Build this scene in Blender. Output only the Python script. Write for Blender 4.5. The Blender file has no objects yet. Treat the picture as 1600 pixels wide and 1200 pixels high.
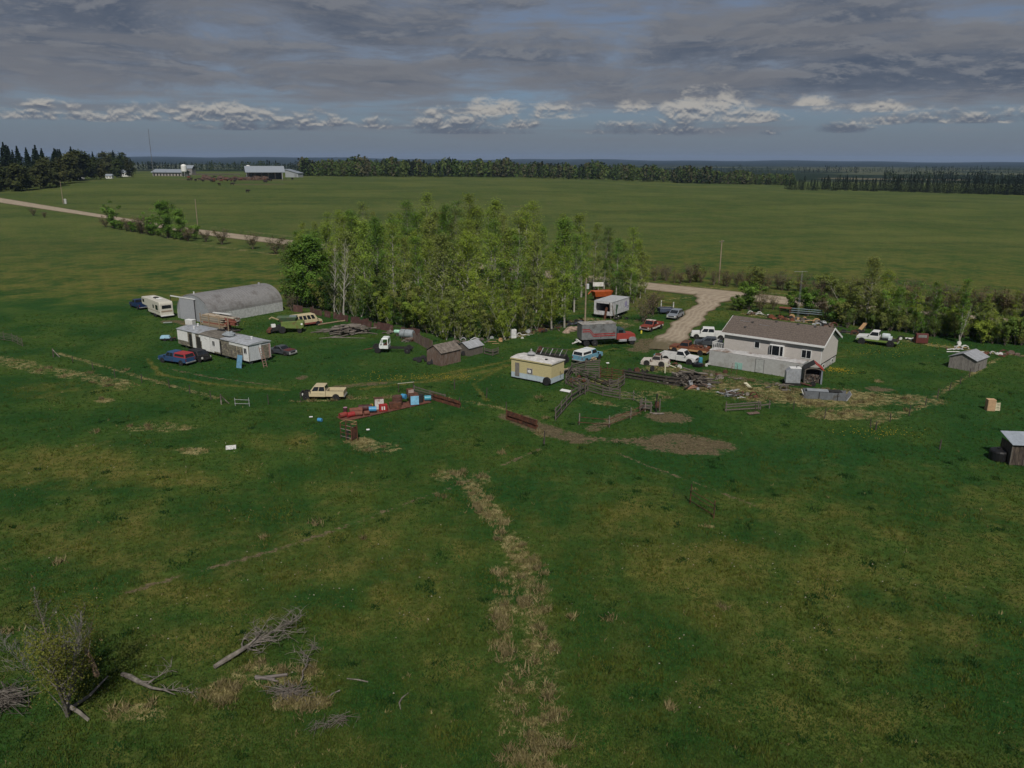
import bpy, bmesh, math, random
import numpy as np
from mathutils import Vector, Matrix
SC = bpy.context.scene
COL = SC.collection
R = math.radians

# ------------------------------------------------------------------ camera
F_PX = 1244.4; CAM_H = 29.0; PITCH = R(15.71); ROLL = R(0.25)
cam = bpy.data.cameras.new('camera'); cam.sensor_width = 36.0; cam.lens = 28.0
cam.clip_start = 0.5; cam.clip_end = 60000
camo = bpy.data.objects.new('camera', cam); COL.objects.link(camo)
_cp, _sp, _cr, _sr = math.cos(PITCH), math.sin(PITCH), math.cos(ROLL), math.sin(ROLL)
_X = Vector((1, 0, 0)); _U = Vector((0, _sp, _cp)); _Fw = Vector((0, _cp, -_sp))
_r = _X * _cr + _U * _sr; _u = _U * _cr - _X * _sr
camo.matrix_world = Matrix(((_r.x, _u.x, -_Fw.x, 0), (_r.y, _u.y, -_Fw.y, 0), (_r.z, _u.z, -_Fw.z, CAM_H), (0, 0, 0, 1)))
SC.camera = camo

# ------------------------------------------------------------------ exposure
vs = SC.view_settings
vs.view_transform = 'Standard'; vs.look = 'None'; vs.gamma = 1.0; vs.use_curve_mapping = False
vs.exposure = -0.25

# ------------------------------------------------------------------ sun
SUN_EL = R(48); SUN_AZ = (0.06, -1.0)          # the sun stands behind the camera
sun = bpy.data.lights.new('sun', 'SUN'); sun.energy = 4.0; sun.angle = R(0.6); sun.color = (1.0, 0.95, 0.87)
suno = bpy.data.objects.new('sun', sun); COL.objects.link(suno)
_n = math.hypot(*SUN_AZ)
SUN_DIR = Vector((SUN_AZ[0] / _n * math.cos(SUN_EL), SUN_AZ[1] / _n * math.cos(SUN_EL), math.sin(SUN_EL)))
suno.rotation_euler = (-SUN_DIR).to_track_quat('-Z', 'Y').to_euler(); suno.location = (0, -50, 80)

# ------------------------------------------------------------------ node helpers
class NT:
    def __init__(s, tree): s.t = tree; s.n = tree.nodes; s.l = tree.links
    def new(s, typ, **kw):
        n = s.n.new(typ)
        for k, v in kw.items(): setattr(n, k, v)
        return n
    def put(s, sock, v):
        if hasattr(v, 'is_output') or isinstance(v, bpy.types.NodeSocket): s.l.new(v, sock)
        else: sock.default_value = v
    def m(s, op, a, b=0.0, c=0.0, clamp=False):
        n = s.new('ShaderNodeMath', operation=op); n.use_clamp = clamp
        s.put(n.inputs[0], a); s.put(n.inputs[1], b); s.put(n.inputs[2], c); return n.outputs[0]
    def ss(s, x, lo, hi, a=0.0, b=1.0):
        n = s.new('ShaderNodeMapRange', interpolation_type='SMOOTHSTEP')
        s.put(n.inputs[0], x); s.put(n.inputs[1], lo); s.put(n.inputs[2], hi); s.put(n.inputs[3], a); s.put(n.inputs[4], b)
        return n.outputs[0]
    def mix(s, f, a, b, mode='MIX'):
        n = s.new('ShaderNodeMix', data_type='RGBA', blend_type=mode)
        s.put(n.inputs[0], f); s.put(n.inputs[6], a if not isinstance(a, tuple) else (*a[:3], 1)); s.put(n.inputs[7], b if not isinstance(b, tuple) else (*b[:3], 1))
        return n.outputs[2]
    def noise(s, vec, scale, detail=4, rough=0.55, dim='3D', dist=0.0):
        n = s.new('ShaderNodeTexNoise', noise_dimensions=dim)
        if vec is not None: s.l.new(vec, n.inputs['Vector'])
        n.inputs['Scale'].default_value = scale; n.inputs['Detail'].default_value = detail
        n.inputs['Roughness'].default_value = rough; n.inputs['Distortion'].default_value = dist
        return n.outputs[0]
    def xyz(s, x, y, z):
        n = s.new('ShaderNodeCombineXYZ'); s.put(n.inputs[0], x); s.put(n.inputs[1], y); s.put(n.inputs[2], z); return n.outputs[0]

# ------------------------------------------------------------------ sky
def make_world():
    w = bpy.data.worlds.new('World'); SC.world = w; w.use_nodes = True
    g = NT(w.node_tree); g.n.clear()
    out = g.new('ShaderNodeOutputWorld'); bg = g.new('ShaderNodeBackground'); bg.inputs[1].default_value = 0.094
    sky = g.new('ShaderNodeTexSky', sky_type='NISHITA'); sky.sun_disc = False
    sky.sun_elevation = SUN_EL; sky.sun_rotation = R(180); sky.altitude = 700; sky.air_density = 1.0; sky.dust_density = 1.0; sky.ozone_density = 1.5
    tc = g.new('ShaderNodeTexCoord'); sep = g.new('ShaderNodeSeparateXYZ'); g.l.new(tc.outputs['Generated'], sep.inputs[0])
    x, y, z = sep.outputs
    zc = g.m('MAXIMUM', z, 0.0); az0 = g.m('ARCTAN2', x, y)
    base = g.mix(1.0, sky.outputs[0], (0.46, 0.60, 0.80), 'MULTIPLY')
    base = g.mix(g.ss(zc, 0.0, 0.085, 0.90, 0.45), base, (1.85, 2.10, 2.48))      # thin veil near the horizon
    # deck of stratocumulus, lumps seen from the side and flattening towards the horizon
    def deck(dz):
        zz = g.m('ADD', zc, dz); den = g.m('ADD', zz, 0.15)
        px, py = g.m('DIVIDE', x, den), g.m('DIVIDE', y, den)
        n1 = g.noise(g.xyz(px, py, 0.0), 1.25, 10, 0.62, dist=0.55); n2 = g.noise(g.xyz(px, py, 4.7), 4.2, 9, 0.66, dist=.4); n3 = g.noise(g.xyz(px, py, 9.1), 0.42, 3, 0.5)
        return g.m('ADD', g.m('MULTIPLY', n1, 0.58), g.m('ADD', g.m('MULTIPLY', n2, 0.24), g.m('MULTIPLY', n3, 0.36))), n2
    d, n2 = deck(0.0); dU, _n = deck(0.007)
    lowcut = g.ss(zc, 0.018, 0.092, 0.70, 0.44)
    e_ = g.m('SUBTRACT', d, lowcut)
    cov = g.ss(e_, -0.03, 0.17)
    thick = g.ss(e_, 0.0, 0.26)
    rim = g.ss(g.m('SUBTRACT', d, dU), -0.012, 0.055)
    c_deck = g.mix(thick, (2.75, 2.95, 3.35), (0.86, 1.1, 1.58))
    c_deck = g.mix(g.m('MULTIPLY', rim, 0.72), c_deck, (2.75, 2.82, 2.98))
    c_deck = g.mix(g.m('MULTIPLY', g.ss(n2, 0.42, 0.70), 0.35), c_deck, (2.1, 2.22, 2.5))
    col = g.mix(g.m('MULTIPLY', cov, 0.94), base, c_deck)
    st = g.noise(g.xyz(g.m('MULTIPLY', az0, 2.2), 0.7, g.m('MULTIPLY', zc, 26.0)), 2.0, 7, 0.6, dist=.4)
    stm = g.m('MULTIPLY', g.ss(st, .44, .66), g.ss(zc, .008, .040, 0.0, .75))
    col = g.mix(stm, col, (2.1, 2.2, 2.45))
    # cumulus band low over the horizon
    az = g.m('ARCTAN2', x, y)
    q = g.xyz(g.m('MULTIPLY', az, 1.0), 0.0, g.m('MULTIPLY', zc, 1.9))
    wn = g.m('ADD', g.m('MULTIPLY', g.noise(q, 17.0, 8, 0.60, dist=0.3), .55), g.m('MULTIPLY', g.noise(q, 46.0, 7, 0.62, dist=.4), .45))
    q2 = g.xyz(g.m('MULTIPLY', az, 1.0), 0.0, g.m('MULTIPLY', g.m('ADD', zc, .0028), 1.9)); w2 = g.m('ADD', g.m('MULTIPLY', g.noise(q2, 17.0, 8, 0.60, dist=0.3), .55), g.m('MULTIPLY', g.noise(q2, 46.0, 7, 0.62, dist=.4), .45))
    clouds = [(-.52, .047, .10, .010), (-.36, .049, .12, .011), (-.24, .045, .07, .010), (-.085, .046, .060, .015), (.002, .045, .034, .010), (-.165, .043, .030, .009), (-.02, .060, .05, .010),
              (.142, .060, .022, .011), (.225, .060, .058, .018), (.165, .040, .085, .012), (.300, .033, .014, .005), (.37, .036, .035, .006), (.54, .043, .06, .005), (.340, .066, .030, .007),
              (-.75, .05, .10, .012), (.78, .05, .07, .011), (1.0, .05, .08, .013), (-1.05, .05, .08, .013), (1.5, .05, .10, .014), (-1.5, .05, .10, .014),
              (2.0, .05, .10, .014), (-2.0, .05, .10, .014), (2.5, .05, .10, .014), (-2.5, .05, .10, .014), (3.0, .05, .10, .014), (.45, .045, .08, .007), (.62, .052, .09, .008), (-.06, .034, .08, .005), (.06, .056, .05, .010), (-.30, .036, .10, .005), (.28, .050, .05, .008), (.40, .058, .06, .007)]
    tot = None
    for (a, e, ra, re) in clouds:
        da = g.m('DIVIDE', g.m('SUBTRACT', az, a), ra)
        dz = g.m('SUBTRACT', zc, e - re * 0.55)
        up = g.m('DIVIDE', g.m('MAXIMUM', dz, 0.0), re * 1.6); dn = g.m('DIVIDE', g.m('MINIMUM', dz, 0.0), re * 0.42)
        rr = g.m('ADD', g.m('MULTIPLY', da, da), g.m('ADD', g.m('MULTIPLY', up, up), g.m('MULTIPLY', dn, dn)))
        b = g.m('SUBTRACT', 1.0, rr)
        tot = b if tot is None else g.m('MAXIMUM', tot, b)
    tot = g.m('MAXIMUM', tot, -1.2)
    dc = g.m('ADD', g.m('MULTIPLY', tot, 0.30), g.m('MULTIPLY', g.m('SUBTRACT', wn, 0.5), 2.3))
    cm = g.ss(dc, -0.02, 0.34)
    lit = g.ss(g.m('ADD', g.m('MULTIPLY', g.m('SUBTRACT', wn, w2), 5.0), g.m('MULTIPLY', g.m('SUBTRACT', zc, 0.046), 22.0)), -0.30, 0.40)
    c_cu = g.mix(lit, (1.3, 1.52, 1.95), (5.6, 5.3, 4.8))
    col = g.mix(g.m('MULTIPLY', cm, 0.84), col, c_cu)
    g.l.new(col, bg.inputs[0]); g.l.new(bg.outputs[0], out.inputs[0])
make_world()

# ------------------------------------------------------------------ terrain
def sst(a, b, x):
    t = np.clip((np.asarray(x, float) - a) / (b - a), 0, 1); return t * t * (3 - 2 * t)
def zt(x, y):
    x = np.asarray(x, float); y = np.asarray(y, float); r = np.hypot(x, y)
    rise = sst(150, 650, y) * (1.2 + 10.8 * (1 - sst(-150, 420, x)))
    z = rise * (1 - 0.95 * sst(1150, 2600, r))
    az = np.arctan2(x, y)
    ridge = 30 + 26 * np.exp(-((az + .33) / .16) ** 2) + 7 * np.sin(az * 23) + 4 * np.sin(az * 61 + 1) + 9 * np.exp(-((az - .10) / .2) ** 2)
    z = z + sst(4200, 12500, r) * ridge + sst(1200, 3000, r) * (1 - sst(4000, 9000, r)) * 3.0 * np.sin(x / 500 + 1) * np.sin(y / 700)
    near = (1 - sst(170, 320, r))
    und = 0.28 * np.sin(x / 9.0 + y / 17.0) * np.sin(y / 13.0 - x / 21.0) + 0.16 * np.sin(x / 4.1 + 1.3) * np.sin(y / 5.3 + x / 12)
    pasture = 1 - sst(86, 100, y + 0.25 * np.abs(x))
    z = z + near * und * (0.18 + 0.82 * pasture)
    return z
def _s1(a, b, x):
    t = (x - a) / (b - a); t = 0.0 if t < 0 else 1.0 if t > 1 else t; return t * t * (3 - 2 * t)
def zt1(x, y):
    """the same height for one point"""
    r = math.hypot(x, y)
    if r > 4000: return float(zt(x, y))
    z = _s1(150, 650, y) * (1.2 + 10.8 * (1 - _s1(-150, 420, x))) * (1 - 0.95 * _s1(1150, 2600, r))
    if r > 1200: z += _s1(1200, 3000, r) * 3.0 * math.sin(x / 500 + 1) * math.sin(y / 700)
    near = 1 - _s1(170, 320, r)
    if near > 0:
        und = 0.28 * math.sin(x / 9.0 + y / 17.0) * math.sin(y / 13.0 - x / 21.0) + 0.16 * math.sin(x / 4.1 + 1.3) * math.sin(y / 5.3 + x / 12)
        z += near * und * (0.18 + 0.82 * (1 - _s1(86, 100, y + 0.25 * abs(x))))
    return z
def ray(px, py):
    u = (px - 800) / F_PX; v = (600 - py) / F_PX
    u2 = u * _cr - v * _sr; v2 = u * _sr + v * _cr
    return (u2, _cp + v2 * _sp, -_sp + v2 * _cp)
def G(px, py, h=0.0):
    """ground point (plus height h) seen at a place of the 1600x1200 photograph"""
    d = ray(px, py); z = 0.0
    for _ in range(60):
        t = (z + h - CAM_H) / d[2]
        z = 0.6 * z + 0.4 * zt1(d[0] * t, d[1] * t)
    t = (z + h - CAM_H) / d[2]
    return Vector((d[0] * t, d[1] * t, zt1(d[0] * t, d[1] * t)))
def on(x, y): return Vector((x, y, zt1(x, y)))

# ------------------------------------------------------------------ materials
MATS = {}
def mat(name, col, rough=0.8, var=0.18, scale=2.5, metal=0.0, bump=0.0, stain=None, stain_amt=0.5, stain_scale=1.2, stretch=None, stripe=None, spec=0.4):
    if name in MATS: return MATS[name]
    m = bpy.data.materials.new(name); m.use_nodes = True; g = NT(m.node_tree)
    b = g.n['Principled BSDF']; b.inputs['Roughness'].default_value = rough; b.inputs['Metallic'].default_value = metal
    b.inputs['Specular IOR Level'].default_value = spec
    tc = g.new('ShaderNodeTexCoord'); oi = g.new('ShaderNodeObjectInfo')
    vec = tc.outputs['Object']
    mp = g.new('ShaderNodeMapping'); g.l.new(vec, mp.inputs[0])
    if stretch: mp.inputs['Scale'].default_value = stretch
    off = g.new('ShaderNodeVectorMath', operation='ADD'); g.l.new(mp.outputs[0], off.inputs[0])
    g.l.new(g.xyz(g.m('MULTIPLY', oi.outputs['Random'], 37.0), g.m('MULTIPLY', oi.outputs['Random'], 91.0), 0.0), off.inputs[1])
    v = off.outputs[0]
    n = g.noise(v, scale, 6, 0.62)
    lo = tuple(c * (1 - var) for c in col); hi = tuple(min(1, c * (1 + var)) for c in col)
    c = g.mix(g.ss(n, 0.3, 0.7), lo, hi)
    rnd = g.m('MULTIPLY_ADD', oi.outputs['Random'], 0.16, 0.92)
    if stripe:                                                    # fine ribs / siding lines: (axis, period, depth)
        ax, per, dep = stripe
        sp = g.new('ShaderNodeSeparateXYZ'); g.l.new(vec, sp.inputs[0])
        fr = g.m('FRACT', g.m('DIVIDE', sp.outputs[ax], per)); ln = g.ss(g.m('ABSOLUTE', g.m('SUBTRACT', fr, 0.5)), 0.36, 0.5, 1.0, 1.0 - dep)
        c = g.mix(1.0, c, g.xyz(ln, ln, ln), 'MULTIPLY')
    if stain:
        sn = g.noise(v, stain_scale, 7, 0.68)
        c = g.mix(g.ss(sn, 0.66 - stain_amt * 0.36, 0.80 - stain_amt * 0.30), c, stain)
    vm = g.new('ShaderNodeVectorMath', operation='SCALE'); g.l.new(c, vm.inputs[0]); g.l.new(rnd, vm.inputs['Scale'])
    g.l.new(vm.outputs[0], b.inputs['Base Color'])
    if bump:
        bn = g.new('ShaderNodeBump'); bn.inputs['Strength'].default_value = bump; bn.inputs['Distance'].default_value = 0.05
        g.l.new(g.noise(v, scale * 4, 4, 0.6), bn.inputs['Height']); g.l.new(bn.outputs[0], b.inputs['Normal'])
    MATS[name] = m; return m
def paint(col, rust=0.0, name=None):
    nm = name or ('paint_%02x%02x%02x_%d' % (int(col[0] * 255), int(col[1] * 255), int(col[2] * 255), int(rust * 10)))
    return mat(nm, col, rough=0.42 if rust == 0 else 0.6, var=0.08, scale=1.5, stain=(0.12, 0.05, 0.028) if rust else tuple(.6 * c + .4 * d for c, d in zip(col, (.22, .19, .14))), stain_amt=rust if rust else 0.22, stain_scale=1.8)
GLASS = mat('window_glass', (0.012, 0.015, 0.018), rough=0.12, var=0.2, spec=0.6)
RUBBER = mat('tyre_rubber', (0.016, 0.016, 0.017), rough=0.85)
DARK = mat('dark_metal', (0.02, 0.019, 0.018), rough=0.7, var=0.4)
CHROME = mat('dull_chrome', (0.50, 0.50, 0.50), rough=0.35, metal=0.6)
RIMW = mat('white_rim', (0.55, 0.55, 0.53), rough=0.5, stain=(.2, .14, .09), stain_amt=.4)
WOODG = mat('weathered_wood', (0.118, 0.102, 0.086), var=0.35, scale=3, stretch=(1, 6, 6), bump=.3)
WOODD = mat('dark_old_wood', (0.060, 0.050, 0.042), var=0.4, scale=3, bump=.3)
WOODB = mat('brown_board', (0.13, 0.085, 0.065), var=0.35, scale=2.5, stretch=(5, 5, 1), bump=.3, stain=(.2, .17, .15), stain_amt=.5)
LOG = mat('grey_log', (0.20, 0.175, 0.15), var=0.4, scale=3, bump=.4, stain=(.05, .04, .035), stain_amt=.5)
RUST = mat('rusty_steel', (0.115, 0.045, 0.024), var=0.4, scale=3, rough=.85, stain=(.05, .025, .018), stain_amt=.6)
GALV = mat('galvanised_sheet', (0.40, 0.41, 0.43), rough=0.5, metal=0.25, var=.12, stain=(.25, .22, .2), stain_amt=.35)

# ------------------------------------------------------------------ mesh builder
class MB:
    def __init__(s): s.v = []; s.f = []
    def add(s, vs_, fs):
        o = len(s.v); s.v += [tuple(p) for p in vs_]; s.f += [tuple(i + o for i in f) for f in fs]; return s
    def hexa(s, p):   # 8 points, bottom 4 then top 4
        return s.add(p, [(3, 2, 1, 0), (4, 5, 6, 7), (0, 1, 5, 4), (1, 2, 6, 5), (2, 3, 7, 6), (3, 0, 4, 7)])
    def box(s, c, d, rz=0.0, tilt=None):
        x, y, z = d[0] / 2, d[1] / 2, d[2] / 2
        p = [Vector(q) for q in ((-x, -y, -z), (x, -y, -z), (x, y, -z), (-x, y, -z), (-x, -y, z), (x, -y, z), (x, y, z), (-x, y, z))]
        if tilt is not None:
            M = tilt if isinstance(tilt, Matrix) else Matrix.Rotation(tilt[1], 3, tilt[0]); p = [M @ q for q in p]
        M = Matrix.Rotation(rz, 3, 'Z'); c = Vector(c)
        return s.hexa([M @ q + c for q in p])
    def span(s, x0, x1, y0, y1, z0, z1): return s.box(((x0 + x1) / 2, (y0 + y1) / 2, (z0 + z1) / 2), (x1 - x0, y1 - y0, z1 - z0))
    def frus(s, x0, x1, y0, y1, z0, X0, X1, Y0, Y1, z1):
        return s.hexa([(x0, y0, z0), (x1, y0, z0), (x1, y1, z0), (x0, y1, z0), (X0, Y0, z1), (X1, Y0, z1), (X1, Y1, z1), (X0, Y1, z1)])
    def prism(s, prof, y0, y1, axis='y'):
        n = len(prof)
        if axis == 'y': a = [(p[0], y0, p[1]) for p in prof]; b = [(p[0], y1, p[1]) for p in prof]
        elif axis == 'x': a = [(y0, p[0], p[1]) for p in prof]; b = [(y1, p[0], p[1]) for p in prof]
        else: a = [(p[0], p[1], y0) for p in prof]; b = [(p[0], p[1], y1) for p in prof]
        return s.add(a + b, [tuple(range(n)), tuple(range(2 * n - 1, n - 1, -1))] + [(i, n + i, n + (i + 1) % n, (i + 1) % n) for i in range(n)])
    def tube(s, pts, rad, n=6, cap=True):
        pts = [Vector(p) for p in pts]
        if not isinstance(rad, (list, tuple)): rad = [rad] * len(pts)
        o = len(s.v); prev = None
        for i, p in enumerate(pts):
            t = (pts[min(i + 1, len(pts) - 1)] - pts[max(i - 1, 0)])
            t = t.normalized() if t.length > 1e-9 else Vector((0, 0, 1))
            a = t.orthogonal().normalized() if prev is None else (prev - t * prev.dot(t)).normalized()
            prev = a; b = t.cross(a)
            for k in range(n):
                th = 2 * math.pi * k / n; s.v.append(tuple(p + (a * math.cos(th) + b * math.sin(th)) * rad[i]))
        for i in range(len(pts) - 1):
            for k in range(n):
                k2 = (k + 1) % n; s.f.append((o + i * n + k, o + i * n + k2, o + (i + 1) * n + k2, o + (i + 1) * n + k))
        if cap: s.f.append(tuple(o + k for k in range(n - 1, -1, -1))); s.f.append(tuple(o + (len(pts) - 1) * n + k for k in range(n)))
        return s
    def lathe(s, prof, n=16, c=(0, 0, 0), axis='z'):   # prof (r, h)
        o = len(s.v); c = Vector(c)
        for (r, h) in prof:
            for k in range(n):
                th = 2 * math.pi * k / n; a, b = r * math.cos(th), r * math.sin(th)
                s.v.append(tuple(c + (Vector((a, b, h)) if axis == 'z' else Vector((a, h, b)) if axis == 'y' else Vector((h, a, b)))))
        for i in range(len(prof) - 1):
            for k in range(n):
                k2 = (k + 1) % n; s.f.append((o + i * n + k, o + i * n + k2, o + (i + 1) * n + k2, o + (i + 1) * n + k))
        s.f.append(tuple(o + k for k in range(n))); s.f.append(tuple(o + (len(prof) - 1) * n + k for k in range(n)))
        return s
    def panel(s, q, u0, u1, v0, v1, off=0.012, th=0.03):
        """thin slab lying on quad q (p00,p10,p11,p01), between fractions u,v, proud by off"""
        q = [Vector(p) for p in q]
        def P(u, v): return (q[0] * (1 - u) + q[1] * u) * (1 - v) + (q[3] * (1 - u) + q[2] * u) * v
        nrm = (q[1] - q[0]).cross(q[3] - q[0]).normalized()
        c = [P(u0, v0), P(u1, v0), P(u1, v1), P(u0, v1)]
        return s.hexa([p + nrm * (off - th) for p in c] + [p + nrm * off for p in c])
    def blob(s, c, r, seed=0, amp=.25, n=8, m=6):
        rg = random.Random(seed); o = len(s.v); c = Vector(c); r = (r, r, r) if not isinstance(r, (tuple, list)) else r
        for i in range(m + 1):
            ph = math.pi * i / m
            for k in range(n):
                th = 2 * math.pi * k / n; a = 1 + rg.uniform(-amp, amp)
                s.v.append((c.x + r[0] * a * math.sin(ph) * math.cos(th), c.y + r[1] * a * math.sin(ph) * math.sin(th), c.z + r[2] * a * math.cos(ph)))
        for i in range(m):
            for k in range(n):
                k2 = (k + 1) % n; s.f.append((o + i * n + k, o + (i + 1) * n + k, o + (i + 1) * n + k2, o + i * n + k2))
        return s
    def mesh(s, name, m=None, bevel=0.0, smooth=False):
        me = bpy.data.meshes.new(name); me.from_pydata(s.v, [], s.f)
        bm = bmesh.new(); bm.from_mesh(me)
        bmesh.ops.recalc_face_normals(bm, faces=bm.faces)
        if bevel: bmesh.ops.bevel(bm, geom=[e for e in bm.edges], offset=bevel, segments=1, affect='EDGES', profile=0.5, clamp_overlap=True)
        bm.to_mesh(me); bm.free()
        if m is not None: me.materials.append(m)
        if smooth: me.polygons.foreach_set('use_smooth', [True] * len(me.polygons))
        return me
    def build(s, name, m, parent=None, bevel=0.0, smooth=False, loc=None, rz=0.0):
        o = bpy.data.objects.new(name, s.mesh(name, m, bevel, smooth)); COL.objects.link(o)
        if parent is not None: o.parent = parent
        if loc is not None: o.location = loc
        o.rotation_euler.z = rz
        return o
def tag(o, label=None, cat=None, group=None, kind=None):
    if label: o['label'] = label
    if cat: o['category'] = cat
    if group: o['group'] = group
    if kind: o['kind'] = kind
    return o
def thing(name, label, cat, loc, rz=0.0, group=None):
    o = bpy.data.objects.new(name, None); o.empty_display_size = 0.3; COL.objects.link(o)
    o.location = loc; o.rotation_euler.z = rz
    return tag(o, label, cat, group)
def link(name, me, parent=None, loc=None, rot=None, scale=None):
    o = bpy.data.objects.new(name, me); COL.objects.link(o)
    if parent is not None: o.parent = parent
    if loc is not None: o.location = loc
    if rot is not None: o.rotation_euler = rot
    if scale is not None: o.scale = scale
    return o
def raw_mesh(name, V, Fq, m, smooth=False):
    """numpy verts (n,3) and faces (k,3 or 4)"""
    me = bpy.data.meshes.new(name); V = np.asarray(V, np.float32); Fq = np.asarray(Fq, np.int32); k = Fq.shape[1]
    me.vertices.add(len(V)); me.vertices.foreach_set('co', V.ravel())
    me.loops.add(Fq.size); me.loops.foreach_set('vertex_index', Fq.ravel())
    me.polygons.add(len(Fq)); me.polygons.foreach_set('loop_start', np.arange(len(Fq), dtype=np.int32) * k)
    try: me.polygons.foreach_set('loop_total', np.full(len(Fq), k, np.int32))
    except Exception: pass
    if smooth: me.polygons.foreach_set('use_smooth', np.ones(len(Fq), bool))
    me.update(calc_edges=True); me.validate()
    if m is not None: me.materials.append(m)
    return me
SC.cycles.use_adaptive_sampling = True; SC.cycles.adaptive_threshold = 0.025; SC.cycles.max_bounces = 4; SC.cycles.diffuse_bounces = 2; SC.cycles.glossy_bounces = 2; SC.cycles.transmission_bounces = 2; SC.cycles.caustics_reflective = False; SC.cycles.caustics_refractive = False
# ------------------------------------------------------------------ ground sheet with its worn / dry / lush places
def pl_dist(x, y, pts):
    d = np.full(x.shape, 1e9)
    for (ax, ay), (bx, by) in zip(pts[:-1], pts[1:]):
        vx, vy = bx - ax, by - ay; L = vx * vx + vy * vy + 1e-9
        t = np.clip(((x - ax) * vx + (y - ay) * vy) / L, 0, 1)
        d = np.minimum(d, np.hypot(x - ax - t * vx, y - ay - t * vy))
    return d
def PX(pts): return [tuple(G(*p)[:2]) for p in pts]
STROKES = {'dirt': [], 'dry': [], 'olive': [], 'lush': []}
def stroke(k, pts, w, s=1.0, soft=0.6): STROKES[k].append(('l', PX(pts), w / 2, s, soft))
def spot(k, c, rx, ry, s=1.0, rot=0.0, soft=0.5): p = G(*c); STROKES[k].append(('e', (p.x, p.y), (rx, ry, R(rot)), s, soft))
spot('dirt', (1072, 694), 5.4, 3.5, 1); spot('dirt', (1046, 652), 2.9, 2.2, 1)
stroke('dirt', [(800, 650), (850, 672), (905, 686)], 3.0, .95); stroke('dirt', [(905, 685), (1000, 690)], 1.6, .6)
stroke('dirt', [(925, 670), (960, 655), (990, 645)], 1.8, .8); stroke('dirt', [(520, 606), (560, 601), (610, 598)], 1.6, .7)
spot('dirt', (471, 590), .9, 1.3, .9); stroke('dirt', [(1105, 580), (1160, 592), (1215, 600)], 2.2, .55)
spot('dirt', (1375, 608), 2.2, 1.4, .85); stroke('dirt', [(262, 502), (285, 503), (300, 510)], 2.4, .85)
spot('dirt', (1000, 546), 2.4, 2.2, .8); spot('dirt', (1020, 538), 4, 4.5, .9); stroke('dirt', [(880, 316), (790, 323), (820, 322)], 3, .5)
stroke('dirt', [(200, 925), (400, 868), (560, 815), (690, 767)], .5, .60, .4); stroke('dirt', [(690, 767), (770, 735), (850, 700)], .5, .58, .4)
stroke('dirt', [(960, 705), (1010, 727), (1080, 752), (1180, 790)], .45, .55, .4); stroke('dirt', [(260, 575), (330, 590), (430, 603)], .6, .6, .5)
spot('dirt', (360, 281), 62, 20, 1); spot('dirt', (400, 288), 30, 9, .8)
stroke('dirt', [(1000, 500), (985, 508), (960, 515)], 2.0, .5)
stroke('dry', [(722, 748), (760, 795), (800, 845), (815, 880)], 2.1, .58); stroke('dry', [(815, 880), (812, 950), (822, 1040), (832, 1140), (840, 1260)], 4.4, .40)
stroke('dry', [(700, 742), (740, 748)], 3.2, .5)
spot('dry', (1300, 622), 11, 4.6, .80); spot('dry', (1200, 615), 7, 4.5, .72); spot('dry', (1420, 625), 5, 3, .6); spot('dry', (1140, 600), 5, 3, .6); spot('dry', (1330, 648), 7, 2.6, .66)
stroke('dry', [(1360, 665), (1440, 635), (1500, 595), (1560, 560)], .8, .65); stroke('dry', [(0, 560), (60, 577), (140, 590), (200, 603)], 3.6, .55); stroke('dry', [(90, 552), (250, 598), (340, 622)], .9, .6)
spot('dry', (165, 626), 1.3, 1.2, .9); spot('dry', (563, 690), 1.8, 1.5, .95); spot('dry', (590, 700), 3, 2.2, .5); spot('dry', (300, 705), 2, 1.2, .6); spot('dry', (250, 668), 5, 2, .4)
stroke('dry', [(455, 628), (560, 622), (700, 622), (790, 640)], .9, .6); stroke('dry', [(790, 640), (850, 682)], 1.2, .6)
stroke('dry', [(790, 530), (860, 512), (920, 498), (990, 508)], 2.2, .75); stroke('dry', [(1010, 470), (1050, 468), (1090, 462)], 1.6, .5); stroke('dry', [(1160, 490), (1300, 510)], 1.6, .8)
stroke('dry', [(1310, 518), (1430, 535), (1500, 545), (1600, 556)], 1.8, .72); stroke('dry', [(1020, 573), (1060, 580), (1105, 590)], 2.4, .7); stroke('dry', [(930, 628), (1000, 640)], 2.0, .45)
spot('dry', (925, 598), 5, 3, .42); spot('dry', (1010, 618), 5, 3, .40); spot('dry', (1095, 603), 5, 3, .62); spot('dry', (1040, 578), 5, 1.6, .6); spot('dirt', (1120, 586), 5, 1.4, .5); spot('dirt', (1235, 607), 2.2, .9, .6)
spot('dry', (430, 1055), 3.0, 1.8, .55); spot('dry', (350, 1080), 1.3, 1.4, .55); spot('dry', (470, 1100), 1.8, .8, .7); spot('dry', (215, 1115), 2.2, .9, .55); spot('dry', (1105, 822), .7, .5, .95); spot('dry', (1085, 765), .5, .3, .8)
stroke('dry', [(160, 328), (300, 352), (480, 372)], 3.5, .65); stroke('dry', [(150, 345), (300, 380), (450, 400)], 3, .5); stroke('dry', [(1000, 440), (1180, 455), (1600, 500)], 2.0, .45)
for pts_ in ([(540, 603), (640, 592), (740, 576), (830, 556)], [(560, 608), (660, 597), (750, 582), (845, 560)], [(230, 560), (250, 585), (330, 600), (450, 610)], [(790, 570), (740, 600), (760, 625)], [(900, 560), (960, 545), (1000, 542)], [(880, 548), (950, 538), (1000, 536)]): stroke('olive', pts_, .8, .95, .5)
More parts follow.
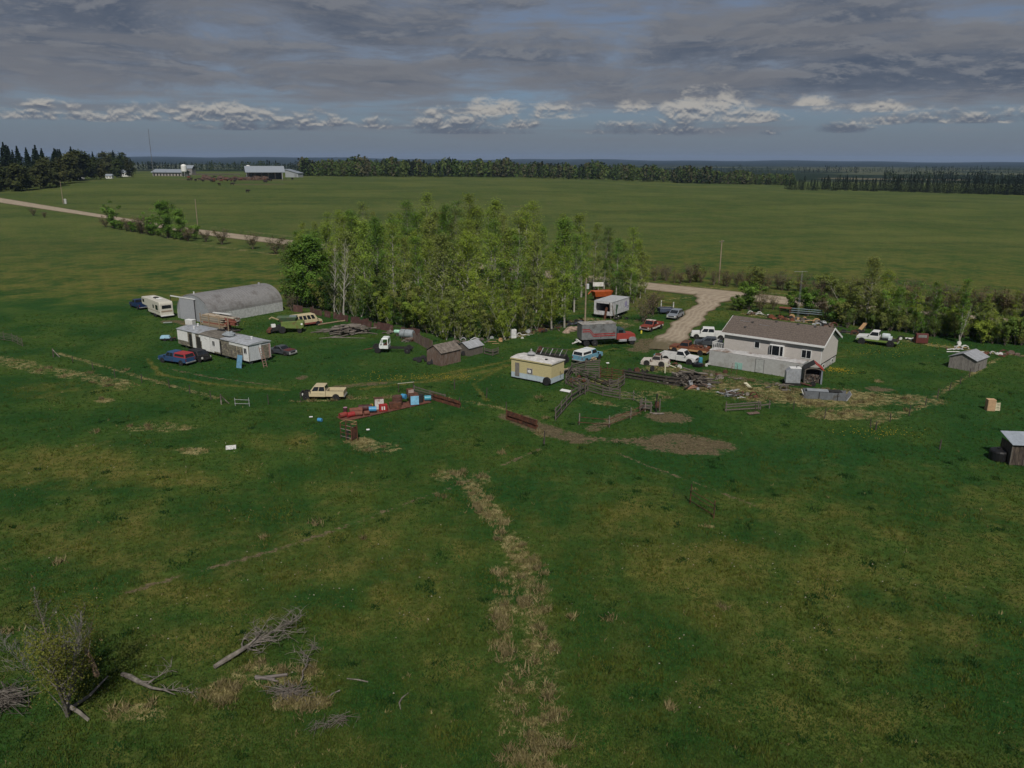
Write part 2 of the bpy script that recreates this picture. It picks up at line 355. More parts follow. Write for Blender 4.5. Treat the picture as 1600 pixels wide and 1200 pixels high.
for (c, rx, ry, s) in [((90, 730), 11, 7, .85), ((230, 745), 8, 3, .9), ((520, 870), 12, 7, .75), ((640, 930), 6, 7, .7), ((180, 850), 8, 6, .8), ((330, 930), 9, 4, .7), ((1000, 810), 5, 6, .75), ((1090, 880), 8, 6, .95),
                       ((1290, 900), 8, 7, .7), ((1420, 990), 9, 5, .8), ((1130, 960), 7, 3, .7), ((1540, 800), 9, 6, .55), ((450, 690), 7, 3, .55), ((60, 610), 9, 5, .6), ((500, 1100), 4, 3, .4), ((700, 590), 6, 2.5, .5), ((850, 580), 5, 2, .5), ((260, 470), 20, 8, .25), ((1330, 555), 5, 4, .4)]:
    spot('olive', c, rx, ry, s, soft=.9)
for (c, rx, ry, s) in [((1250, 720), 17, 9, 1), ((1480, 640), 14, 12, .8), ((520, 560), 20, 12, .6), ((900, 760), 10, 7, .7), ((600, 690), 10, 5, .7), ((350, 585), 20, 5, .7), ((940, 640), 5, 4, .8), ((1380, 560), 10, 6, .5)]:
    spot('lush', c, rx, ry, s, soft=.8)
def masks(x, y):
    res = {}
    for k, L in STROKES.items():
        m = np.zeros(x.shape)
        for (t, a, b, s, soft) in L:
            if t == 'l':
                d = pl_dist(x, y, a); v = 1 - sst(b * (1 - soft), b * (1 + soft), d)
            else:
                c, sn = math.cos(b[2]), math.sin(b[2]); dx, dy = x - a[0], y - a[1]
                d = np.hypot((dx * c + dy * sn) / b[0], (-dx * sn + dy * c) / b[1]); v = 1 - sst(1 - soft, 1 + soft * .6, d)
            m = np.maximum(m, v * s)
        res[k] = m
    r = np.hypot(x, y)
    res['olive'] = np.maximum(res['olive'], 0.40 * (1 - sst(58, 88, y)) )
    back = sst(135, 175, y + 0.12 * x); res['olive'] = np.maximum(res['olive'], 0.62 * back)
    return res

def ground_material():
    m = bpy.data.materials.new('pasture'); m.use_nodes = True; g = NT(m.node_tree); b = g.n['Principled BSDF']
    b.inputs['Roughness'].default_value = 0.95; b.inputs['Specular IOR Level'].default_value = 0.08
    geo = g.new('ShaderNodeNewGeometry'); pos = geo.outputs['Position']
    at = g.new('ShaderNodeVertexColor', layer_name='wear'); sp = g.new('ShaderNodeSeparateColor'); g.l.new(at.outputs[0], sp.inputs[0])
    dirt, dry, olive = sp.outputs; lush = at.outputs['Alpha']
    n60 = g.noise(pos, 0.016, 3, .5); n12 = g.noise(pos, 0.085, 5, .6); n3 = g.noise(pos, 0.33, 5, .62); n1 = g.noise(pos, 1.3, 5, .65); nf = g.noise(pos, 5.0, 4, .7); nff = g.noise(pos, 16.0, 3, .7)
    c = g.mix(g.ss(n12, .38, .62), (.020, .062, .0125), (.050, .090, .017))
    c = g.mix(g.m('MULTIPLY', lush, 0.75), c, (.0145, .064, .0155))
    ol = g.ss(g.m('ADD', olive, g.m('MULTIPLY', g.m('SUBTRACT', g.m('ADD', n3, n12), 1.0), 1.5)), .14, .95)
    c = g.mix(g.m('MULTIPLY', ol, .88), c, g.mix(g.ss(n3, .35, .65), (.090, .106, .022), (.130, .120, .032)))
    dr = g.ss(g.m('ADD', dry, g.m('MULTIPLY', g.m('MULTIPLY', g.m('SUBTRACT', g.m('ADD', n1, n3), 1.0), 2.4), g.ss(dry, .02, .4))), .22, .95)
    c = g.mix(g.m('MULTIPLY', dr, .82), c, g.mix(g.ss(n1, .35, .65), (.155, .130, .052), (.285, .238, .115)))
    scat = g.ss(g.m('MULTIPLY', g.ss(nf, .55, .75), g.ss(n3, .45, .62)), .25, .8)
    c = g.mix(g.m('MULTIPLY', scat, .30), c, (.15, .14, .05))
    di = g.ss(g.m('ADD', dirt, g.m('MULTIPLY', g.m('SUBTRACT', g.m('ADD', g.m('ADD', n1, n3), g.m('MULTIPLY', g.m('SUBTRACT', nf, .5), .8)), 1.0), g.ss(dirt, .02, .4, 0.0, 2.3))), .30, .72)
    c = g.mix(di, c, g.mix(g.ss(nf, .3, .7), (.072, .058, .032), (.148, .120, .070)))
    # far away: wood, fields and slough seen as one carpet
    cd = g.new('ShaderNodeVectorMath', operation='LENGTH'); g.l.new(pos, cd.inputs[0]); dist = cd.outputs['Value']
    nfar = g.noise(pos, 0.0011, 5, .6)
    far = g.mix(g.ss(nfar, .50, .54), (.014, .026, .012), (.075, .085, .045))
    far = g.mix(g.ss(g.noise(pos, 0.0023, 2, .5), .62, .66), far, (.13, .115, .075))
    far = g.mix(g.ss(dist, 4200, 5500), far, (.012, .022, .014))
    fld = g.mix(g.ss(n60, .40, .62), (.066, .096, .026), (.102, .124, .036))
    sx = g.new('ShaderNodeMapping'); sx.inputs['Scale'].default_value = (.004, .03, 1); sx.inputs['Rotation'].default_value = (0, 0, R(37)); g.l.new(pos, sx.inputs[0])
    strk = g.noise(sx.outputs[0], 1.0, 6, .66)
    wet = g.new('ShaderNodeMapping'); wet.inputs['Scale'].default_value = (.0022, .012, 1); wet.inputs['Rotation'].default_value = (0, 0, R(-8)); g.l.new(pos, wet.inputs[0])
    fld = g.mix(g.ss(g.noise(wet.outputs[0], 1.0, 5, .6),   .52, .70, 0, .6), fld, (.040, .066, .021))
    fld = g.mix(g.ss(n12, .55, .72, 0, .5), fld, (.105, .108, .042))
    fld = g.mix(g.ss(strk, .44, .66, 0, .8), fld, (.048, .072, .021))
    c = g.mix(g.m('MULTIPLY', g.m('MULTIPLY', g.ss(dist, 190, 330), .70), g.m('SUBTRACT', 1.0, di)), c, fld)
    c = g.mix(g.ss(dist, 1150, 1300), c, far)
    k = g.m('MULTIPLY', g.ss(nf, .22, .78, .82, 1.18), g.ss(nff, .2, .8, .86, 1.14)); k = g.m('MULTIPLY', k, g.ss(n1, .25, .75, .80, 1.2))
    vm = g.new('ShaderNodeVectorMath', operation='SCALE'); g.l.new(c, vm.inputs[0]); g.l.new(k, vm.inputs['Scale']); g.l.new(vm.outputs[0], b.inputs['Base Color'])
    bn = g.new('ShaderNodeBump'); bn.inputs['Strength'].default_value = .8; bn.inputs['Distance'].default_value = .25
    g.l.new(g.m('ADD', n1, g.m('MULTIPLY', nf, .45)), bn.inputs['Height']); g.l.new(bn.outputs[0], b.inputs['Normal'])
    return m

def build_ground():
    fine = np.linspace(R(-46), R(46), 400); rest = np.linspace(R(46), R(314), 60)[1:-1]
    th = np.concatenate([fine, rest]); nt = len(th)
    rr = np.concatenate([[0.5, 6, 14, 20], np.geomspace(24, 320, 360), np.geomspace(328, 16000, 150)]); nr = len(rr)
    RR, TH = np.meshgrid(rr, th, indexing='ij'); x = (RR * np.sin(TH)).ravel(); y = (RR * np.cos(TH)).ravel()
    V = np.stack([x, y, zt(x, y)], 1)
    i, j = np.meshgrid(np.arange(nr - 1), np.arange(nt), indexing='ij'); j2 = (j + 1) % nt
    Fq = np.stack([i * nt + j, i * nt + j2, (i + 1) * nt + j2, (i + 1) * nt + j], -1).reshape(-1, 4)[:, ::-1]
    me = raw_mesh('ground', V, Fq, ground_material(), smooth=True)
    ms = masks(x, y)
    a = me.color_attributes.new('wear', 'FLOAT_COLOR', 'POINT')
    a.data.foreach_set('color', np.stack([ms['dirt'], ms['dry'], ms['olive'], ms['lush']], 1).astype(np.float32).ravel())
    o = link('ground', me); tag(o, 'rolling green pasture and farmyard ground with dry and bare patches', None, kind='structure')
    return o
build_ground()

# ------------------------------------------------------------------ gravel road and driveway
def gravel_material():
    m = bpy.data.materials.new('gravel'); m.use_nodes = True; g = NT(m.node_tree); b = g.n['Principled BSDF']; b.inputs['Roughness'].default_value = .95
    b.inputs['Specular IOR Level'].default_value = .1
    geo = g.new('ShaderNodeNewGeometry'); pos = geo.outputs['Position']; at = g.new('ShaderNodeVertexColor', layer_name='edge')
    sp = g.new('ShaderNodeSeparateColor'); g.l.new(at.outputs[0], sp.inputs[0])
    n = g.noise(pos, .5, 5, .6); f = g.noise(pos, 7, 4, .7)
    c = g.mix(g.ss(n, .35, .65), (.27, .215, .155), (.37, .305, .225)); c = g.mix(g.ss(f, .2, .8, 0, .5), c, (.22, .18, .14))
    wn_ = g.m('ADD', sp.outputs[1], g.m('MULTIPLY', g.m('SUBTRACT', g.noise(pos, .12, 3, .5), .5), .12))
    for lane in (.22, .40, .60, .78): c = g.mix(g.ss(g.m('ABSOLUTE', g.m('SUBTRACT', wn_, lane)), .0, .075, .42, 0), c, (.44, .375, .285))
    c = g.mix(g.m('MULTIPLY', g.ss(g.m('ADD', sp.outputs[0], g.m('MULTIPLY', g.m('SUBTRACT', n, .5), 1.0)), .45, .9), .85), c, (.10, .085, .045))
    g.l.new(c, b.inputs['Base Color'])
    return m
GRAVEL = gravel_material()
def road_sheet(name, A, B, label, n=160, m=8, lift=.05, wob=.35, seed=1, endfade=0.0):
    """sheet between two edge polylines (world xy)"""
    rg = random.Random(seed)
    def resample(P, n):
        P = np.array(P, float); d = np.concatenate([[0], np.cumsum(np.hypot(*np.diff(P, axis=0).T))]); t = np.linspace(0, d[-1], n)
        return np.stack([np.interp(t, d, P[:, 0]), np.interp(t, d, P[:, 1])], 1)
    a, b = resample(A, n), resample(B, n)
    ph = [rg.uniform(0, 6) for _ in range(4)]; k = np.arange(n)
    wa = wob * (np.sin(k * .37 + ph[0]) * .6 + np.sin(k * .83 + ph[1]) * .4); wb = wob * (np.sin(k * .31 + ph[2]) * .6 + np.sin(k * .91 + ph[3]) * .4)
    d = b - a; L = np.hypot(*d.T)[:, None] + 1e-6; a = a + d / L * wa[:, None]; b = b + d / L * wb[:, None]
    s = np.linspace(0, 1, m); P = a[:, None, :] * (1 - s)[None, :, None] + b[:, None, :] * s[None, :, None]
    x, y = P[..., 0].ravel(), P[..., 1].ravel(); S = np.tile(s, n)
    z = zt(x, y) + lift + .10 * (1 - (2 * S - 1) ** 2)
    i, j = np.meshgrid(np.arange(n - 1), np.arange(m - 1), indexing='ij')
    Fq = np.stack([i * m + j, i * m + j + 1, (i + 1) * m + j + 1, (i + 1) * m + j], -1).reshape(-1, 4)
    me = raw_mesh(name, np.stack([x, y, z], 1), Fq, GRAVEL, smooth=True)
    at = me.color_attributes.new('edge', 'FLOAT_COLOR', 'POINT'); e = np.abs(2 * S - 1) ** 3; e = np.maximum(e, np.repeat(endfade * sst(.72, 1.0, np.arange(n) / (n - 1)), m))
    at.data.foreach_set('color', np.stack([e, S, e, np.ones_like(e)], 1).astype(np.float32).ravel())
    return tag(link(name, me), label, None, kind='structure')
_J = G(1110, 457); _dir = Vector((-math.cos(R(37)), math.sin(R(37)), 0))
top = PX([(0, 309), (130, 330.5), (300, 357), (470, 377)]) + [tuple((Vector((*PX([(700, 405)])[0], 0)))[:2])] + PX([(1020, 442), (1100, 450), (1200, 461), (1300, 471), (1400, 482), (1600, 500)])
bot = PX([(0, 317), (165, 341.5), (300, 365), (470, 386)]) + PX([(700, 414), (1000, 452), (1100, 463), (1220, 476), (1300, 484), (1400, 494), (1600, 514)])
_ext = lambda P: P[:1] + P + [(P[-1][0] + 260, P[-1][1] - 200)]
top = [(top[0][0] * 1.9, top[0][1] * 1.75)] + top + [(top[-1][0] + 260, top[-1][1] - 200)]
bot = [(bot[0][0] * 1.9, bot[0][1] * 1.75)] + bot + [(bot[-1][0] + 260, bot[-1][1] - 200)]
road_sheet('gravel_road', bot, top, 'pale gravel country road running behind the grove and the house', n=420, m=10)
road_sheet('driveway', PX([(1078, 458), (1090, 466), (1086, 476), (1066, 492), (1040, 516), (1008, 545)]), PX([(1165, 466), (1128, 474), (1112, 486), (1096, 504), (1080, 522), (1054, 550)]),
           'short gravel driveway curving from the road into the farmyard', n=70, m=10, lift=.09, wob=.6, seed=4, endfade=1.1)

# ------------------------------------------------------------------ grass blades over the near pasture
def leaf_material(name, trans=.35, attr=None):
    m = bpy.data.materials.new(name); m.use_nodes = True; g = NT(m.node_tree); out = g.n['Material Output']; b = g.n['Principled BSDF']
    b.inputs['Roughness'].default_value = .7; b.inputs['Specular IOR Level'].default_value = .12
    geo = g.new('ShaderNodeNewGeometry')
    if attr: src = g.new('ShaderNodeVertexColor', layer_name=attr).outputs[0]
    else:
        oi = g.new('ShaderNodeObjectInfo'); src = oi.outputs['Color']
        k = g.m('MULTIPLY_ADD', geo.outputs['Random Per Island'], .75, .62)
        k = g.m('MULTIPLY', k, g.m('MULTIPLY_ADD', g.noise(geo.outputs['Position'], .6, 2, .5), .8, .6))
        vm = g.new('ShaderNodeVectorMath', operation='SCALE'); g.l.new(src, vm.inputs[0]); g.l.new(k, vm.inputs['Scale']); src = vm.outputs[0]
    g.l.new(src, b.inputs['Base Color'])
    tr = g.new('ShaderNodeBsdfTranslucent'); g.l.new(src, tr.inputs[0]); mx = g.new('ShaderNodeMixShader'); mx.inputs[0].default_value = trans
    g.l.new(b.outputs[0], mx.inputs[1]); g.l.new(tr.outputs[0], mx.inputs[2]); g.l.new(mx.outputs[0], out.inputs[0])
    return m
def build_grass():
    rng = np.random.default_rng(5); N = 210000
    u = rng.random(N); d = 31.0 * (175.0 / 31.0) ** (u ** 1.15); a = rng.uniform(R(-39), R(39), N)
    x, y = d * np.sin(a) / np.cos(a * .6), d * np.cos(a)
    ms = masks(x, y)
    from mathutils import noise as mn
    lx = np.array([mn.noise((px * .33, py * .33, 3.0)) for px, py in zip(x, y)]); lx2 = np.array([mn.noise((px * 1.1, py * 1.1, 8.0)) for px, py in zip(x, y)])
    dryp = ms['dry'] + (.55 * lx + .45 * lx2) * sst(.02, .35, ms['dry'])
    straw = (dryp > .50) | ((rng.random(N) < .02) & (lx2 > .2) & (ms['lush'] < .5))
    keep = (ms['dirt'] + .4 * lx2 < .38) | (rng.random(N) < .06)
    dr = pl_dist(x, y, PX([(1130, 466), (1100, 482), (1075, 505), (1030, 548)])); keep &= dr > 2.6
    x, y, d, straw, lx, lx2 = [q[keep] for q in (x, y, d, straw, lx, lx2)]; ol = ms['olive'][keep]; lu = ms['lush'][keep]; n = len(x)
    hgt = np.where(straw, rng.uniform(.10, .26, n), rng.uniform(.06, .16, n) * (1 + .6 * (lx > .2)))
    green = np.stack([.021 + .036 * rng.random(n), .070 + .042 * rng.random(n), .012 + .009 * rng.random(n)], 1)
    olive = np.stack([.085 + .045 * rng.random(n), .110 + .036 * rng.random(n), .017 + .012 * rng.random(n)], 1)
    w = np.clip(ol + .7 * lx + .3 * lx2, 0, 1)[:, None] * .85; c = green * (1 - w) + olive * w
    sc = rng.random(n)[:, None]; strawc = np.array([.13, .12, .04]) * (1 - sc) + np.array([.30, .25, .12]) * sc
    c = np.where(straw[:, None], strawc, c)
    V = []; C = []
    # bigger clumps: bleached bunches in the dry places, rank dark green ones elsewhere
    cx, cy, cf = [], [], []
    M = 26000; u2 = rng.random(M); d2 = 31.0 * (130.0 / 31.0) ** u2; a2 = rng.uniform(R(-38), R(38), M); qx, qy = d2 * np.sin(a2) / np.cos(a2 * .6), d2 * np.cos(a2)
    m2 = masks(qx, qy); pr = rng.random(M); isdry = (m2['dry'] > .3) & (pr < .03 + .16 * m2['dry']); isgr = (~isdry) & (pr < .010) & (m2['dirt'] < .1); iswis = (~isdry) & (~isgr) & (pr > .9993) & (m2['lush'] < .6)
    sel = isdry | isgr | iswis; qx, qy, d2, isdry, isgr = qx[sel], qy[sel], d2[sel], isdry[sel], isgr[sel]; B = 16; sz = rng.uniform(.10, .32, len(qx)) * np.where(isgr, 1.5, 1)
    ex = (qx[:, None] + rng.normal(0, 1, (len(qx), B)) * sz[:, None]).ravel(); ey = (qy[:, None] + rng.normal(0, 1, (len(qx), B)) * sz[:, None]).ravel(); eg = np.repeat(isgr, B); ed = np.repeat(d2, B); ne = len(ex)
    eh = np.where(eg, rng.uniform(.14, .26, ne), rng.uniform(.22, .50, ne)); s3 = rng.random(ne)[:, None]; k3 = np.repeat(rng.uniform(.7, 1.1, len(qx)), B)[:, None]
    ec = np.where(eg[:, None], np.array([.016, .052, .011]) * (.8 + .5 * s3), (np.array([.17, .14, .06]) * (1 - s3) + np.array([.32, .27, .14]) * s3) * k3)
    x = np.concatenate([x, ex]); y = np.concatenate([y, ey]); d = np.concatenate([d, ed]); hgt = np.concatenate([hgt, eh]); c = np.concatenate([c, ec]); n = len(x)
    K = 4; zg = zt(x, y)
    for k in range(K):
        ang = rng.uniform(0, 6.283, n); ox = rng.normal(0, .10, n); oy = rng.normal(0, .10, n); wd = rng.uniform(.02, .045, n) * (1 + d / 140)
        lean = rng.uniform(.2, 1.0, n) * hgt; la = rng.uniform(0, 6.283, n); h = hgt * rng.uniform(.6, 1.1, n)
        bx, by = x + ox, y + oy; dx, dy = np.cos(ang) * wd, np.sin(ang) * wd
        p0 = np.stack([bx - dx, by - dy, zg - .03], 1); p1 = np.stack([bx + dx, by + dy, zg - .03], 1); p2 = np.stack([bx + np.cos(la) * lean, by + np.sin(la) * lean, zg + h], 1)
        V.append(np.stack([p0, p1, p2], 1)); C.append(np.repeat(c[:, None, :] * rng.uniform(.88, 1.14, (n, 1, 1)), 3, 1))
    V = np.concatenate(V).reshape(-1, 3); C = np.concatenate(C).reshape(-1, 3)
    me = raw_mesh('grass', V, np.arange(len(V)).reshape(-1, 3), leaf_material('grass_blades', .30, 'tint'))
    at = me.color_attributes.new('tint', 'FLOAT_COLOR', 'POINT'); at.data.foreach_set('color', np.concatenate([C, np.ones((len(C), 1))], 1).astype(np.float32).ravel())
    tag(link('grass', me), 'short green grass with straw coloured tufts over the pasture', 'grass', kind='stuff')
build_grass()
# ------------------------------------------------------------------ trees
LEAF = leaf_material('leaves', .45)
NEEDLE = leaf_material('needles', .10)
BARKP = mat('aspen_bark', (.34, .32, .28), var=.2, scale=3, stain=(.08, .07, .06), stain_amt=.35, stain_scale=3)
BARKD = mat('grey_brown_bark', (.12, .10, .085), var=.3, scale=4)
TWIG = mat('bare_twigs', (.13, .10, .085), var=.3, scale=4)
DEADW = mat('bleached_dead_wood', (.165, .148, .126), var=.4, scale=3, stain=(.12, .10, .085), stain_amt=.5)
def leaf_quads(C, size, rng, flat=0.0, face=None):
    """leaf clumps; with face given they turn outwards and up to the light, as leaves do"""
    n = len(C)
    if face is not None:
        nn = face * .9 + rng.normal(size=(n, 3)) * .45 + np.array([0, 0, .55]); nn /= np.linalg.norm(nn, axis=1)[:, None] + 1e-9
        a = np.cross(nn, rng.normal(size=(n, 3))); a /= np.linalg.norm(a, axis=1)[:, None] + 1e-9; b = np.cross(nn, a)
    else:
        a = rng.normal(size=(n, 3)); a /= np.linalg.norm(a, axis=1)[:, None]; b = rng.normal(size=(n, 3)); b[:, 2] *= (1 - flat)
        b -= a * (a * b).sum(1)[:, None]; b /= np.linalg.norm(b, axis=1)[:, None] + 1e-9
    s = (size * rng.uniform(.55, 1.3, n))[:, None]; a = a * s; b = b * s * .75
    V = np.stack([C - a, C - b, C + a, C + b], 1).reshape(-1, 3); return V, np.arange(len(V)).reshape(-1, 4)
def make_tree(seed, H, Rr, nl=26, leaves=5200, lsize=.13, base=.22, stems=1, r0=None, up=(30, 62), shape='aspen', twigs=4, jit=.32, low=False):
    """returns (trunk mesh, crown mesh) of one tree"""
    rg = random.Random(seed); rng = np.random.default_rng(seed); T = MB(); ends = []
    for st in range(stems):
        sa = 2 * math.pi * st / stems + rg.uniform(-.5, .5); lean = 0 if stems == 1 else rg.uniform(.10, .42)
        Hs = H * (1 if stems == 1 else rg.uniform(.7, 1.0)); r = (r0 or H * .0105) * (1 if stems == 1 else .7)
        pts = []; wx = wy = 0
        for i in range(9):
            f = i / 8; wx += rg.uniform(-.012, .012) * Hs; wy += rg.uniform(-.012, .012) * Hs
            pts.append(Vector((math.cos(sa) * lean * Hs * f * (1 + .3 * f) + wx * (f > 0), math.sin(sa) * lean * Hs * f * (1 + .3 * f) + wy * (f > 0), Hs * f * .97 - (.15 if i == 0 else 0))))
        T.tube(pts, [r * (1 - .88 * (i / 8)) for i in range(9)], 6)
        for k in range(max(4, nl // stems)):
            f = base + (1 - base) * ((k + rg.random()) / max(4, nl // stems)) ** .9; f = min(f, .985)
            i = min(7, int(f * 8)); p = pts[i].lerp(pts[i + 1], f * 8 - i)
            q = (f - base) / (1 - base)
            if shape == 'aspen': prof = (math.sin(math.pi * (.12 + .83 * q)) ** .8)
            elif shape == 'column': prof = .55 + .45 * math.sin(math.pi * q)
            else: prof = (1 - q * .65)
            L = Rr * prof * rg.uniform(.55, 1.1) / (1 if stems == 1 else 1.35); az = k * 2.4 + rg.uniform(-.6, .6); el = R(rg.uniform(*up))
            d = Vector((math.cos(az) * math.cos(el), math.sin(az) * math.cos(el), math.sin(el)))
            P = [p]; dd = d.copy()
            for _ in range(3):
                dd = (dd + Vector((rg.uniform(-.25, .25), rg.uniform(-.25, .25), rg.uniform(-.08, .22)))).normalized(); P.append(P[-1] + dd * L / 3)
            rb = r * (1 - .85 * f) * .55 + .006; T.tube(P, [rb, rb * .7, rb * .45, rb * .18], 4, cap=False)
            for t in range(twigs):
                g_ = rg.uniform(.3, 1.0); j = min(2, int(g_ * 3)); s_ = P[j].lerp(P[j + 1], g_ * 3 - j)
                e = s_ + (dd + Vector((rg.uniform(-1, 1), rg.uniform(-1, 1), rg.uniform(-.3, .9)))).normalized() * L * rg.uniform(.2, .45)
                T.tube([s_, s_.lerp(e, .5) + Vector((0, 0, .04)), e], [rb * .35 + .004, rb * .25 + .003, .003], 3, cap=False)
                ends.append((s_, e))
            ends.append((P[1], P[3]))
    tm = T.mesh('trunk', None)
    crown = None
    if leaves:
        E0 = np.array([list(a) for a, b in ends]); E1 = np.array([list(b) for a, b in ends])
        w = rng.gamma(1.3, 1.0, len(ends)); w /= w.sum(); idx = rng.choice(len(ends), leaves, p=w); t = rng.random(leaves)[:, None] ** .6
        C = E0[idx] * (1 - t) + E1[idx] * t + rng.normal(0, jit, (leaves, 3)) * (Rr / 2.2) * np.array([1, 1, .8])
        fc = C - np.array([0, 0, H * .45]); fc[:, 2] *= .4; fc /= np.linalg.norm(fc, axis=1)[:, None] + 1e-9
        V, Q = leaf_quads(C, np.full(leaves, lsize), rng, face=fc); crown = raw_mesh('crown', V, Q, LEAF)
    return tm, crown
def make_spruce(seed, H, Rr, nq=900, trunk=True):
    rg = random.Random(seed); rng = np.random.default_rng(seed)
    f = rng.random(nq) ** 1.15 * .97 + .03; lay = np.round(f * 16) / 16 + rng.normal(0, .012, nq); az = rng.uniform(0, 6.283, nq)
    rad = Rr * (1 - np.clip(lay, 0, 1)) ** .85 * rng.uniform(.35, 1.08, nq) * (1 + .22 * np.sin(az * 3 + lay * 30))
    C = np.stack([np.cos(az) * rad, np.sin(az) * rad, lay * H * .97 + H * .03 - rad * .28], 1)
    V, Q = leaf_quads(C, np.full(nq, H * .021), rng, flat=.55)
    return V, Q
def bark_mesh(tm, m):
    me = tm.copy(); me.materials.clear(); me.materials.append(m); return me
ASP = []
for i, (H, Rr, nl, lv, sh) in enumerate([(16, 2.5, 40, 6400, 'aspen'), (17.5, 2.2, 42, 5800, 'column'), (14, 2.4, 36, 5600, 'aspen'), (15, 2.0, 36, 5000, 'column'), (12, 2.3, 32, 5600, 'aspen'), (18, 2.8, 44, 7000, 'aspen'), (13, 1.7, 32, 4000, 'column')]):
    tm, cr = make_tree(100 + i, H, Rr, nl, lv, .092, .07 if i % 2 else .13, shape=sh); ASP.append((H, bark_mesh(tm, BARKP), cr))
SAPL = []
for i, (H, Rr, lv) in enumerate([(9, 1.6, 3400), (8, 1.4, 2700), (10, 1.5, 3200)]):
    tm, cr = make_tree(120 + i, H, Rr, 44, lv, .085, .05, stems=3, r0=.06, shape='column', up=(35, 70), twigs=4, jit=.30); SAPL.append((H, bark_mesh(tm, BARKP), cr))
POP = []
for i, (H, Rr, nl, lv) in enumerate([(12, 3.2, 34, 8500), (10, 3.0, 30, 7500)]):
    tm, cr = make_tree(140 + i, H, Rr, nl, lv, .15, .06, shape='aspen', up=(15, 55)); POP.append((H, bark_mesh(tm, BARKD), cr))
SHRUB = []      # leafy shrubs, then nearly bare ones
for i, (H, Rr, lv, ls) in enumerate([(5, 1.7, 3600, .11), (6.5, 1.7, 3800, .11), (4, 1.7, 2600, .10), (3.2, 1.6, 1100, .07), (3.6, 1.9, 700, .06), (4.4, 1.8, 1500, .07)]):
    tm, cr = make_tree(170 + i, H, Rr, 40, lv, ls, .10, stems=8, r0=.05, shape='bush', up=(35, 75), twigs=5, jit=.26); SHRUB.append((H, bark_mesh(tm, TWIG), cr))
BARE = [bark_mesh(make_tree(190 + i, 15 - i * 2, 1.9, 30, 0, shape='column', up=(35, 65), twigs=6)[0], BARKP) for i in range(2)]
BARET = bark_mesh(make_tree(197, 7, 2.6, 46, 0, shape='bush', stems=4, r0=.10, up=(20, 60), twigs=9)[0], DEADW)
YG = (.255, .335, .052); GR = (.150, .260, .044); OL = (.245, .285, .075); DKG = (.120, .185, .040); BRN = (.165, .138, .075)
_tr = random.Random(77)
def vary(c, a=.16):
    k = 1 + _tr.uniform(-a, a); return (c[0] * k * (1 + _tr.uniform(-.07, .07)), c[1] * k, c[2] * k * (1 + _tr.uniform(-.1, .1)), 1.0)
def put_tree(name, label, cat, group, base, H, proto, col, loc, rz=None, wide=1.0):
    H0, tm, cr = proto; s = H / H0
    t = thing(name, label, cat, (loc[0], loc[1], loc[2] - .05), rz if rz is not None else _tr.uniform(0, 6.28), group)
    t.scale = (s * wide, s * wide, s)
    link('trunk', tm, t)
    if cr is not None: c = link('crown', cr, t); c.color = vary(col)
    return t
def inside(p, poly):
    x, y = p; c = False; j = len(poly) - 1
    for i in range(len(poly)):
        xi, yi = poly[i]; xj, yj = poly[j]
        if (yi > y) != (yj > y) and x < (xj - xi) * (y - yi) / (yj - yi) + xi: c = not c
        j = i
    return c
# ---- the grove: trees stand at random but not on top of each other
grove = PX([(452, 474), (470, 480), (560, 492), (655, 510), (700, 528), (775, 532), (830, 512), (872, 498), (905, 490), (920, 462), (925, 446), (860, 430), (720, 422), (600, 412), (520, 408), (478, 425)])
gx = [p[0] for p in grove]; gy = [p[1] for p in grove]; spots = []
tries = 0
while len(spots) < 104 and tries < 7000:
    tries += 1; p = (_tr.uniform(min(gx), max(gx)), _tr.uniform(min(gy), max(gy)))
    if inside(p, grove) and all((p[0] - q[0]) ** 2 + (p[1] - q[1]) ** 2 > 2.7 ** 2 for q in spots): spots.append(p)
gl = {'y': 'yellow green aspen with thin pale trunk inside the grove beside the farmyard', 'g': 'fuller mid green aspen with pale trunk inside the grove beside the farmyard', 'o': 'olive coloured half leafed aspen with grey twigs inside the grove'}
def env_h(px):   # tree-top height along the grove, from west to east
    return float(np.interp(px, [-48, -40, -30, -22, -14, -6, 2, 10, 18, 26], [12.5, 14.5, 16.5, 16, 17.5, 18, 17.5, 17, 16, 15]))
for (x, y) in spots:
    k = _tr.choice('yyyyggoo'); Hh = env_h(x * 160 / y) * _tr.choice([_tr.uniform(.50, .80), _tr.uniform(.80, 1.12), _tr.uniform(.85, 1.0)])
    put_tree('aspen_tree', gl[k], 'tree', 'grove trees, ' + {'y': 'yellow green', 'g': 'mid green', 'o': 'olive'}[k], None, Hh, _tr.choice(ASP), {'y': YG, 'g': GR, 'o': OL}[k], on(x, y), wide=_tr.uniform(.9, 1.3))
for (px, py, H, lab) in [(466, 480, 13.0, 'broad dark green poplar at the end of the arched metal shed'), (490, 482, 14.5, 'dark green poplar next to the brown sheet fence, west end of grove'), (478, 466, 13.0, 'low bushy green poplar behind the arched shed corner')]:
    put_tree('poplar_tree', lab, 'tree', None, None, H, POP[0], GR, G(px, py), wide=1.15)
put_tree('poplar_tree', 'bushy green poplar squeezed behind the cream van', 'tree', None, None, 7.5, POP[1], (.052, .112, .022), G(512, 487), wide=1.1)
for (px, py, H, lab) in [(538, 498, 14.5, 'tall bare white trunk aspen rising over the brown sheet fence'), (523, 490, 13, 'thin leafless aspen left of the tall bare white one')]:
    t = thing('bare_aspen', lab, 'tree', G(px, py), .7); t.scale = (H / 15,) * 3; link('trunk', BARE[0], t)
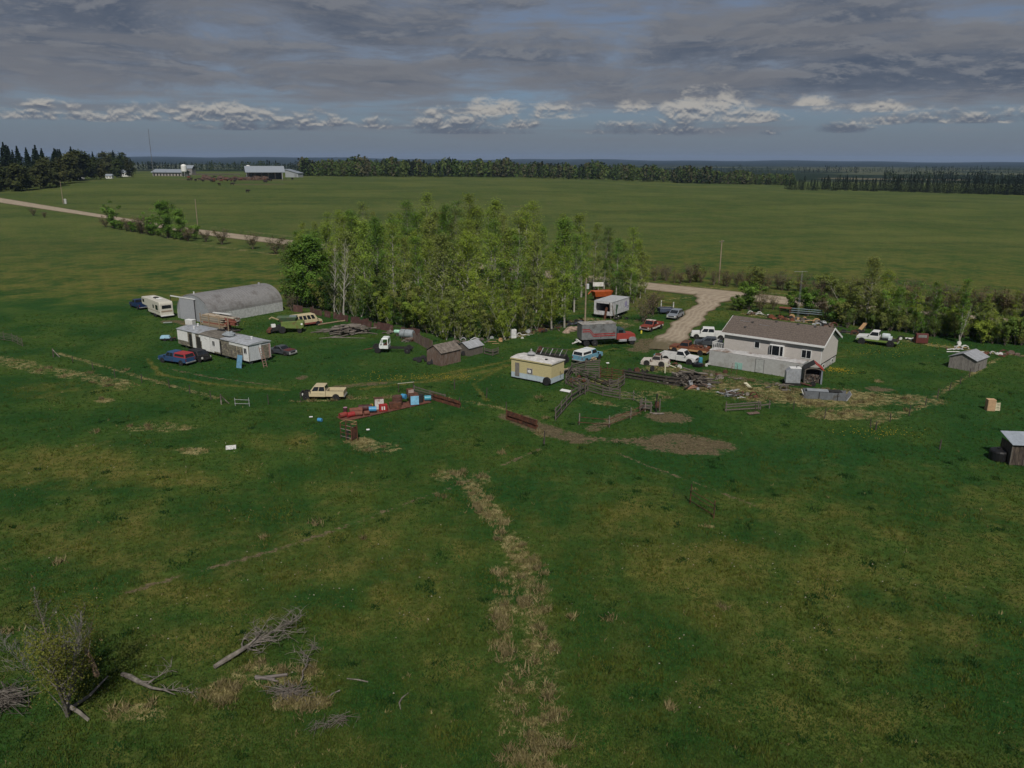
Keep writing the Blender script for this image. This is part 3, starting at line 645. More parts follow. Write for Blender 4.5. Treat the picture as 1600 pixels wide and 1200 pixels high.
for (px, py, H, lab) in [(862, 516, 13.5, 'aspen with thick pale trunk standing at the grove edge left of its twin'), (882, 512, 14.5, 'aspen with thick pale forked trunk at the grove edge by the box truck')]:
    t = put_tree('aspen_tree', lab, 'tree', None, None, H, ASP[0], YG, G(px, py)); t.scale.x *= 1.25; t.scale.y *= 1.25
for i, (px, py, H, k) in enumerate([(500, 470, 15, 'g'), (515, 464, 16, 'y'), (548, 480, 15, 'o'), (556, 462, 17, 'g'), (484, 456, 14, 'y'), (574, 470, 16, 'g')]):
    put_tree('aspen_tree', ['tall green aspen right of the dark poplars', 'tall yellow green aspen behind the bare white trunks', 'olive aspen right of the tall bare white trunk', 'highest green aspen in the left part of the grove', 'yellow green aspen at the back left corner of the grove', 'green aspen above the log pile'][i], 'tree', None, None, H, ASP[(i * 2) % 7], {'y': YG, 'g': GR, 'o': OL}[k], G(px, py), wide=1.25)
for i in range(13):
    px = 168 + i * 10.5 + _tr.uniform(-3, 3); py = np.interp(px, [165, 300], [355, 378]); lf = i % 3 > 0
    put_tree('roadside_shrub', 'low mixed brush between the bigger left roadside bushes', 'shrub', 'low left roadside brush', None, _tr.uniform(2.6, 5), SHRUB[_tr.choice([0, 2]) if lf else 3], GR if lf else BRN, G(px, py), wide=1.6)
for i, (px, py, H) in enumerate([(640, 440, 19.5), (672, 432, 21), (700, 446, 19), (735, 436, 21), (655, 456, 17.5), (830, 440, 19.5)]):
    put_tree('aspen_tree', ['tall rounded aspen at the left shoulder of the grove crown', 'highest aspen at the left peak of the grove crown', 'full aspen between the two peaks of the grove crown', 'highest aspen at the right peak of the grove crown', 'full aspen before the left peak of the grove', 'tall aspen in the right half of the grove crown'][i], 'tree', None, None, H, ASP[5 if i % 2 else 0], [GR, YG, GR, YG, GR, YG][i], G(px, py), wide=1.3)
# front fringe of saplings
for i in range(26):
    f = i / 25; px = 664 + f * 200 + _tr.uniform(-5, 5); py = np.interp(px, [650, 700, 790, 870], [519, 533, 532, 512]) - _tr.uniform(1, 9)
    put_tree('aspen_sapling', 'slender yellow green sapling in the thicket along the front of the grove', 'sapling', 'saplings along the grove front', None, _tr.uniform(4.5, 9.5), _tr.choice(SAPL), _tr.choice([YG, YG, OL]), G(px, py), wide=1.2)
for i in range(24):
    f = i / 23; px = 500 + f * 165 + _tr.uniform(-4, 4); py = np.interp(px, [470, 530, 580, 655, 680], [481, 494, 507, 520, 526]) - _tr.uniform(2, 8)
    put_tree('aspen_sapling', 'leafy sapling growing right behind the brown sheet fence', 'sapling', 'saplings behind the sheet fence', None, _tr.uniform(5, 9), _tr.choice(SAPL + [SHRUB[1]]), _tr.choice([YG, GR, OL, DKG]), G(px, py), wide=1.15)
for i, (px, py, H, k) in enumerate([(915, 452, 13, 'g'), (928, 449, 15, 'y'), (935, 458, 9, 'o'), (952, 449, 12, 'y'), (972, 454, 11, 'o'), (978, 462, 8, 'g'), (1008, 458, 8.5, 'y'), (955, 462, 7, 'o'), (898, 470, 12, 'y'), (995, 456, 12, 'y')]):
    put_tree('aspen_tree', ['green aspen behind the utility pole', 'tall yellow green aspen behind the white sign', 'short olive aspen beside the white sign', 'yellow green aspen above the orange implement', 'olive aspen left of the tall one by the drive', 'short green aspen left under the tall one by the drive', 'small yellow green aspen nearest the road bend', 'low olive aspen right of the orange implement', 'yellow green aspen left of the utility pole', 'slim aspen behind the tall one by the drive'][i], 'tree', None, None, H, ASP[i % 7], {'y': YG, 'g': GR, 'o': OL}[k], G(px, py), wide=1.2)
# around the drive entrance
for (px, py, H, c, pr, lab) in [(985, 468, 15.5, YG, 5, 'tall leafy aspen right of the grove beside the drive entrance'), (962, 466, 13.0, GR, 2, 'mid green aspen behind the white box trailer'), (944, 452, 14.5, DKG, 1, 'dark green narrow poplar at the east edge of the grove'),
                           (1000, 466, 10, OL, 4, 'short olive tree between the tall aspen and the gravel road'), (968, 474, 6.5, DKG, 4, 'low dark green bush behind the white box trailer'), (990, 474, 6.0, GR, 4, 'low green bush by the tall aspen foot')]:
    put_tree('aspen_tree', lab, 'tree', None, None, H, ASP[pr], c, G(px, py), wide=1.2)
put_tree('willow_shrub', 'rounded brown leafless willow between the white trailer and the silver car', 'shrub', None, None, 5.2, SHRUB[4], BRN, G(1005, 503), wide=1.35)
put_tree('willow_shrub', 'brown leafless willow behind the rounded one beside the drive', 'shrub', None, None, 4.8, SHRUB[3], BRN, G(1020, 492), wide=1.2)
# hedge beyond the road, right half of the picture
for i in range(58):
    px = 1022 + i * 10.6 + _tr.uniform(-4, 4); py = np.interp(px, [1020, 1200, 1300, 1600], [440, 455, 466, 497]) - _tr.uniform(0, 5)
    gaps = 1096 < px < 1112
    if gaps: continue
    k = _tr.random(); lf = k < (.30 if px < 1200 else .5)
    put_tree('willow_shrub', 'leafing green willow in the hedge on the far side of the road' if lf else 'brown leafless willow in the hedge on the far side of the road', 'shrub', 'green hedge willows' if lf else 'brown hedge willows', None, _tr.uniform(2.8, 5.2) * (1.12 if px > 1350 else 1), SHRUB[_tr.choice([0, 2]) if lf else _tr.choice([3, 4, 5])], OL if lf else BRN, G(px, py), wide=1.25)
# thicket between the road and the yard, right of the house
for i in range(60):
    px = 1318 + i * 5.1 + _tr.uniform(-5, 5); py = np.interp(px, [1310, 1400, 1500, 1640], [513, 522, 534, 550]) - _tr.uniform(1, 14)
    put_tree('thicket_sapling', 'young green aspen in the thicket between the yard and the road', 'sapling', 'thicket saplings right of the house', None, _tr.uniform(2.8, 5.2), SHRUB[_tr.choice([0, 1, 1, 2, 5])], _tr.choice([GR, DKG, OL, YG]), G(px, py), wide=1.05)
for (px, py, H, c, pr, lab) in [(1352, 512, 12.5, OL, 4, 'tallest olive aspen behind the green and white truck'), (1375, 512, 10.5, YG, 2, 'yellow green aspen right of the tallest one in the thicket'), (1334, 508, 8, OL, 4, 'olive aspen behind the right end of the house'),
                           (1400, 516, 7.5, GR, 4, 'green aspen behind the tank on the green and white truck'), (1455, 520, 9, GR, 3, 'slim green aspen group above the rusty cab'), (1500, 536, 10.5, GR, 6, 'leaning half bare aspen with white forked trunk above the grey shed')]:
    put_tree('aspen_tree', lab, 'tree', None, None, H, ASP[pr], c, G(px, py), wide=1.25)
for i in range(16):
    px = 1325 + i * 17 + _tr.uniform(-6, 6); py = np.interp(px, [1310, 1400, 1500, 1640], [513, 522, 534, 550]) - _tr.uniform(3, 16)
    put_tree('thicket_aspen', 'wispy light green aspen rising above the thicket right of the house', 'tree', 'wispy thicket aspens', None, _tr.uniform(5.5, 9.0) * (1.1 if px < 1420 else .9), _tr.choice(SAPL + [ASP[6]]), _tr.choice([YG, GR, OL]), G(px, py), wide=1.2)
t = thing('bare_aspen', 'leafless white stemmed aspen leaning over the thicket near the grey shed', 'tree', G(1497, 540), 2.0); t.rotation_euler = (0, .16, 0); t.scale = (.28, .28, .52); link('trunk', BARE[1], t)
for (px, py, H, lf, lab) in [(1170, 484, 6.2, 1, 'big round green willow behind the left end of the house roof'), (1188, 488, 4.6, 0, 'grey leafless willow right of the big round one'), (1152, 486, 3.6, 1, 'low green willow at the drive corner'), (1262, 494, 6.0, 1, 'green willow beside the lattice mast'), (1238, 488, 4.6, 1, 'yellow green willow left of the lattice mast'),
                        (1290, 497, 4.6, 0, 'brown bare willow behind the junk row'), (1278, 492, 5.2, 0, 'tall bare willow behind the junk row beside the mast'), (1310, 504, 5.2, 1, 'green willow behind the right roof corner'), (1208, 484, 3.2, 0, 'small bare willow near the road behind the roof')]:
    put_tree('willow_shrub', lab, 'shrub', None, None, H, SHRUB[0 if lf else 5], GR if lf else BRN, G(px, py), wide=1.3)
# roadside bushes at the left
for (px, py, H, lf, lab) in [(176, 356, 10, 1, 'slim green poplar bush at the left end of the roadside row'), (222, 365, 6.5, 0, 'sparse grey bush in the roadside row'), (236, 366, 8, 1, 'green bush left of the biggest roadside bush'), (262, 372, 12.5, 1, 'biggest round green bush in front of the gravel road'), (282, 374, 10, 1, 'green bush joined to the right of the biggest roadside bush'), (205, 362, 5.5, 0, 'brown low bush in the roadside row'),
                        (306, 374, 5.6, 1, 'small green bush at the road near the power pole'), (322, 378, 4, 0, 'low brown willow first right of the power pole'), (347, 382, 5.4, 0, 'grey green willow second right of the power pole'), (395, 389, 5.8, 0, 'dark round willow before the road'), (431, 397, 5.6, 0, 'dark brown willow near the grove, left'), (447, 398, 4.8, 0, 'brown willow touching the grove'), (52, 337, 3.5, 0, 'tiny brown bush on the slope below the road')]:
    put_tree('roadside_shrub', lab, 'shrub', None, None, H, (SHRUB[1] if px < 200 or px == 236 else POP[1] if lf and px < 300 else SHRUB[0]) if lf else SHRUB[_tr.choice([3, 5])], GR if lf else BRN, G(px, py), wide=1.15 if lf else 1.5)
put_tree('roadside_shrub', 'low brown willow near the left edge of the road', 'shrub', None, None, 2.6, SHRUB[3], BRN, G(70, 340), wide=1.5)
# bare branches at the arched shed's right end
put_tree('willow_shrub', 'bare grey willow bush against the arched shed wall', 'shrub', None, None, 4.2, SHRUB[4], BRN, G(456, 486))

# ---- spruces and shelterbelt around the far farmstead
SPR = [raw_mesh('conifer_tree', *make_spruce(300 + i, H, Rr, 1500), NEEDLE) for i, (H, Rr) in enumerate([(24, 4.2), (22, 3.6), (26, 4.6)])]
def far_tree(name, me, label, cat, group, loc, s, col, wide=1.0):
    o = link(name, me, None, (loc[0], loc[1], loc[2] - .3), (0, 0, _tr.uniform(0, 6.28)), (s * wide, s * wide, s)); o.color = vary(col, .12); return tag(o, label, cat, group)
for i in range(64):
    px = _tr.uniform(-60, 214); py = np.interp(px, [-60, 60, 214], [290, 284, 270]) + _tr.uniform(-4, 3)
    top = np.interp(px, [-60, 0, 20, 60, 95, 125, 175, 210, 216], [232, 234, 230, 236, 236, 238, 232, 244, 248]) + abs(_tr.gauss(0, 6))
    p = G(px, py); hh = (py - top) * math.hypot(p.x, p.y, CAM_H) / F_PX
    far_tree('spruce_tree', SPR[i % 3], 'dark spruce in the shelterbelt of the far left farmstead', 'spruce', 'shelterbelt spruces', p, hh / 27, (.020, .036, .017), wide=1.3)
FARL = []
for i in range(3):
    tm, cr = make_tree(330 + i, 12, 4.2, 26, 1500, .42, .05, shape='aspen', up=(10, 55), twigs=2); FARL.append(cr)
for i in range(58):
    px = _tr.uniform(-60, 212); py = np.interp(px, [-60, 30, 120, 214], [303, 299, 288, 274]) + _tr.uniform(-7, 1)
    p = G(px, py); hh = np.interp(px, [0, 120, 214], [34, 36, 24]) * _tr.uniform(.6, 1.05) * math.hypot(p.x, p.y) / F_PX
    far_tree('shelterbelt_tree', FARL[i % 3], 'rounded olive green tree along the front of the far left shelterbelt', 'tree', 'shelterbelt broadleaf trees', p, hh / 12, _tr.choice([(.07, .095, .03), (.10, .11, .04), (.075, .09, .035)]), wide=1.15)
far_tree('shelterbelt_tree', FARL[1], 'lone round tree at the right end of the shelterbelt', 'tree', None, G(203, 278), 1.25, (.05, .06, .025))
# ---- dark conifers beyond the right field
CON = [raw_mesh('conifer_tree', *make_spruce(350 + i, H, Rr, 420), NEEDLE) for i, (H, Rr) in enumerate([(15, 2.6), (13, 2.3), (17, 2.4)])]
for i in range(190):
    px = 1228 + (i / 190) * 420 + _tr.uniform(-3, 3); py = np.interp(px, [1228, 1400, 1600, 1650], [297, 300, 306, 308]) - _tr.uniform(0, 3.2)
    p = G(px, py); hh = np.interp(px, [1228, 1300, 1450, 1600], [19, 25, 28, 31]) * _tr.uniform(.72, 1.12) * math.hypot(p.x, p.y) / F_PX
    far_tree('conifer_tree', CON[i % 3], 'dark slender conifer in the black row beyond the right field', 'conifer', 'conifer row', p, hh / 21, (.016, .026, .014), wide=1.5)
# ---- far woods that read as one mass
def far_wood(name, label, bands, seed, col, n, q=26, conif=.2):
    rng = np.random.default_rng(seed); rg = random.Random(seed); VV = []; CC = []
    for i in range(n):
        (pts, h0, h1, dep) = bands[rg.randrange(len(bands))]; px = rg.uniform(pts[0][0], pts[-1][0]); py = np.interp(px, [a for a, b in pts], [b for a, b in pts])
        p = G(px, py); dd = p.xy.normalized() * rg.uniform(0, dep); x, y = p.x + dd.x, p.y + dd.y; z = zt1(x, y); wv = .5 + .28 * math.sin(px / 17.0) * math.sin(px / 41.0 + 1) + .22 * math.sin(px / 7.3); h = rg.uniform(h0, h1) * (.72 + .50 * wv); c = rg.random() < conif * (1.8 if math.sin(px / 33.0) > .2 else .4)
        f = rng.random(q); az = rng.uniform(0, 6.283, q)
        rad = h * (.16 * (1 - f) if c else .24 * np.sin(np.pi * (.1 + .85 * f))) * rng.uniform(.4, 1.1, q)
        C = np.stack([x + np.cos(az) * rad, y + np.sin(az) * rad, z + h * (.08 + .9 * f)], 1); V, _ = leaf_quads(C, np.full(q, h * .085), rng, face=np.stack([np.cos(az), np.sin(az), f * 0], 1)); VV.append(V)
        cc = np.array((.018, .028, .016)) if c else np.array(col[rg.randrange(len(col))]) * rg.uniform(.8, 1.2)
        CC.append(np.tile(cc, (len(V), 1)))
    V = np.concatenate(VV); C = np.concatenate(CC); me = raw_mesh(name, V, np.arange(len(V)).reshape(-1, 4), leaf_material(name + '_leaves', .25, 'tint'))
    at = me.color_attributes.new('tint', 'FLOAT_COLOR', 'POINT'); at.data.foreach_set('color', np.concatenate([C, np.ones((len(C), 1))], 1).astype(np.float32).ravel())
    return tag(link(name, me), label, 'forest', kind='stuff')
far_wood('aspen_wood', 'band of green aspen wood across the far side of the field', [([(470, 276), (800, 278), (1000, 284), (1110, 288)], 9, 19, 260), ([(470, 275), (800, 276.5), (1110, 284)], 7, 16, 50), ([(1050, 286), (1240, 290)], 6, 14, 150)], 400,
         [(.065, .105, .028), (.090, .120, .033), (.052, .084, .026), (.080, .078, .042)], 5600)
far_wood('distant_wood', 'darker distant woods behind the far fields', [([(215, 266), (520, 268)], 9, 15, 500), ([(1000, 272), (1700, 271)], 10, 17, 700), ([(1380, 282), (1700, 285)], 8, 14, 120)], 401, [(.03, .048, .022), (.042, .062, .026)], 1500, q=16, conif=.45)
# ------------------------------------------------------------------ vehicles
_WH = {}
def wheel_mesh(r, w):
    k = (round(r, 3), round(w, 3))
    if k not in _WH:
        t = MB().lathe([(r * .60, -w / 2), (r * .93, -w / 2), (r, -w * .32), (r, w * .32), (r * .93, w / 2), (r * .60, w / 2)], 18, axis='y').mesh('tyre', RUBBER)
        rm = MB().lathe([(.04, -w * .46), (r * .60, -w * .46), (r * .60, w * .46), (r * .45, w * .40), (r * .22, w * .42), (.04, w * .50)], 14, axis='y').mesh('rim', None)
        _WH[k] = (t, rm)
    return _WH[k]
_RM = {}
def wheel(parent, x, y, r, w=.24, rim=CHROME, z=None, name='wheel'):
    t, rm = wheel_mesh(r, w); k = (rm.name, rim.name)
    if k not in _RM: m2 = rm.copy(); m2.materials.clear(); m2.materials.append(rim); _RM[k] = m2
    wv = thing_part(name, parent, (x, y, r if z is None else z), 0 if y > 0 else math.pi)
    link('tyre', t, wv); link('rim', _RM[k], wv); return wv
def thing_part(name, parent, loc, rz=0):
    o = bpy.data.objects.new(name, None); o.empty_display_size = .1; COL.objects.link(o); o.parent = parent; o.location = loc; o.rotation_euler.z = rz; return o
def vehicle(name, label, cat, loc, head, p1, L=5.3, W=1.9, hood=1.35, cab=1.6, bed=True, zb=.42, belt=1.06, hz=1.06, top=1.78, sf=.55, sr=.12, win=1, wr=.37, lower=None, canopy=None,
            front=True, wheels=(1, 1, 1, 1), rim=CHROME, bedz=1.16, roof=None, load=None, cargo=None, hoodm=None, wbx=None, glass=True, trunk=0.0, tiltz=0.0):
    t = thing(name, label, cat, loc, R(head)); t.rotation_euler = (0, R(tiltz), R(head))
    xf, xr, w = L / 2, -L / 2, W / 2; xw = xf - hood; xc = xw - cab
    P = p1
    # lower body
    x0 = xc if bed else xr
    prof = [(x0, zb), (xf - .10, zb), (xf, zb + .16), (xf - .02, hz - .16), (xf - .12, hz - .04), (xw, hz + .03), (xw, belt), (x0 + (0.08 if not bed else 0), belt)]
    if trunk: prof = prof[:-2] + [(xw, belt), (xc, belt), (xr + .12, belt - .05), (xr, belt - .2)]
    if not front: prof = [(x0, zb), (xw + .1, zb), (xw + .1, belt), (x0, belt)]
    body = MB().prism(prof, -w, w).build('body', P, t, bevel=.045)
    if lower: MB().span((xc if bed else xr + .03), xf - .12, -w - .006, w + .006, zb + .02, zb + .30).build('lower_trim', lower, t, bevel=.0)
    if front:
        if hoodm: MB().frus(xw + .05, xf - .16, -w + .10, w - .10, hz - .06, xw + .05, xf - .22, -w + .14, w - .14, hz + .045).build('hood', hoodm, t)
        MB().span(xf - .02, xf + .02, -w * .55, w * .55, zb + .22, hz - .20).build('grille', DARK, t)
        for s in (-1, 1): MB().span(xf - .03, xf + .025, s * w * .80 - .14, s * w * .80 + .14, hz - .40, hz - .20).build('headlight', mat('headlight_lens', (.55, .55, .52), rough=.2), t, bevel=.01)
        MB().span(xf - .02, xf + .12, -w * .97, w * .97, zb - .02, zb + .16).build('front_bumper', CHROME, t, bevel=.02)
    else:
        eng = MB().span(xw + .15, xw + .85, -.32, .32, zb + .05, zb + .55).span(xw + .1, xf - .1, -.55, -.42, zb - .05, zb + .08).span(xw + .1, xf - .1, .42, .55, zb - .05, zb + .08).span(xf - .28, xf - .16, -.5, .5, zb, zb + .55)
        eng.tube([(xw + .3, -.2, zb + .55), (xw + .6, .25, zb + .72), (xw + .95, .1, zb + .4)], .06, 6); eng.build('engine_bay', DARK, t)
        for s in (-1, 1): MB().span(xf - .5, xf - .36, s * w * .7 - .12, s * w * .7 + .12, zb + .1, zb + .4).build('headlight', mat('headlight_lens', (.55, .55, .52), rough=.2), t, bevel=.02)
    # greenhouse
    gx0, gx1 = xc, xw; ti = .15
    cabm = MB().frus(gx0, gx1, -w + .03, w - .03, belt - .01, gx0 + sr, gx1 - sf, -w + ti, w - ti, top).build('cab', P, t, bevel=.035)
    if roof: MB().frus(gx0 + sr + .02, gx1 - sf - .02, -w + ti + .02, w - ti - .02, top - .02, gx0 + sr + .06, gx1 - sf - .08, -w + ti + .06, w - ti - .06, top + .05).build('roof', roof, t)
    b = [Vector(q) for q in ((gx0, -w + .03, belt), (gx1, -w + .03, belt), (gx1, w - .03, belt), (gx0, w - .03, belt))]; T = [Vector(q) for q in ((gx0 + sr, -w + ti, top), (gx1 - sf, -w + ti, top), (gx1 - sf, w - ti, top), (gx0 + sr, w - ti, top))]
    gm = GLASS if glass else DARK
    MB().panel((b[1], b[2], T[2], T[1]), .07, .93, .12, .90, .012).build('windshield', gm, t)
    MB().panel((b[3], b[0], T[0], T[3]), .10, .90, .18, .88, .012).build('rear_window', gm, t)
    for k in range(win):
        u0 = .05 + k * (.90 / win); u1 = u0 + .90 / win - .045
        MB().panel((b[0], b[1], T[1], T[0]), u0, min(u1, .93), .16, .88, .012).build('side_window', gm, t)
        MB().panel((b[2], b[3], T[3], T[2]), 1 - min(u1, .93), 1 - u0, .16, .88, .012).build('side_window', gm, t)
    for s in (-1, 1): MB().box((xw - .12, s * (w + .10), belt + .10), (.10, .20, .16)).build('side_mirror', DARK, t)
    # bed
    if bed == True:
        bb = MB().span(xr, xc - .04, -w, w, zb + .06, .70)
        bb.span(xr, xc - .04, -w, -w + .09, .70, bedz).span(xr, xc - .04, w - .09, w, .70, bedz).span(xr, xr + .07, -w + .09, w - .09, .70, bedz).span(xc - .12, xc - .04, -w + .09, w - .09, .70, bedz)
        bb.build('bed', P, t)
        if lower: MB().span(xr + .02, xc - .05, -w - .006, w + .006, zb + .09, zb + .36).build('lower_trim', lower, t)
        MB().span(xr + .08, xc - .14, -w + .10, w - .10, .701, .725).build('bed_liner', DARK, t)
        if canopy:
            cm = MB().frus(xr + .02, xc - .06, -w + .02, w - .02, bedz, xr + .22, xc - .10, -w + .14, w - .14, bedz + .62).build('canopy', canopy, t, bevel=.03)
            q = [Vector(v) for v in ((xr + .02, -w + .02, bedz), (xc - .06, -w + .02, bedz), (xc - .10, -w + .14, bedz + .62), (xr + .22, -w + .14, bedz + .62))]
            MB().panel(q, .08, .92, .25, .80, .012).build('canopy_window', GLASS, t)
            q2 = [Vector((a.x, -a.y, a.z)) for a in (q[1], q[0], q[3], q[2])]; MB().panel(q2, .08, .92, .25, .80, .012).build('canopy_window', GLASS, t)
            q3 = [Vector(v) for v in ((xr + .02, w - .02, bedz), (xr + .02, -w + .02, bedz), (xr + .22, -w + .14, bedz + .62), (xr + .22, w - .14, bedz + .62))]; MB().panel(q3, .08, .92, .12, .86, .012).build('canopy_rear_window', GLASS, t)
        if load:
            rg = random.Random(load)
            for k in range(10):
                MB().box((rg.uniform(xr + .4, xc - .4), rg.uniform(-w * .6, w * .6), bedz - .1 + rg.uniform(0, .25)), (rg.uniform(.2, .9), rg.uniform(.15, .5), rg.uniform(.08, .3)), rg.uniform(0, 3), ('X', rg.uniform(-.4, .4))).build('scrap_load', rg.choice([DARK, RUST, WOODG, GALV]), t)
    for s in (-1, 1): MB().span(xr - .02, xr + .02, s * (w - .12) - .07, s * (w - .12) + .07, zb + .30, zb + .58).build('tail_light', mat('tail_light_red', (.22, .02, .015), rough=.3), t)
    MB().span(xr - .12, xr + .01, -w * .95, w * .95, zb - .02, zb + .14).build('rear_bumper', CHROME, t, bevel=.02)
    MB().span(xr + .2, xf - .25, -.42, .42, zb - .14, zb + .03).build('chassis', DARK, t)
    wx = wbx or (xf - .86, xr + .98)
    for i, (x, s) in enumerate([(wx[0], 1), (wx[0], -1), (wx[1], 1), (wx[1], -1)]):
        MB().lathe([(wr + .09, -.01), (wr + .09, .008)], 16, (x, s * w, wr), axis='y').build('wheel_arch', DARK, t)
        if wheels[i]: wheel(t, x, s * (w - .10), wr, .25, rim)
    return t
CREAM = paint((.52, .44, .28), .15); NAVY = paint((.012, .03, .09), 0); BLUE = paint((.025, .07, .16), .2); REDC = paint((.32, .03, .035), 0.1); WHT = paint((.62, .62, .61), .06); BLK = paint((.02, .02, .022), .2)
MAROON = paint((.10, .025, .022), .3); DGREY = paint((.055, .062, .072), 0); SILV = mat('silver_paint', (.30, .33, .37), rough=.35, metal=.4, var=.06); RED = paint((.24, .04, .026), .45); TAN = paint((.42, .26, .13), .35); ORNG = paint((.19, .065, .032), .5)
SKYB = paint((.15, .33, .44), .25); WOLD = paint((.55, .51, .46), .45); LGRN = paint((.16, .24, .05), .15)
vehicle('pickup_truck', 'cream pickup with its hood gone and engine showing, alone in the lower yard', 'pickup', G(505, 622), 180, CREAM, L=5.6, cab=2.0, win=2, front=False)
vehicle('pickup_truck', 'dark blue pickup hitched under the nose of the white camper', 'pickup', on(-75.2, 158.6), 134, NAVY, L=5.4, cab=1.7, rim=RIMW)
vehicle('pickup_truck', 'blue pickup with red box canopy beside the derelict mobile home', 'pickup', G(277, 567), 153, BLUE, L=5.7, cab=1.9, win=2, canopy=REDC, roof=BLUE)
vehicle('old_wagon', 'black station wagon with stripped front end against the mobile home', 'car', G(311, 562), -38, BLK, L=5.0, W=1.85, hood=1.2, cab=2.9, bed=False, top=1.55, win=3, front=False, belt=.98, hz=.95, sf=.5, sr=.25)
vehicle('sedan_car', 'dark sedan with maroon hood parked right of the mobile home', 'car', G(441, 553), -28, DGREY, L=4.5, W=1.75, hood=1.4, cab=2.0, bed=False, top=1.34, belt=.86, hz=.86, zb=.3, win=2, sf=.6, sr=.5, trunk=1, hoodm=MAROON, wr=.31)
vehicle('cream_van', 'cream passenger van with maroon stripe beyond the green combine', 'van', G(478, 509), 40, CREAM, L=5.6, W=2.0, hood=.8, cab=4.6, bed=False, top=2.15, belt=1.15, hz=1.10, win=5, sf=.55, sr=.06, lower=mat('maroon_stripe', (.20, .05, .04)))
vehicle('pickup_truck', 'pale blue pickup with white box canopy and boards against its side', 'pickup', G(918, 563), 50, SKYB, L=5.3, W=1.95, hood=1.25, cab=1.6, canopy=WHT, bedz=1.2, top=1.80, roof=WHT)
vehicle('pickup_truck', 'red pickup with white side panels near the brown willow', 'pickup', G(1018, 515), 232, RED, L=5.4, W=1.95, lower=WOLD, rim=DARK, roof=WOLD)
vehicle('silver_suv', 'silver compact SUV parked on the drive edge', 'suv', G(1055, 497), 238, SILV, L=4.5, W=1.85, hood=1.05, cab=3.1, bed=False, top=1.66, belt=1.02, hz=.98, win=3, sf=.85, sr=.45, wr=.34, rim=GALV)
vehicle('pickup_truck', 'long tan and rust two tone pickup loaded with scrap', 'pickup', G(1077, 551), 150, ORNG, L=6.0, W=2.0, lower=TAN, load=5, cab=1.8, roof=RUST)
vehicle('pickup_truck', 'white crew cab pickup parked beside the house porch', 'pickup', G(1107, 529), 168, WHT, L=5.8, W=2.0, cab=2.5, win=2, top=1.92, belt=1.16, hz=1.16, wr=.41, bedz=1.26)
vehicle('grey_suv', 'dark grey car between the white crew cab and the tan pickup', 'car', G(1107, 541), 166, DGREY, L=4.5, W=1.8, hood=1.1, cab=2.7, bed=False, top=1.55, belt=.98, hz=.94, win=2, sf=.8, sr=.5, wr=.34)
vehicle('pickup_truck', 'white regular cab pickup with dark windows, nose toward the grey trailer', 'pickup', G(1061, 565), -32, WHT, L=5.5, W=1.98, top=1.86, belt=1.12, hz=1.08, wr=.40, bedz=1.2)
vehicle('pickup_wreck', 'rust and white pickup cab wreck without its box', 'wreck', G(1024, 570), 160, WOLD, L=4.0, W=1.9, hood=1.3, cab=1.6, bed=False, wheels=(0, 0, 0, 0), roof=RUST, glass=False, zb=.12, belt=.86, hz=.84, top=1.58)
gt = vehicle('tank_truck', 'white and green old truck with pale tank on its deck', 'truck', G(1370, 538), 147, WHT, L=6.2, W=2.1, hood=1.7, cab=1.7, bed=False, lower=LGRN, top=2.25, belt=1.45, hz=1.42, zb=.62, wr=.50, rim=RIMW, sr=.1)
gt_body = [c for c in gt.children if c.name.startswith('body')][0]
bpy.data.objects.remove(gt_body)
MB().prism([(-.3, .62), (3.0, .62), (3.1, .8), (3.07, 1.3), (1.4, 1.45), (-.3, 1.45)], -1.05, 1.05).build('body', WHT, gt, bevel=.05)
MB().span(-3.1, -.4, -.95, .95, .85, 1.0).build('deck', DARK, gt)
MB().lathe([(.05, -1.9), (.42, -1.85), (.5, -1.7), (.5, -.8), (.42, -.65), (.05, -.6)], 16, (0, 0, 1.5), axis='x').build('tank', mat('pale_tank', (.50, .55, .56), rough=.5), gt, smooth=False)
MB().box((-1.9, 0, 1.25), (.5, 1.2, .5)).build('pump_box', mat('pale_tank', (.5, .55, .56)), gt, bevel=.03)
# wrecks and trailers
def jeep_trailer():
    t = thing('flat_trailer', 'dark blue utility trailer box beside the silver SUV', 'trailer', G(1040, 490), R(10))
    MB().span(-1.5, 1.5, -.9, .9, .45, .55).span(-1.5, 1.5, -.9, -.84, .55, 1.15).span(-1.5, 1.5, .84, .9, .55, 1.15).span(-1.5, -1.44, -.84, .84, .55, 1.15).span(1.44, 1.5, -.84, .84, .55, 1.15).build('box', paint((.05, .065, .10), .1), t)
    MB().span(-1.45, 1.45, -.86, -.80, 1.16, 1.20).span(-1.45, 1.45, .80, .86, 1.16, 1.20).build('rail', GALV, t)
    for s in (-1, 1): wheel(t, .1, s * 1.0, .36, .22, RIMW)
    MB().tube([(1.5, 0, .5), (2.5, 0, .45)], .05).build('drawbar', DARK, t)
jeep_trailer()
t = thing('truck_cab', 'rusty maroon truck cab shell at the thicket edge', 'wreck', G(1438, 536), R(80))
MB().prism([(-.7, .1), (.8, .1), (.8, .95), (.35, 1.0), (.15, 1.65), (-.6, 1.7), (-.7, 1.0)], -.95, .95).build('cab_shell', MAROON, t, bevel=.05)
MB().span(-.72, -.69, -.65, .65, 1.05, 1.5).build('rear_window', mat('dusty_glass', (.18, .18, .17), rough=.4), t)
for s in (-1, 1): MB().span(-.45, .1, s * .955 - .01, s * .955 + .01, 1.0, 1.5).build('side_window', DARK, t)
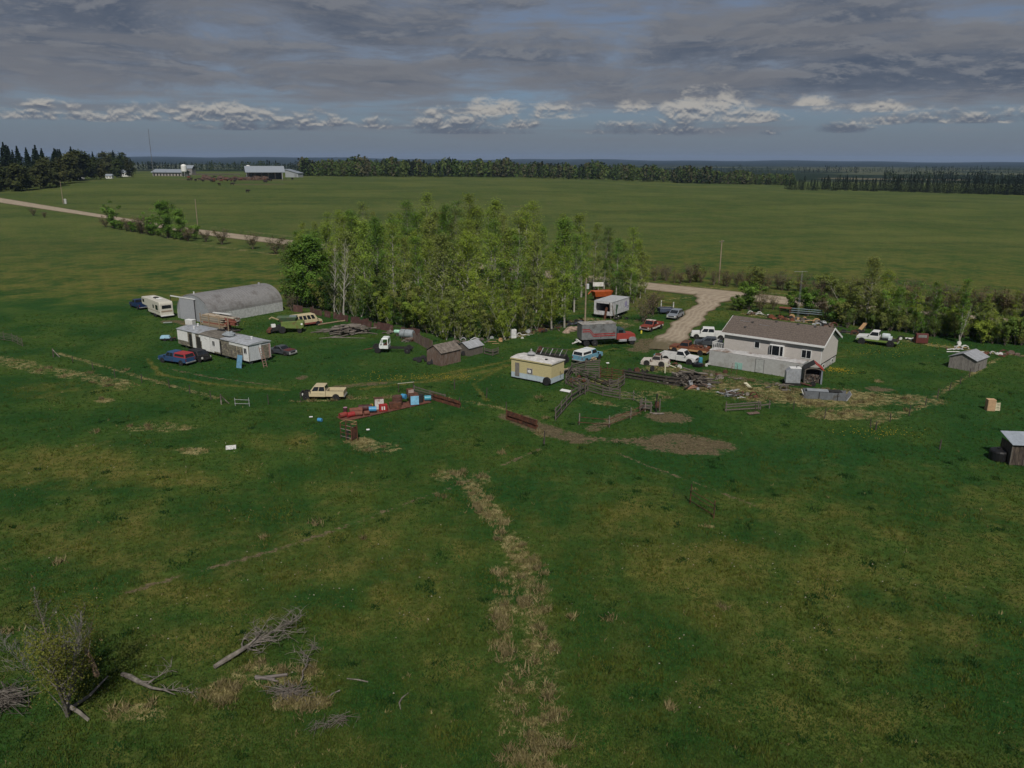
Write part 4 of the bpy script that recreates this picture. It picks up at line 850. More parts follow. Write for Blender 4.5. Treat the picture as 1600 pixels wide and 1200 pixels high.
# chassis truck with bare white cab
t = thing('chassis_truck', 'bare truck chassis with white cab shell and no box', 'truck', G(612, 550), R(178))
for s in (-1, 1): MB().span(-3.4, 2.6, s * .42 - .05, s * .42 + .05, .62, .82).build('frame_rail', DARK, t)
for k in range(5): MB().span(-3.2 + k * 1.1, -3.1 + k * 1.1, -.4, .4, .64, .78).build('crossmember', DARK, t)
cs = MB()
for s in (-1, 1):
    cs.span(.35, 1.75, s * .98 - .04, s * .98 + .04, .75, 1.25); cs.tube([(.40, s * .95, 1.25), (.42, s * .86, 2.25)], .07, 6); cs.tube([(1.70, s * .95, 1.25), (1.30, s * .86, 2.25)], .07, 6)
cs.span(.35, .42, -.95, .95, .75, 2.25 - .95).span(1.68, 1.76, -.95, .95, .75, 1.25).span(.36, 1.74, -.95, .95, .72, .78)
cs.frus(.34, 1.40, -.94, .94, 2.22, .42, 1.28, -.80, .80, 2.38).build('cab_shell', mat('bare_white_cab', (.66, .70, .69), rough=.5), t)
MB().span(.6, 1.1, -.7, .7, .78, 1.3).span(.55, .68, -.7, .7, 1.3, 1.7).build('seat', RUST, t)
MB().span(1.9, 2.7, -.35, .35, .7, 1.25).tube([(1.9, .3, 1.2), (2.3, .4, 1.4), (2.7, .2, 1.0)], .07).span(2.7, 2.8, -.6, .6, .6, 1.1).build('engine', DARK, t)
MB().tube([(2.7, .2, .65), (3.6, .35, .5), (4.4, .1, .35)], .06).tube([(2.8, -.2, .6), (4.0, -.1, .4)], .05).build('front_linkage', RUST, t)
for (x, rm) in ((-2.6, RIMW), (2.0, DARK)):
    for s in (-1, 1): wheel(t, x, s * .92, .48, .30, rm)
# box truck
_bt = G(943, 538); BT = thing('box_truck', 'grey box truck with red angled stripes and red cab', 'truck', (_bt.x, _bt.y, _bt.z), R(14))
MB().span(-4.2, 1.6, -1.2, 1.2, 1.15, 3.65).build('cargo_box', mat('dull_aluminium', (.20, .205, .21), rough=.5, metal=.2, stain=(.1, .095, .09), stain_amt=.4), BT, bevel=.03)
MB().span(-4.25, 1.65, -1.24, 1.24, 3.65, 3.70).build('box_roof', mat('box_roof_grey', (.30, .29, .27), stain=(.16, .14, .12), stain_amt=.6), BT)
RS = mat('red_stripe', (.28, .03, .03), rough=.5)
for s in (-1, 1):
    m_ = MB(); y0, y1 = (s * 1.203, s * 1.212) if s > 0 else (-1.212, -1.203)
    for (dz) in (0, -.33):
        for (xa, za, xb, zb_) in ((-4.1, 2.75 + dz, -2.9, 2.75 + dz), (-2.9, 2.75 + dz, -2.2, 1.95 + dz), (-2.2, 1.95 + dz, 1.5, 1.95 + dz)): m_.prism([(xa, za), (xb, zb_), (xb, zb_ + .17), (xa, za + .17)], y0, y1)
    m_.build('red_stripe', RS, BT)
    MB().span(-1.0, -.95, s * 1.206 - .004, s * 1.206 + .004, 1.3, 3.4).build('side_door_seam', DARK, BT)
for k in range(2): MB().box((-4.212, -.58 + k * 1.16, 2.4), (.02, 1.1, 2.3)).build('rear_door', mat('dull_aluminium2', (.16, .16, .16), rough=.6), BT)
MB().span(-4.2, 5.0, -.45, -.33, .85, 1.12).span(-4.2, 5.0, .33, .45, .85, 1.12).build('frame_rail', DARK, BT)
MB().prism([(1.9, .9), (5.1, .9), (5.15, 1.2), (5.0, 1.75), (3.45, 1.9), (3.45, 1.95), (1.9, 1.95)], -1.02, 1.02).build('cab_body', paint((.26, .04, .03), .2), BT, bevel=.06)
MB().frus(1.9, 3.45, -1.0, 1.0, 1.94, 2.0, 3.05, -.85, .85, 2.7).build('cab', mat('dark_teal_cab', (.03, .06, .065), rough=.4), BT, bevel=.04)
for s in (-1, 1):
    MB().span(2.15, 2.95, s * .985 - .01, s * .985 - .0 + .02 * s, 2.02, 2.45).build('side_window', GLASS, BT)
    MB().prism([(3.9, .6), (5.2, .6), (5.2, 1.05), (4.9, 1.28), (4.2, 1.28), (3.95, 1.05)], s * 1.08 - .14, s * 1.08 + .14).build('fender', mat('grey_fender', (.2, .2, .21)), BT, bevel=.04)
    MB().span(2.2, 3.6, s * 1.0 - .2, s * 1.0 + .2, .55, .95).build('fuel_tank', GALV, BT, bevel=.05)
MB().frus(3.40, 3.50, -.9, .9, 1.97, 3.05, 3.1, -.78, .78, 2.6).build('windshield', GLASS, BT)
MB().tube([(1.75, -.9, 1.0), (1.75, -.9, 3.1)], .07).build('exhaust_stack', CHROME, BT)
for x in (-3.3, -1.9, 4.55):
    for s in (-1, 1): wheel(BT, x, s * .98, .52, .34, RIMW)
MB().span(-4.5, -4.2, -1.1, 1.1, .75, .9).tube([(-4.3, -.5, .9), (-5.4, -.6, .55)], .07).tube([(-4.3, .3, .9), (-5.0, .4, .4)], .07).blob((-5.5, -.6, .55), .15, 3, .05).build('hitch', RIMW, BT)
# white box trailer body with junk
t = thing('box_trailer', 'white van body with broken front opening behind the box truck', 'trailer', G(943, 497), R(57))
MB().span(-.4, 7.2, -1.9, -1.85, .7, 3.2).span(-.4, 7.2, 1.85, 1.9, .7, 3.2).span(7.15, 7.2, -1.85, 1.85, .7, 3.2).span(-.4, 7.2, -1.85, 1.85, .62, .7).build('wall', mat('white_box_panel', (.52, .52, .54), rough=.5, stain=(.3, .28, .25), stain_amt=.4), t)
MB().span(-.45, 7.25, -1.95, 1.95, 3.2, 3.28).build('roof', mat('grey_box_roof', (.36, .37, .38)), t)
MB().span(-.45, -.38, -1.85, -1.45, .7, 3.2).span(-.45, -.38, 1.45, 1.85, .7, 3.2).span(-.45, -.38, -1.45, 1.45, .7, 1.45).span(-.45, -.38, -1.45, 1.45, 2.9, 3.2).build('front_frame', mat('white_box_panel', (.52, .52, .54)), t)
MB().lathe([(.55, -.006), (.55, .006)], 18, (5.7, -1.915, 2.1), axis='y').build('round_emblem', mat('mauve_emblem', (.30, .28, .42)), t)
MB().span(6.0, 7.0, -1.912, -1.904, 1.2, 1.4).span(5.7, 6.8, -1.912, -1.904, 1.6, 1.75).build('emblem_band', mat('mauve_emblem', (.30, .28, .42)), t)
MB().span(-.2, 7, -.5, .5, .3, .62).build('underframe', DARK, t)
for s in (-1, 1): wheel(t, 5.4, s * 1.5, .5, .3, DARK)
for i, (px, py, h, lean, m_, nm, lb) in enumerate([(946, 499, 2.3, .18, RUST, 'scrap_sheet', 'rusty upright sheet leaning on the white van body'), (953, 499, 3.2, -.14, WOODG, 'timber_post', 'tall grey timber leaning on the white van body'), (958, 499, 2.8, -.3, LOG, 'timber_post', 'split timber leaning across the white van body'), (962, 497, 2.6, .2, mat('dark_green_panel', (.03, .07, .035)), 'green_panel', 'dark green panel against the white van body')]):
    o = MB().box((0, 0, h / 2), (.5 if 'sheet' in nm or 'panel' in nm else .22, .08, h), 0, ('Y', lean)).build(nm, m_, None, loc=G(px, py), rz=.6); tag(o, lb, 'scrap')
def scrap_heap(name, label, px, py, n, size, mats, seed, spread=1.4, cat='scrap heap'):
    rg = random.Random(seed); t = thing(name, label, cat, G(px, py))
    for k in range(n):
        ty = rg.random(); x, y = rg.gauss(0, spread * .5), rg.gauss(0, spread * .35); z = max(.1, .55 - .3 * math.hypot(x, y)) * rg.uniform(.4, 1.2); m_ = rg.choice(mats); s = size * rg.uniform(.5, 1.3)
        if ty < .35: MB().box((x, y, z), (s, s * rg.uniform(.3, .8), s * rg.uniform(.05, .3)), rg.uniform(0, 3), ('X', rg.uniform(-.7, .7))).build('scrap_piece', m_, t)
        elif ty < .65: MB().tube([(x - s, y, z * .6), (x, y + rg.uniform(-.3, .3), z * 1.3), (x + s, y + rg.uniform(-.4, .4), z * .8)], s * .09, 5).build('scrap_pipe', m_, t)
        elif ty < .85: MB().lathe([(s * .2, 0), (s * .5, 0), (s * .5, s * .35), (s * .2, s * .35)], 12, (x, y, z), axis='y').build('scrap_drum', m_, t)
        else: MB().prism([(math.cos(a) * s * .7, math.sin(a) * s * .7) for a in np.linspace(0, math.pi, 8)] + [(math.cos(a) * s * .55, math.sin(a) * s * .55) for a in np.linspace(math.pi, 0, 8)], y - .15, y + .15).build('curved_fender', m_, t, loc=(x, 0, z * .6))
    return t
scrap_heap('scrap_heap', 'dark heap of engine parts beside the white van body', 966, 499, 14, .6, [DARK, DARK, RUST, RIMW], 21)
# far-end machinery near the grove
t = thing('orange_implement', 'orange farm implement half hidden behind the white van body', 'machine', G(940, 470), R(20))
MB().frus(-1.8, 1.8, -.8, .8, 1.0, -2.2, 2.2, -1.1, 1.1, 2.2).build('hopper', mat('orange_paint', (.42, .085, .02), rough=.5, stain=(.2, .06, .03), stain_amt=.4), t, bevel=.04)
MB().span(-1.6, 1.6, -.5, .5, .5, 1.0).tube([(1.6, 0, .8), (3.0, 0, .5)], .08).build('frame', RUST, t)
for s in (-1, 1): wheel(t, 0, s * .9, .5, .25, DARK)
MB().tube([(-2.0, .9, 2.2), (-2.8, .9, 1.4)], .12).build('chute', mat('orange_paint', (.42, .085, .02)), t)
t = thing('road_sign', 'white rectangular sign board facing the yard near the orange implement', 'sign', G(934, 466), R(5))
MB().span(-1.15, 1.15, -.03, .03, 2.6, 3.5).build('board', mat('sign_white', (.62, .61, .58), stain=(.45, .44, .40), stain_amt=.3), t)
for s in (-1, 1): MB().span(s * .9 - .05, s * .9 + .05, .03, .10, 0, 3.4).build('post', WOODG, t)
# tractor-like dark machinery under the trees
scrap_heap('machinery_row', 'dark rusty machinery under the trees at the grove edge', 852, 512, 16, .9, [DARK, RUST, DARK], 31, 2.6); scrap_heap('machinery_row', 'blackened old tractor parts left of the utility pole', 898, 508, 16, .9, [DARK, DARK, mat('faded_blue', (.07, .10, .14))], 32, 2.2)
scrap_heap('junk_row', 'heap of pale boards and sheets on the grass before the grove', 800, 527, 12, .6, [GALV, WOODG, RIMW, RUST], 33, 2.0)
for i, (px, py, s) in enumerate([(893, 517, 1.1), (902, 516, 1.0), (885, 520, .8)]): tag(MB().blob((0, 0, s * .25), (s * .9, s * .7, s * .45), i, .22).build('boulder', mat('pinkish_stone', (.30, .22, .17), var=.25), None, loc=G(px, py)), ['largest pinkish boulder left of the box truck', 'boulder touching the box truck rear corner', 'smallest pinkish boulder left of the box truck'][i], 'boulder')
for (px, py, lb) in [(802, 528, 'white appliance box standing at the foot of the grove')]:
    t = thing('old_freezer', lb, 'appliance', G(px, py), .3); MB().span(-.45, .45, -.4, .4, 0, 1.5).build('cabinet', WHT, t, bevel=.04); MB().span(-.43, .43, -.44, -.405, .5, 1.48).build('door', mat('appliance_door', (.6, .6, .6)), t); MB().span(.3, .36, -.50, -.44, .8, 1.2).build('handle', CHROME, t)
# ------------------------------------------------------------------ buildings
def wallset(parent, q, items):
    """items: (name, material, u0, u1, v0, v1, off)"""
    res = []
    for (nm, m_, u0, u1, v0, v1, off) in items: res.append(MB().panel(q, u0, u1, v0, v1, off, max(.03, off + .01)).build(nm, m_, parent))
    return res
def window(parent, q, u0, u1, v0, v1, frame, off=.05, name='window', mull=0, fw=.10):
    q = [Vector(p) for p in q]; du = fw / (q[1] - q[0]).length; dv = fw / (q[3] - q[0]).length
    w = MB().panel(q, u0, u1, v0, v1, off, off + .02).build(name, frame, parent)
    n = mull + 1
    for k in range(n):
        a = u0 + (u1 - u0) * k / n + (du if k == 0 else du * .4); b = u0 + (u1 - u0) * (k + 1) / n - (du if k == n - 1 else du * .4)
        MB().panel(q, a, b, v0 + dv, v1 - dv, off + .008, .012).build('pane', GLASS, w)
    return w
VINYL = mat('beige_vinyl_siding', (.54, .50, .47), rough=.6, var=.05, stripe=(2, .2, .16)); TRIM = mat('white_trim', (.70, .70, .69), rough=.5, var=.05)
SHINGLE = mat('brown_shingles', (.125, .100, .084), rough=.9, var=.28, scale=5, bump=.4, stripe=(1, .42, .22)); CONC = mat('parged_concrete', (.40, .385, .36), var=.12)
# ---- house
A = Vector((31.9, 116.4, 0)); hl, hd, hh = 14.6, 7.7, 3.95
hdir = R(-37.5); ca, sa = math.cos(hdir), math.sin(hdir)
HO = Vector((44.0 - hl * ca, 110.2 - hl * sa, 0)); HO.z = zt1(HO.x + 5, HO.y)
H = thing('house', 'beige raised bungalow with brown shingle roof and white trim', 'house', HO, hdir)
fz = 1.15
MB().span(0.05, hl - .05, .05, hd - .05, -.3, fz).build('foundation_wall', CONC, H)
MB().span(0, hl, 0, .18, fz, hh).build('wall', VINYL, H); MB().span(0, hl, hd - .18, hd, fz, hh).build('wall', VINYL, H)
rz_ = hh + 1.8
for x0, x1 in ((0.0, .18), (hl - .18, hl)): MB().prism([(.18, fz), (hd - .18, fz), (hd - .18, hh), (hd / 2, rz_ - .12), (.18, hh)], x0 + .002, x1 - .002, axis='x').build('gable_wall', VINYL, H)
ov = .40; sl = 1.8 / (hd / 2)
rf = MB(); e0 = -ov; zE = hh - ov * sl
for (ya, za, yb, zb_) in ((-ov, zE + .06, hd / 2, rz_ + .06), (hd + ov, zE + .06, hd / 2, rz_ + .06)): rf.prism([(ya, za), (yb, zb_), (yb, zb_ + .10), (ya, za + .10)], -.45, hl + .45, axis='x')
ROOF = rf.build('roof', SHINGLE, H)
for k, (x, f) in enumerate([(3.2, .7), (6.5, .92), (9.8, .93), (12.3, .9), (2.6, .35)]): MB().span(x - .15, x + .15, hd / 2 * f - .15, hd / 2 * f + .15, hh + sl * hd / 2 * f - .1, hh + sl * hd / 2 * f + .38).build('roof_vent', mat('dark_vent', (.07, .065, .06)), ROOF, bevel=.02)
for (x, f) in ((2.0, .72), (5.2, .62)): MB().box((x, hd / 2 * f, hh + sl * hd / 2 * f + .20), (1.6, .05, .03)).build('roof_strap', GALV, ROOF)
MB().span(-.46, hl + .46, -ov - .06, -ov, zE - .10, zE + .20).build('fascia', TRIM, H); MB().span(-.46, hl + .46, hd + ov, hd + ov + .06, zE - .10, zE + .20).build('fascia', TRIM, H)
MB().span(-.40, hl + .40, -ov, -.005, zE - .06, zE - .02).build('soffit', mat('grey_soffit', (.40, .39, .37)), H)
for x in (-.47, hl + .41):
    m_ = MB()
    for (ya, za, yb, zb_) in ((-ov, zE, hd / 2, rz_), (hd + ov, zE, hd / 2, rz_)): m_.prism([(ya, za - .13), (yb, zb_ - .13), (yb, zb_ + .17), (ya, za + .17)], x, x + .055, axis='x')
    m_.build('bargeboard', TRIM, H)
qf = [(0, 0, fz), (hl, 0, fz), (hl, 0, hh), (0, 0, hh)]
window(H, qf, .325, .385, .36, .74, TRIM); 
bw = thing_part('bay_window', H, (8.25, 0, 0)); MB().span(-1.05, 1.05, -.42, .02, 1.45, 3.15).build('frame', TRIM, bw, bevel=.03)
for (a, b) in ((-.62, .42), (.55, .95)): MB().span(a, b, -.435, -.42, 1.62, 3.0).build('pane', GLASS, bw)
MB().span(-1.062, -1.05, -.36, -.08, 1.62, 3.0).build('pane', GLASS, bw); MB().span(-.98, -.70, -.435, -.42, 1.62, 3.0).build('pane', GLASS, bw)
window(H, qf, .805, .905, .20, .66, TRIM, mull=1)
qs = [(hl, .1, 0), (hl, hd, 0), (hl, hd, hh), (hl, .1, hh)]
window(H, qs, .12, .22, .10, .24, TRIM); window(H, qs, .66, .76, .10, .24, TRIM)
MB().span(hl - .06, hl + .03, -.03, .06, fz, hh - .2).build('corner_trim', TRIM, H); MB().span(hl - .02, hl + .04, .06, hd, fz - .06, fz + .02).build('base_flashing', DARK, H)
# porch railing by the left end
t = thing('porch', 'small white railed porch with steps at the left end of the house', 'porch', HO + Vector((-2.4 * ca + .6, -2.4 * sa + .2, 0)), hdir)
MB().span(0, 2.2, -.2, 2.6, 1.0, 1.12).build('deck', WOODG, t)
for k in range(8): MB().span(.05 + k * .3, .12 + k * .3, -.18, -.12, 1.12, 2.0).build('baluster', TRIM, t)
for k in range(8): MB().span(.02, .09, -.1 + k * .34, -.03 + k * .34, 1.12, 2.0).build('baluster', TRIM, t)
MB().span(0, 2.2, -.2, -.1, 2.0, 2.08).span(0, .1, -.1, 2.6, 2.0, 2.08).build('handrail', TRIM, t)
for (x, y) in ((.1, -.1), (2.1, -.1), (.1, 2.5)): MB().span(x - .06, x + .06, y - .06, y + .06, 0, 1.0).build('post', TRIM, t)
# ---- long grey trailer in front of the house
g0 = G(1106, 570); t = thing('storage_trailer', 'long weathered grey semi trailer box standing before the house', 'trailer', (29.0, 114.0, zt1(33, 111)), R(-36.5)); GT = t
gl_, gw, gh = 13.6, 2.4, 2.28
GRY = mat('chalky_grey_panel', (.385, .385, .375), rough=.6, var=.08, stain=(.30, .29, .27), stain_amt=.45, stain_scale=.8)
MB().span(0, gl_, 0, .08, .05, gh).build('wall', GRY, t); MB().span(0, gl_, gw - .08, gw, .05, gh).build('wall', GRY, t); MB().span(0, .08, .08, gw - .08, .05, gh).build('end_wall', GRY, t)
MB().span(.0, gl_, .08, gw - .08, .05, .2).build('floor', WOODG, t)
MB().prism([(-.03, gh), (gw + .03, gh), (gw * .8, gh + .10), (gw * .2, gh + .10)], -.03, gl_ + .03, axis='x').build('roof', mat('stained_white_roof', (.42, .41, .40), stain=(.17, .12, .09), stain_amt=.55, stain_scale=.5), t)
MB().span(gl_ - .06, gl_ + .02, .0, .25, .05, gh - .003).span(gl_ - .06, gl_ + .02, gw - .25, gw, .05, gh - .003).span(gl_ - .06, gl_ + .02, .25, gw - .25, gh - .3, gh - .003).build('rear_frame', GALV, t)
MB().span(7.05, 8.15, -.05, .0, .1, 1.98).build('door', mat('side_door_grey', (.36, .37, .36), stain=(.26, .25, .24), stain_amt=.4), t)
MB().span(6.95, 7.05, -.045, .0, .1, 2.05).span(8.15, 8.25, -.045, .0, .1, 2.05).span(7.05, 8.15, -.045, .0, 1.98, 2.05).build('door_frame', mat('frame_dark_grey', (.17, .17, .165)), t)
MB().span(4.0, 5.1, -.03, -.002, .12, 1.05).build('teal_panel', mat('faded_teal', (.26, .45, .40), var=.15), t)
for x in (0.02, 3.0, 5.9, 10.9): MB().span(x, x + .03, -.012, -.001, .1, gh - .1).build('panel_seam', mat('seam_grey', (.33, .33, .325)), t)
wheel(t, 1.6, .3, .48, .3, DARK); wheel(t, 12.3, .3, .3, .2, DARK)
t = thing('wire_rack', 'rusty wire frame leaning on the grey trailer', 'frame', G(1142, 585), R(-36.5))
MB().tube([(0, 0, 0), (0, .25, 1.6), (.8, .25, 1.6), (.8, 0, 0)], .03).tube([(0, .1, .6), (.8, .1, .6)], .02).tube([(0, .2, 1.1), (.8, .2, 1.1)], .02).build('bars', RUST, t)
# ---- silver fuel box / tank stand
t = thing('fuel_tank', 'silver metal tank with chamfered top on rusty skid before the grey trailer', 'tank', G(1237, 601), R(-8))
MB().prism([(-.95, .35), (.95, .35), (.95, 2.35), (-.45, 2.35), (-.95, 1.9)], -.55, .55).build('tank_shell', mat('silver_sheet', (.40, .42, .45), rough=.4, metal=.3, stain=(.28, .28, .28), stain_amt=.3), t, bevel=.03)
MB().span(-.97, .97, -.56, -.552, 1.05, 1.09).span(-.02, .02, -.558, -.552, .4, 2.3).build('seam', mat('seam_grey2', (.28, .29, .3)), t); MB().span(-.46, .97, -.57, .57, 2.352, 2.40).build('top_flange', TRIM, t)
MB().tube([(.4, 0, 2.4), (.4, 0, 2.7), (.7, 0, 2.7)], .04).build('filler_pipe', DARK, t)
MB().span(-1.1, 1.1, -.5, -.38, .0, .35).span(-1.1, 1.1, .38, .5, .0, .35).build('skid', DARK, t); MB().tube([(1.0, 0, .3), (1.8, -.4, .2), (2.4, -.8, .15)], .10).tube([(1.0, .3, .3), (2.4, -.7, .2)], .07).build('drawbar', RUST, t)
wheel(t, -.7, .75, .35, .2, DARK); wheel(t, 2.6, -.6, .36, .22, DARK)
# ---- firewood shelter
t = thing('firewood_shelter', 'arched firewood shelter with red roof sheet filled with split wood', 'shelter', G(1268, 597), R(-14))
for s in (-1, 1):
    MB().span(s * 1.05 - .07, s * 1.05 + .07, -.9, .9, 0, 1.8).build('side_post', WOODG, t)
MB().frus(.98, 1.22, -.95, 1.0, 0, .98, 1.18, -.95, 1.0, 1.9).build('side_panel', mat('blue_grey_panel', (.17, .19, .22)), t)
MB().prism([(math.cos(a) * 1.15, 1.75 + math.sin(a) * .45) for a in np.linspace(0, math.pi, 9)] + [(math.cos(a) * 1.05, 1.72 + math.sin(a) * .36) for a in np.linspace(math.pi, 0, 9)], -.95, -.80).build('front_arch', WOODG, t)
MB().prism([(-1.25, 1.85), (.15, 2.75), (.15, 2.83), (-1.25, 1.93)], -.9, 1.3).build('roof_panel', DARK, t); MB().prism([(.15, 2.75), (1.35, 1.85), (1.35, 1.93), (.15, 2.83)], -1.0, 1.3).build('roof_panel', mat('red_roof_sheet', (.30, .035, .025), rough=.6, var=.2), t)
MB().span(-1.0, 1.0, 1.0, 1.06, 0, 1.8).build('back_panel', WOODD, t)
_fw = [MB().tube([(0, -.22, 0), (0, .22, 0)], [.085, .075], 6).mesh('firewood_log', m_) for m_ in (LOG, WOODD, WOODB)]
rg = random.Random(4)
for r_ in range(7):
    for k in range(10 - r_ % 2): link('firewood_log', rg.choice(_fw), t, (-.86 + k * .19 + (.09 if r_ % 2 else 0), -.35 + rg.uniform(-.12, .12), .1 + r_ * .165), (rg.uniform(-.15, .15), 0, rg.uniform(-.2, .2)))
# ---- grey flat box trough
t = thing('metal_trough', 'long open grey metal box lying in the dry grass below the house', 'trough', G(1288, 622), R(-14))
MB().span(-2.6, 2.6, -.8, .8, 0, .1).span(-2.6, 2.6, -.8, -.72, .1, .95).span(-2.6, 2.6, .72, .8, .1, .95).span(-2.6, -2.52, -.72, .72, .1, .95).build('shell', mat('blue_grey_metal', (.17, .185, .205), rough=.5, metal=.2, stain=(.1, .09, .08), stain_amt=.4), t)
MB().box((2.75, -.1, .5), (.08, 1.7, 1.1), 0, ('Y', .5)).build('end_ramp', GALV, t); MB().box((-2.65, -.6, .55), (.09, .14, 1.3), 0, ('Y', -.4)).build('brace', TRIM, t)
for x in (-.8, 1.4): MB().span(x, x + .08, -.86, -.8, .0, .95).build('rib', DARK, t)
MB().box((1.2, .1, .98), (1.5, 1.1, .1), .2).box((.9, 0, .9), (.7, .5, .25), .7).build('scrap_load', DARK, t); MB().box((-.9, .1, .97), (2.6, 1.2, .05)).build('lid', mat('blue_grey_lid', (.26, .28, .30)), t)
# ---- yellow office trailer
t = thing('office_trailer', 'yellow skid shack with pale blue base and white roof', 'trailer', (-.1, 106.0, zt1(3, 104)), R(-35)); yl, yw, y0, y1 = 6.5, 3.2, .25, 2.85
YEL = mat('pale_yellow_siding', (.52, .45, .24), rough=.6, var=.05, stripe=(2, .24, .14)); PBL = mat('pale_blue_base', (.42, .50, .55), rough=.6, var=.08, stain=(.3, .3, .28), stain_amt=.3)
MB().span(0, yl, 0, yw, y0 + .75, y1).build('wall', YEL, t); MB().span(.004, yl - .004, .004, yw - .004, y0, y0 + .75).build('skirt_wall', PBL, t)
MB().prism([(-.10, y1), (yw + .1, y1), (yw + .1, y1 + .12), (yw / 2, y1 + .28), (-.10, y1 + .12)], -.12, yl + .12, axis='x').build('roof', mat('dirty_white_roof', (.58, .56, .54), stain=(.40, .38, .35), stain_amt=.5), t)
MB().span(-.125, yl + .125, -.13, -.10, y1 - .06, y1 + .10).build('roof_trim', YEL, t)
MB().span(.65, 1.35, -.04, 0, .45, 2.35).build('door', mat('grey_brown_door', (.19, .175, .16)), t)
window(t, [(0, 0, 0), (yl, 0, 0), (yl, 0, 3), (0, 0, 3)], .40, .54, .36, .62, mat('mauve_frame', (.30, .28, .28)), mull=1); MB().span(2.75, 3.3, -.075, -.060, 1.25, 1.65).build('curtain', TRIM, t)
MB().span(yl, yl + .02, 2.2, 2.3, .6, 1.5).span(yl, yl + .02, 2.6, 2.75, .95, 1.2).build('end_hatch', DARK, t)
v_ = MB().lathe([(.25, 0), (.25, .2), (.55, .22), (.62, .32), (.30, .55), (.12, .62), (.10, .95), (.05, .97)], 14, (2.0, 1.9, y1 + .25)).build('roof_cowl', GALV, t); MB().span(4.8, 5.1, 1.0, 1.3, y1 + .2, y1 + .36).build('roof_vent', DARK, t)
MB().span(.2, yl - .2, .3, .5, 0, .25).span(.2, yl - .2, yw - .5, yw - .3, 0, .25).build('skid', DARK, t)
wheel(t, 6.0, -.30, .58, .36, DARK); MB().tube([(5.0, -.25, .3), (5.6, -.1, .35)], .06).build('axle_step', GALV, t)
# ---- folded harrow machine behind it
t = thing('harrow_machine', 'black folded harrow rack with angled bars behind the yellow shack', 'machine', G(861, 566), R(-22))
MB().span(-2.4, 2.4, -.6, .6, .5, 1.3).build('frame_box', DARK, t, bevel=.04)
for k in range(7): MB().tube([(-2.3 + k * .75, -.6, 1.2), (-2.1 + k * .75, .35, 2.05)], .055, 5).build('tine_bar', GALV if k % 2 else WOODG, t)
MB().tube([(-2.4, .35, 2.05), (2.5, .35, 2.05)], .06).tube([(-2.4, -.1, 1.65), (2.5, -.1, 1.65)], .05).build('cross_bar', WOODD, t); MB().frus(-2.3, -1.5, .0, .6, 1.4, -2.0, -1.7, .2, .5, 2.2).build('seat_hopper', RUST, t)
for x in (-1.9, 2.1):
    for s in (-1, 1): wheel(t, x, s * .75, .5, .25, DARK)
# ---- mobile home
mo = Vector((-53.4, 124.4, 0)); mo.z = zt1(-47, 119); M_ = thing('mobile_home', 'derelict white mobile home with torn siding and patchy grey roof', 'mobile home', mo, R(-37.7)); ml, mw, m0, m1 = 19.0, 3.8, .55, 2.95
SID = mat('white_mobile_siding', (.72, .72, .70), rough=.6, var=.06, stripe=(2, .3, .08), stain=(.40, .39, .36), stain_amt=.25); BAREW = mat('bare_sheathing', (.15, .135, .105), var=.4, scale=2, stain=(.30, .27, .20), stain_amt=.45, stretch=(1, 1, 3)); ROOFM = mat('dull_roof_metal', (.40, .42, .45), rough=.5, metal=.2, stain=(.27, .27, .27), stain_amt=.5)
MB().span(0, ml, 0, .12, m0, m1).build('wall', BAREW, M_); MB().span(0, ml, mw - .12, mw, m0, m1).build('wall', SID, M_); MB().span(.002, .12, .12, mw - .12, m0, m1).build('end_wall', SID, M_); MB().span(ml - .12, ml - .002, .12, mw - .12, m0, m1).build('end_wall', mat('silver_end_wall', (.47, .49, .51), rough=.5, var=.08, stripe=(1, .3, .2)), M_)
qm = [(0, 0, m0), (ml, 0, m0), (ml, 0, m1), (0, 0, m1)]
wallset(M_, qm, [('siding_sheet', SID, .0, .155, .30, 1, .025), ('siding_sheet', SID, .225, .272, .0, 1, .025), ('siding_sheet', SID, .36, .475, .0, 1, .03), ('siding_sheet', SID, .478, .615, .10, 1, .025), ('siding_sheet', SID, .478, .53, .0, .10, .025), ('siding_sheet', SID, .93, 1.0, .0, .96, .03), ('siding_sheet', SID, .75, .93, .80, 1, .025), ('siding_sheet', SID, .325, .36, .55, 1, .02)])
wallset(M_, qm, [('door_opening', DARK, .175, .215, .02, .86, .012), ('door_opening', mat('dark_interior', (.03, .028, .025)), .285, .345, .0, .80, .03), ('dark_gap', DARK, .618, .64, .0, .85, .015)])
window(M_, qm, .515, .555, .42, .80, TRIM, mull=1, off=.06); window(M_, qm, .94, .985, .42, .82, TRIM, mull=1, off=.07)
rg = random.Random(9)
for k in range(26): MB().panel(qm, *(lambda u: (u, u + rg.uniform(.006, .018)))(rg.uniform(.63, .92)), *(lambda v: (v, v + rg.uniform(.1, .4)))(rg.uniform(.02, .5)), .02, .03).build('torn_batten', rg.choice([WOODG, BAREW, LOG, mat('peeled_tan', (.34, .29, .20))]), M_)
for (x0, x1, m_) in ((-.15, 6.3, ROOFM), (6.3, 12.0, mat('bare_brown_roof', (.13, .115, .095), var=.35, scale=2, stain=(.24, .22, .19), stain_amt=.35)), (12.0, ml + .15, ROOFM)):
    MB().prism([(-.12, m1), (mw + .12, m1), (mw + .12, m1 + .06), (mw * .75, m1 + .24), (mw * .5, m1 + .30), (mw * .25, m1 + .24), (-.12, m1 + .06)], x0 + .002, x1 - .002, axis='x').build('roof_section', m_, M_)
for (x, y) in ((3.0, 1.2), (16.5, 2.4), (1.5, 2.8)): MB().lathe([(.12, 0), (.12, .35), (.18, .35), (.18, .42), (.05, .42)], 10, (x, y, m1 + .2)).build('roof_vent', TRIM, M_)
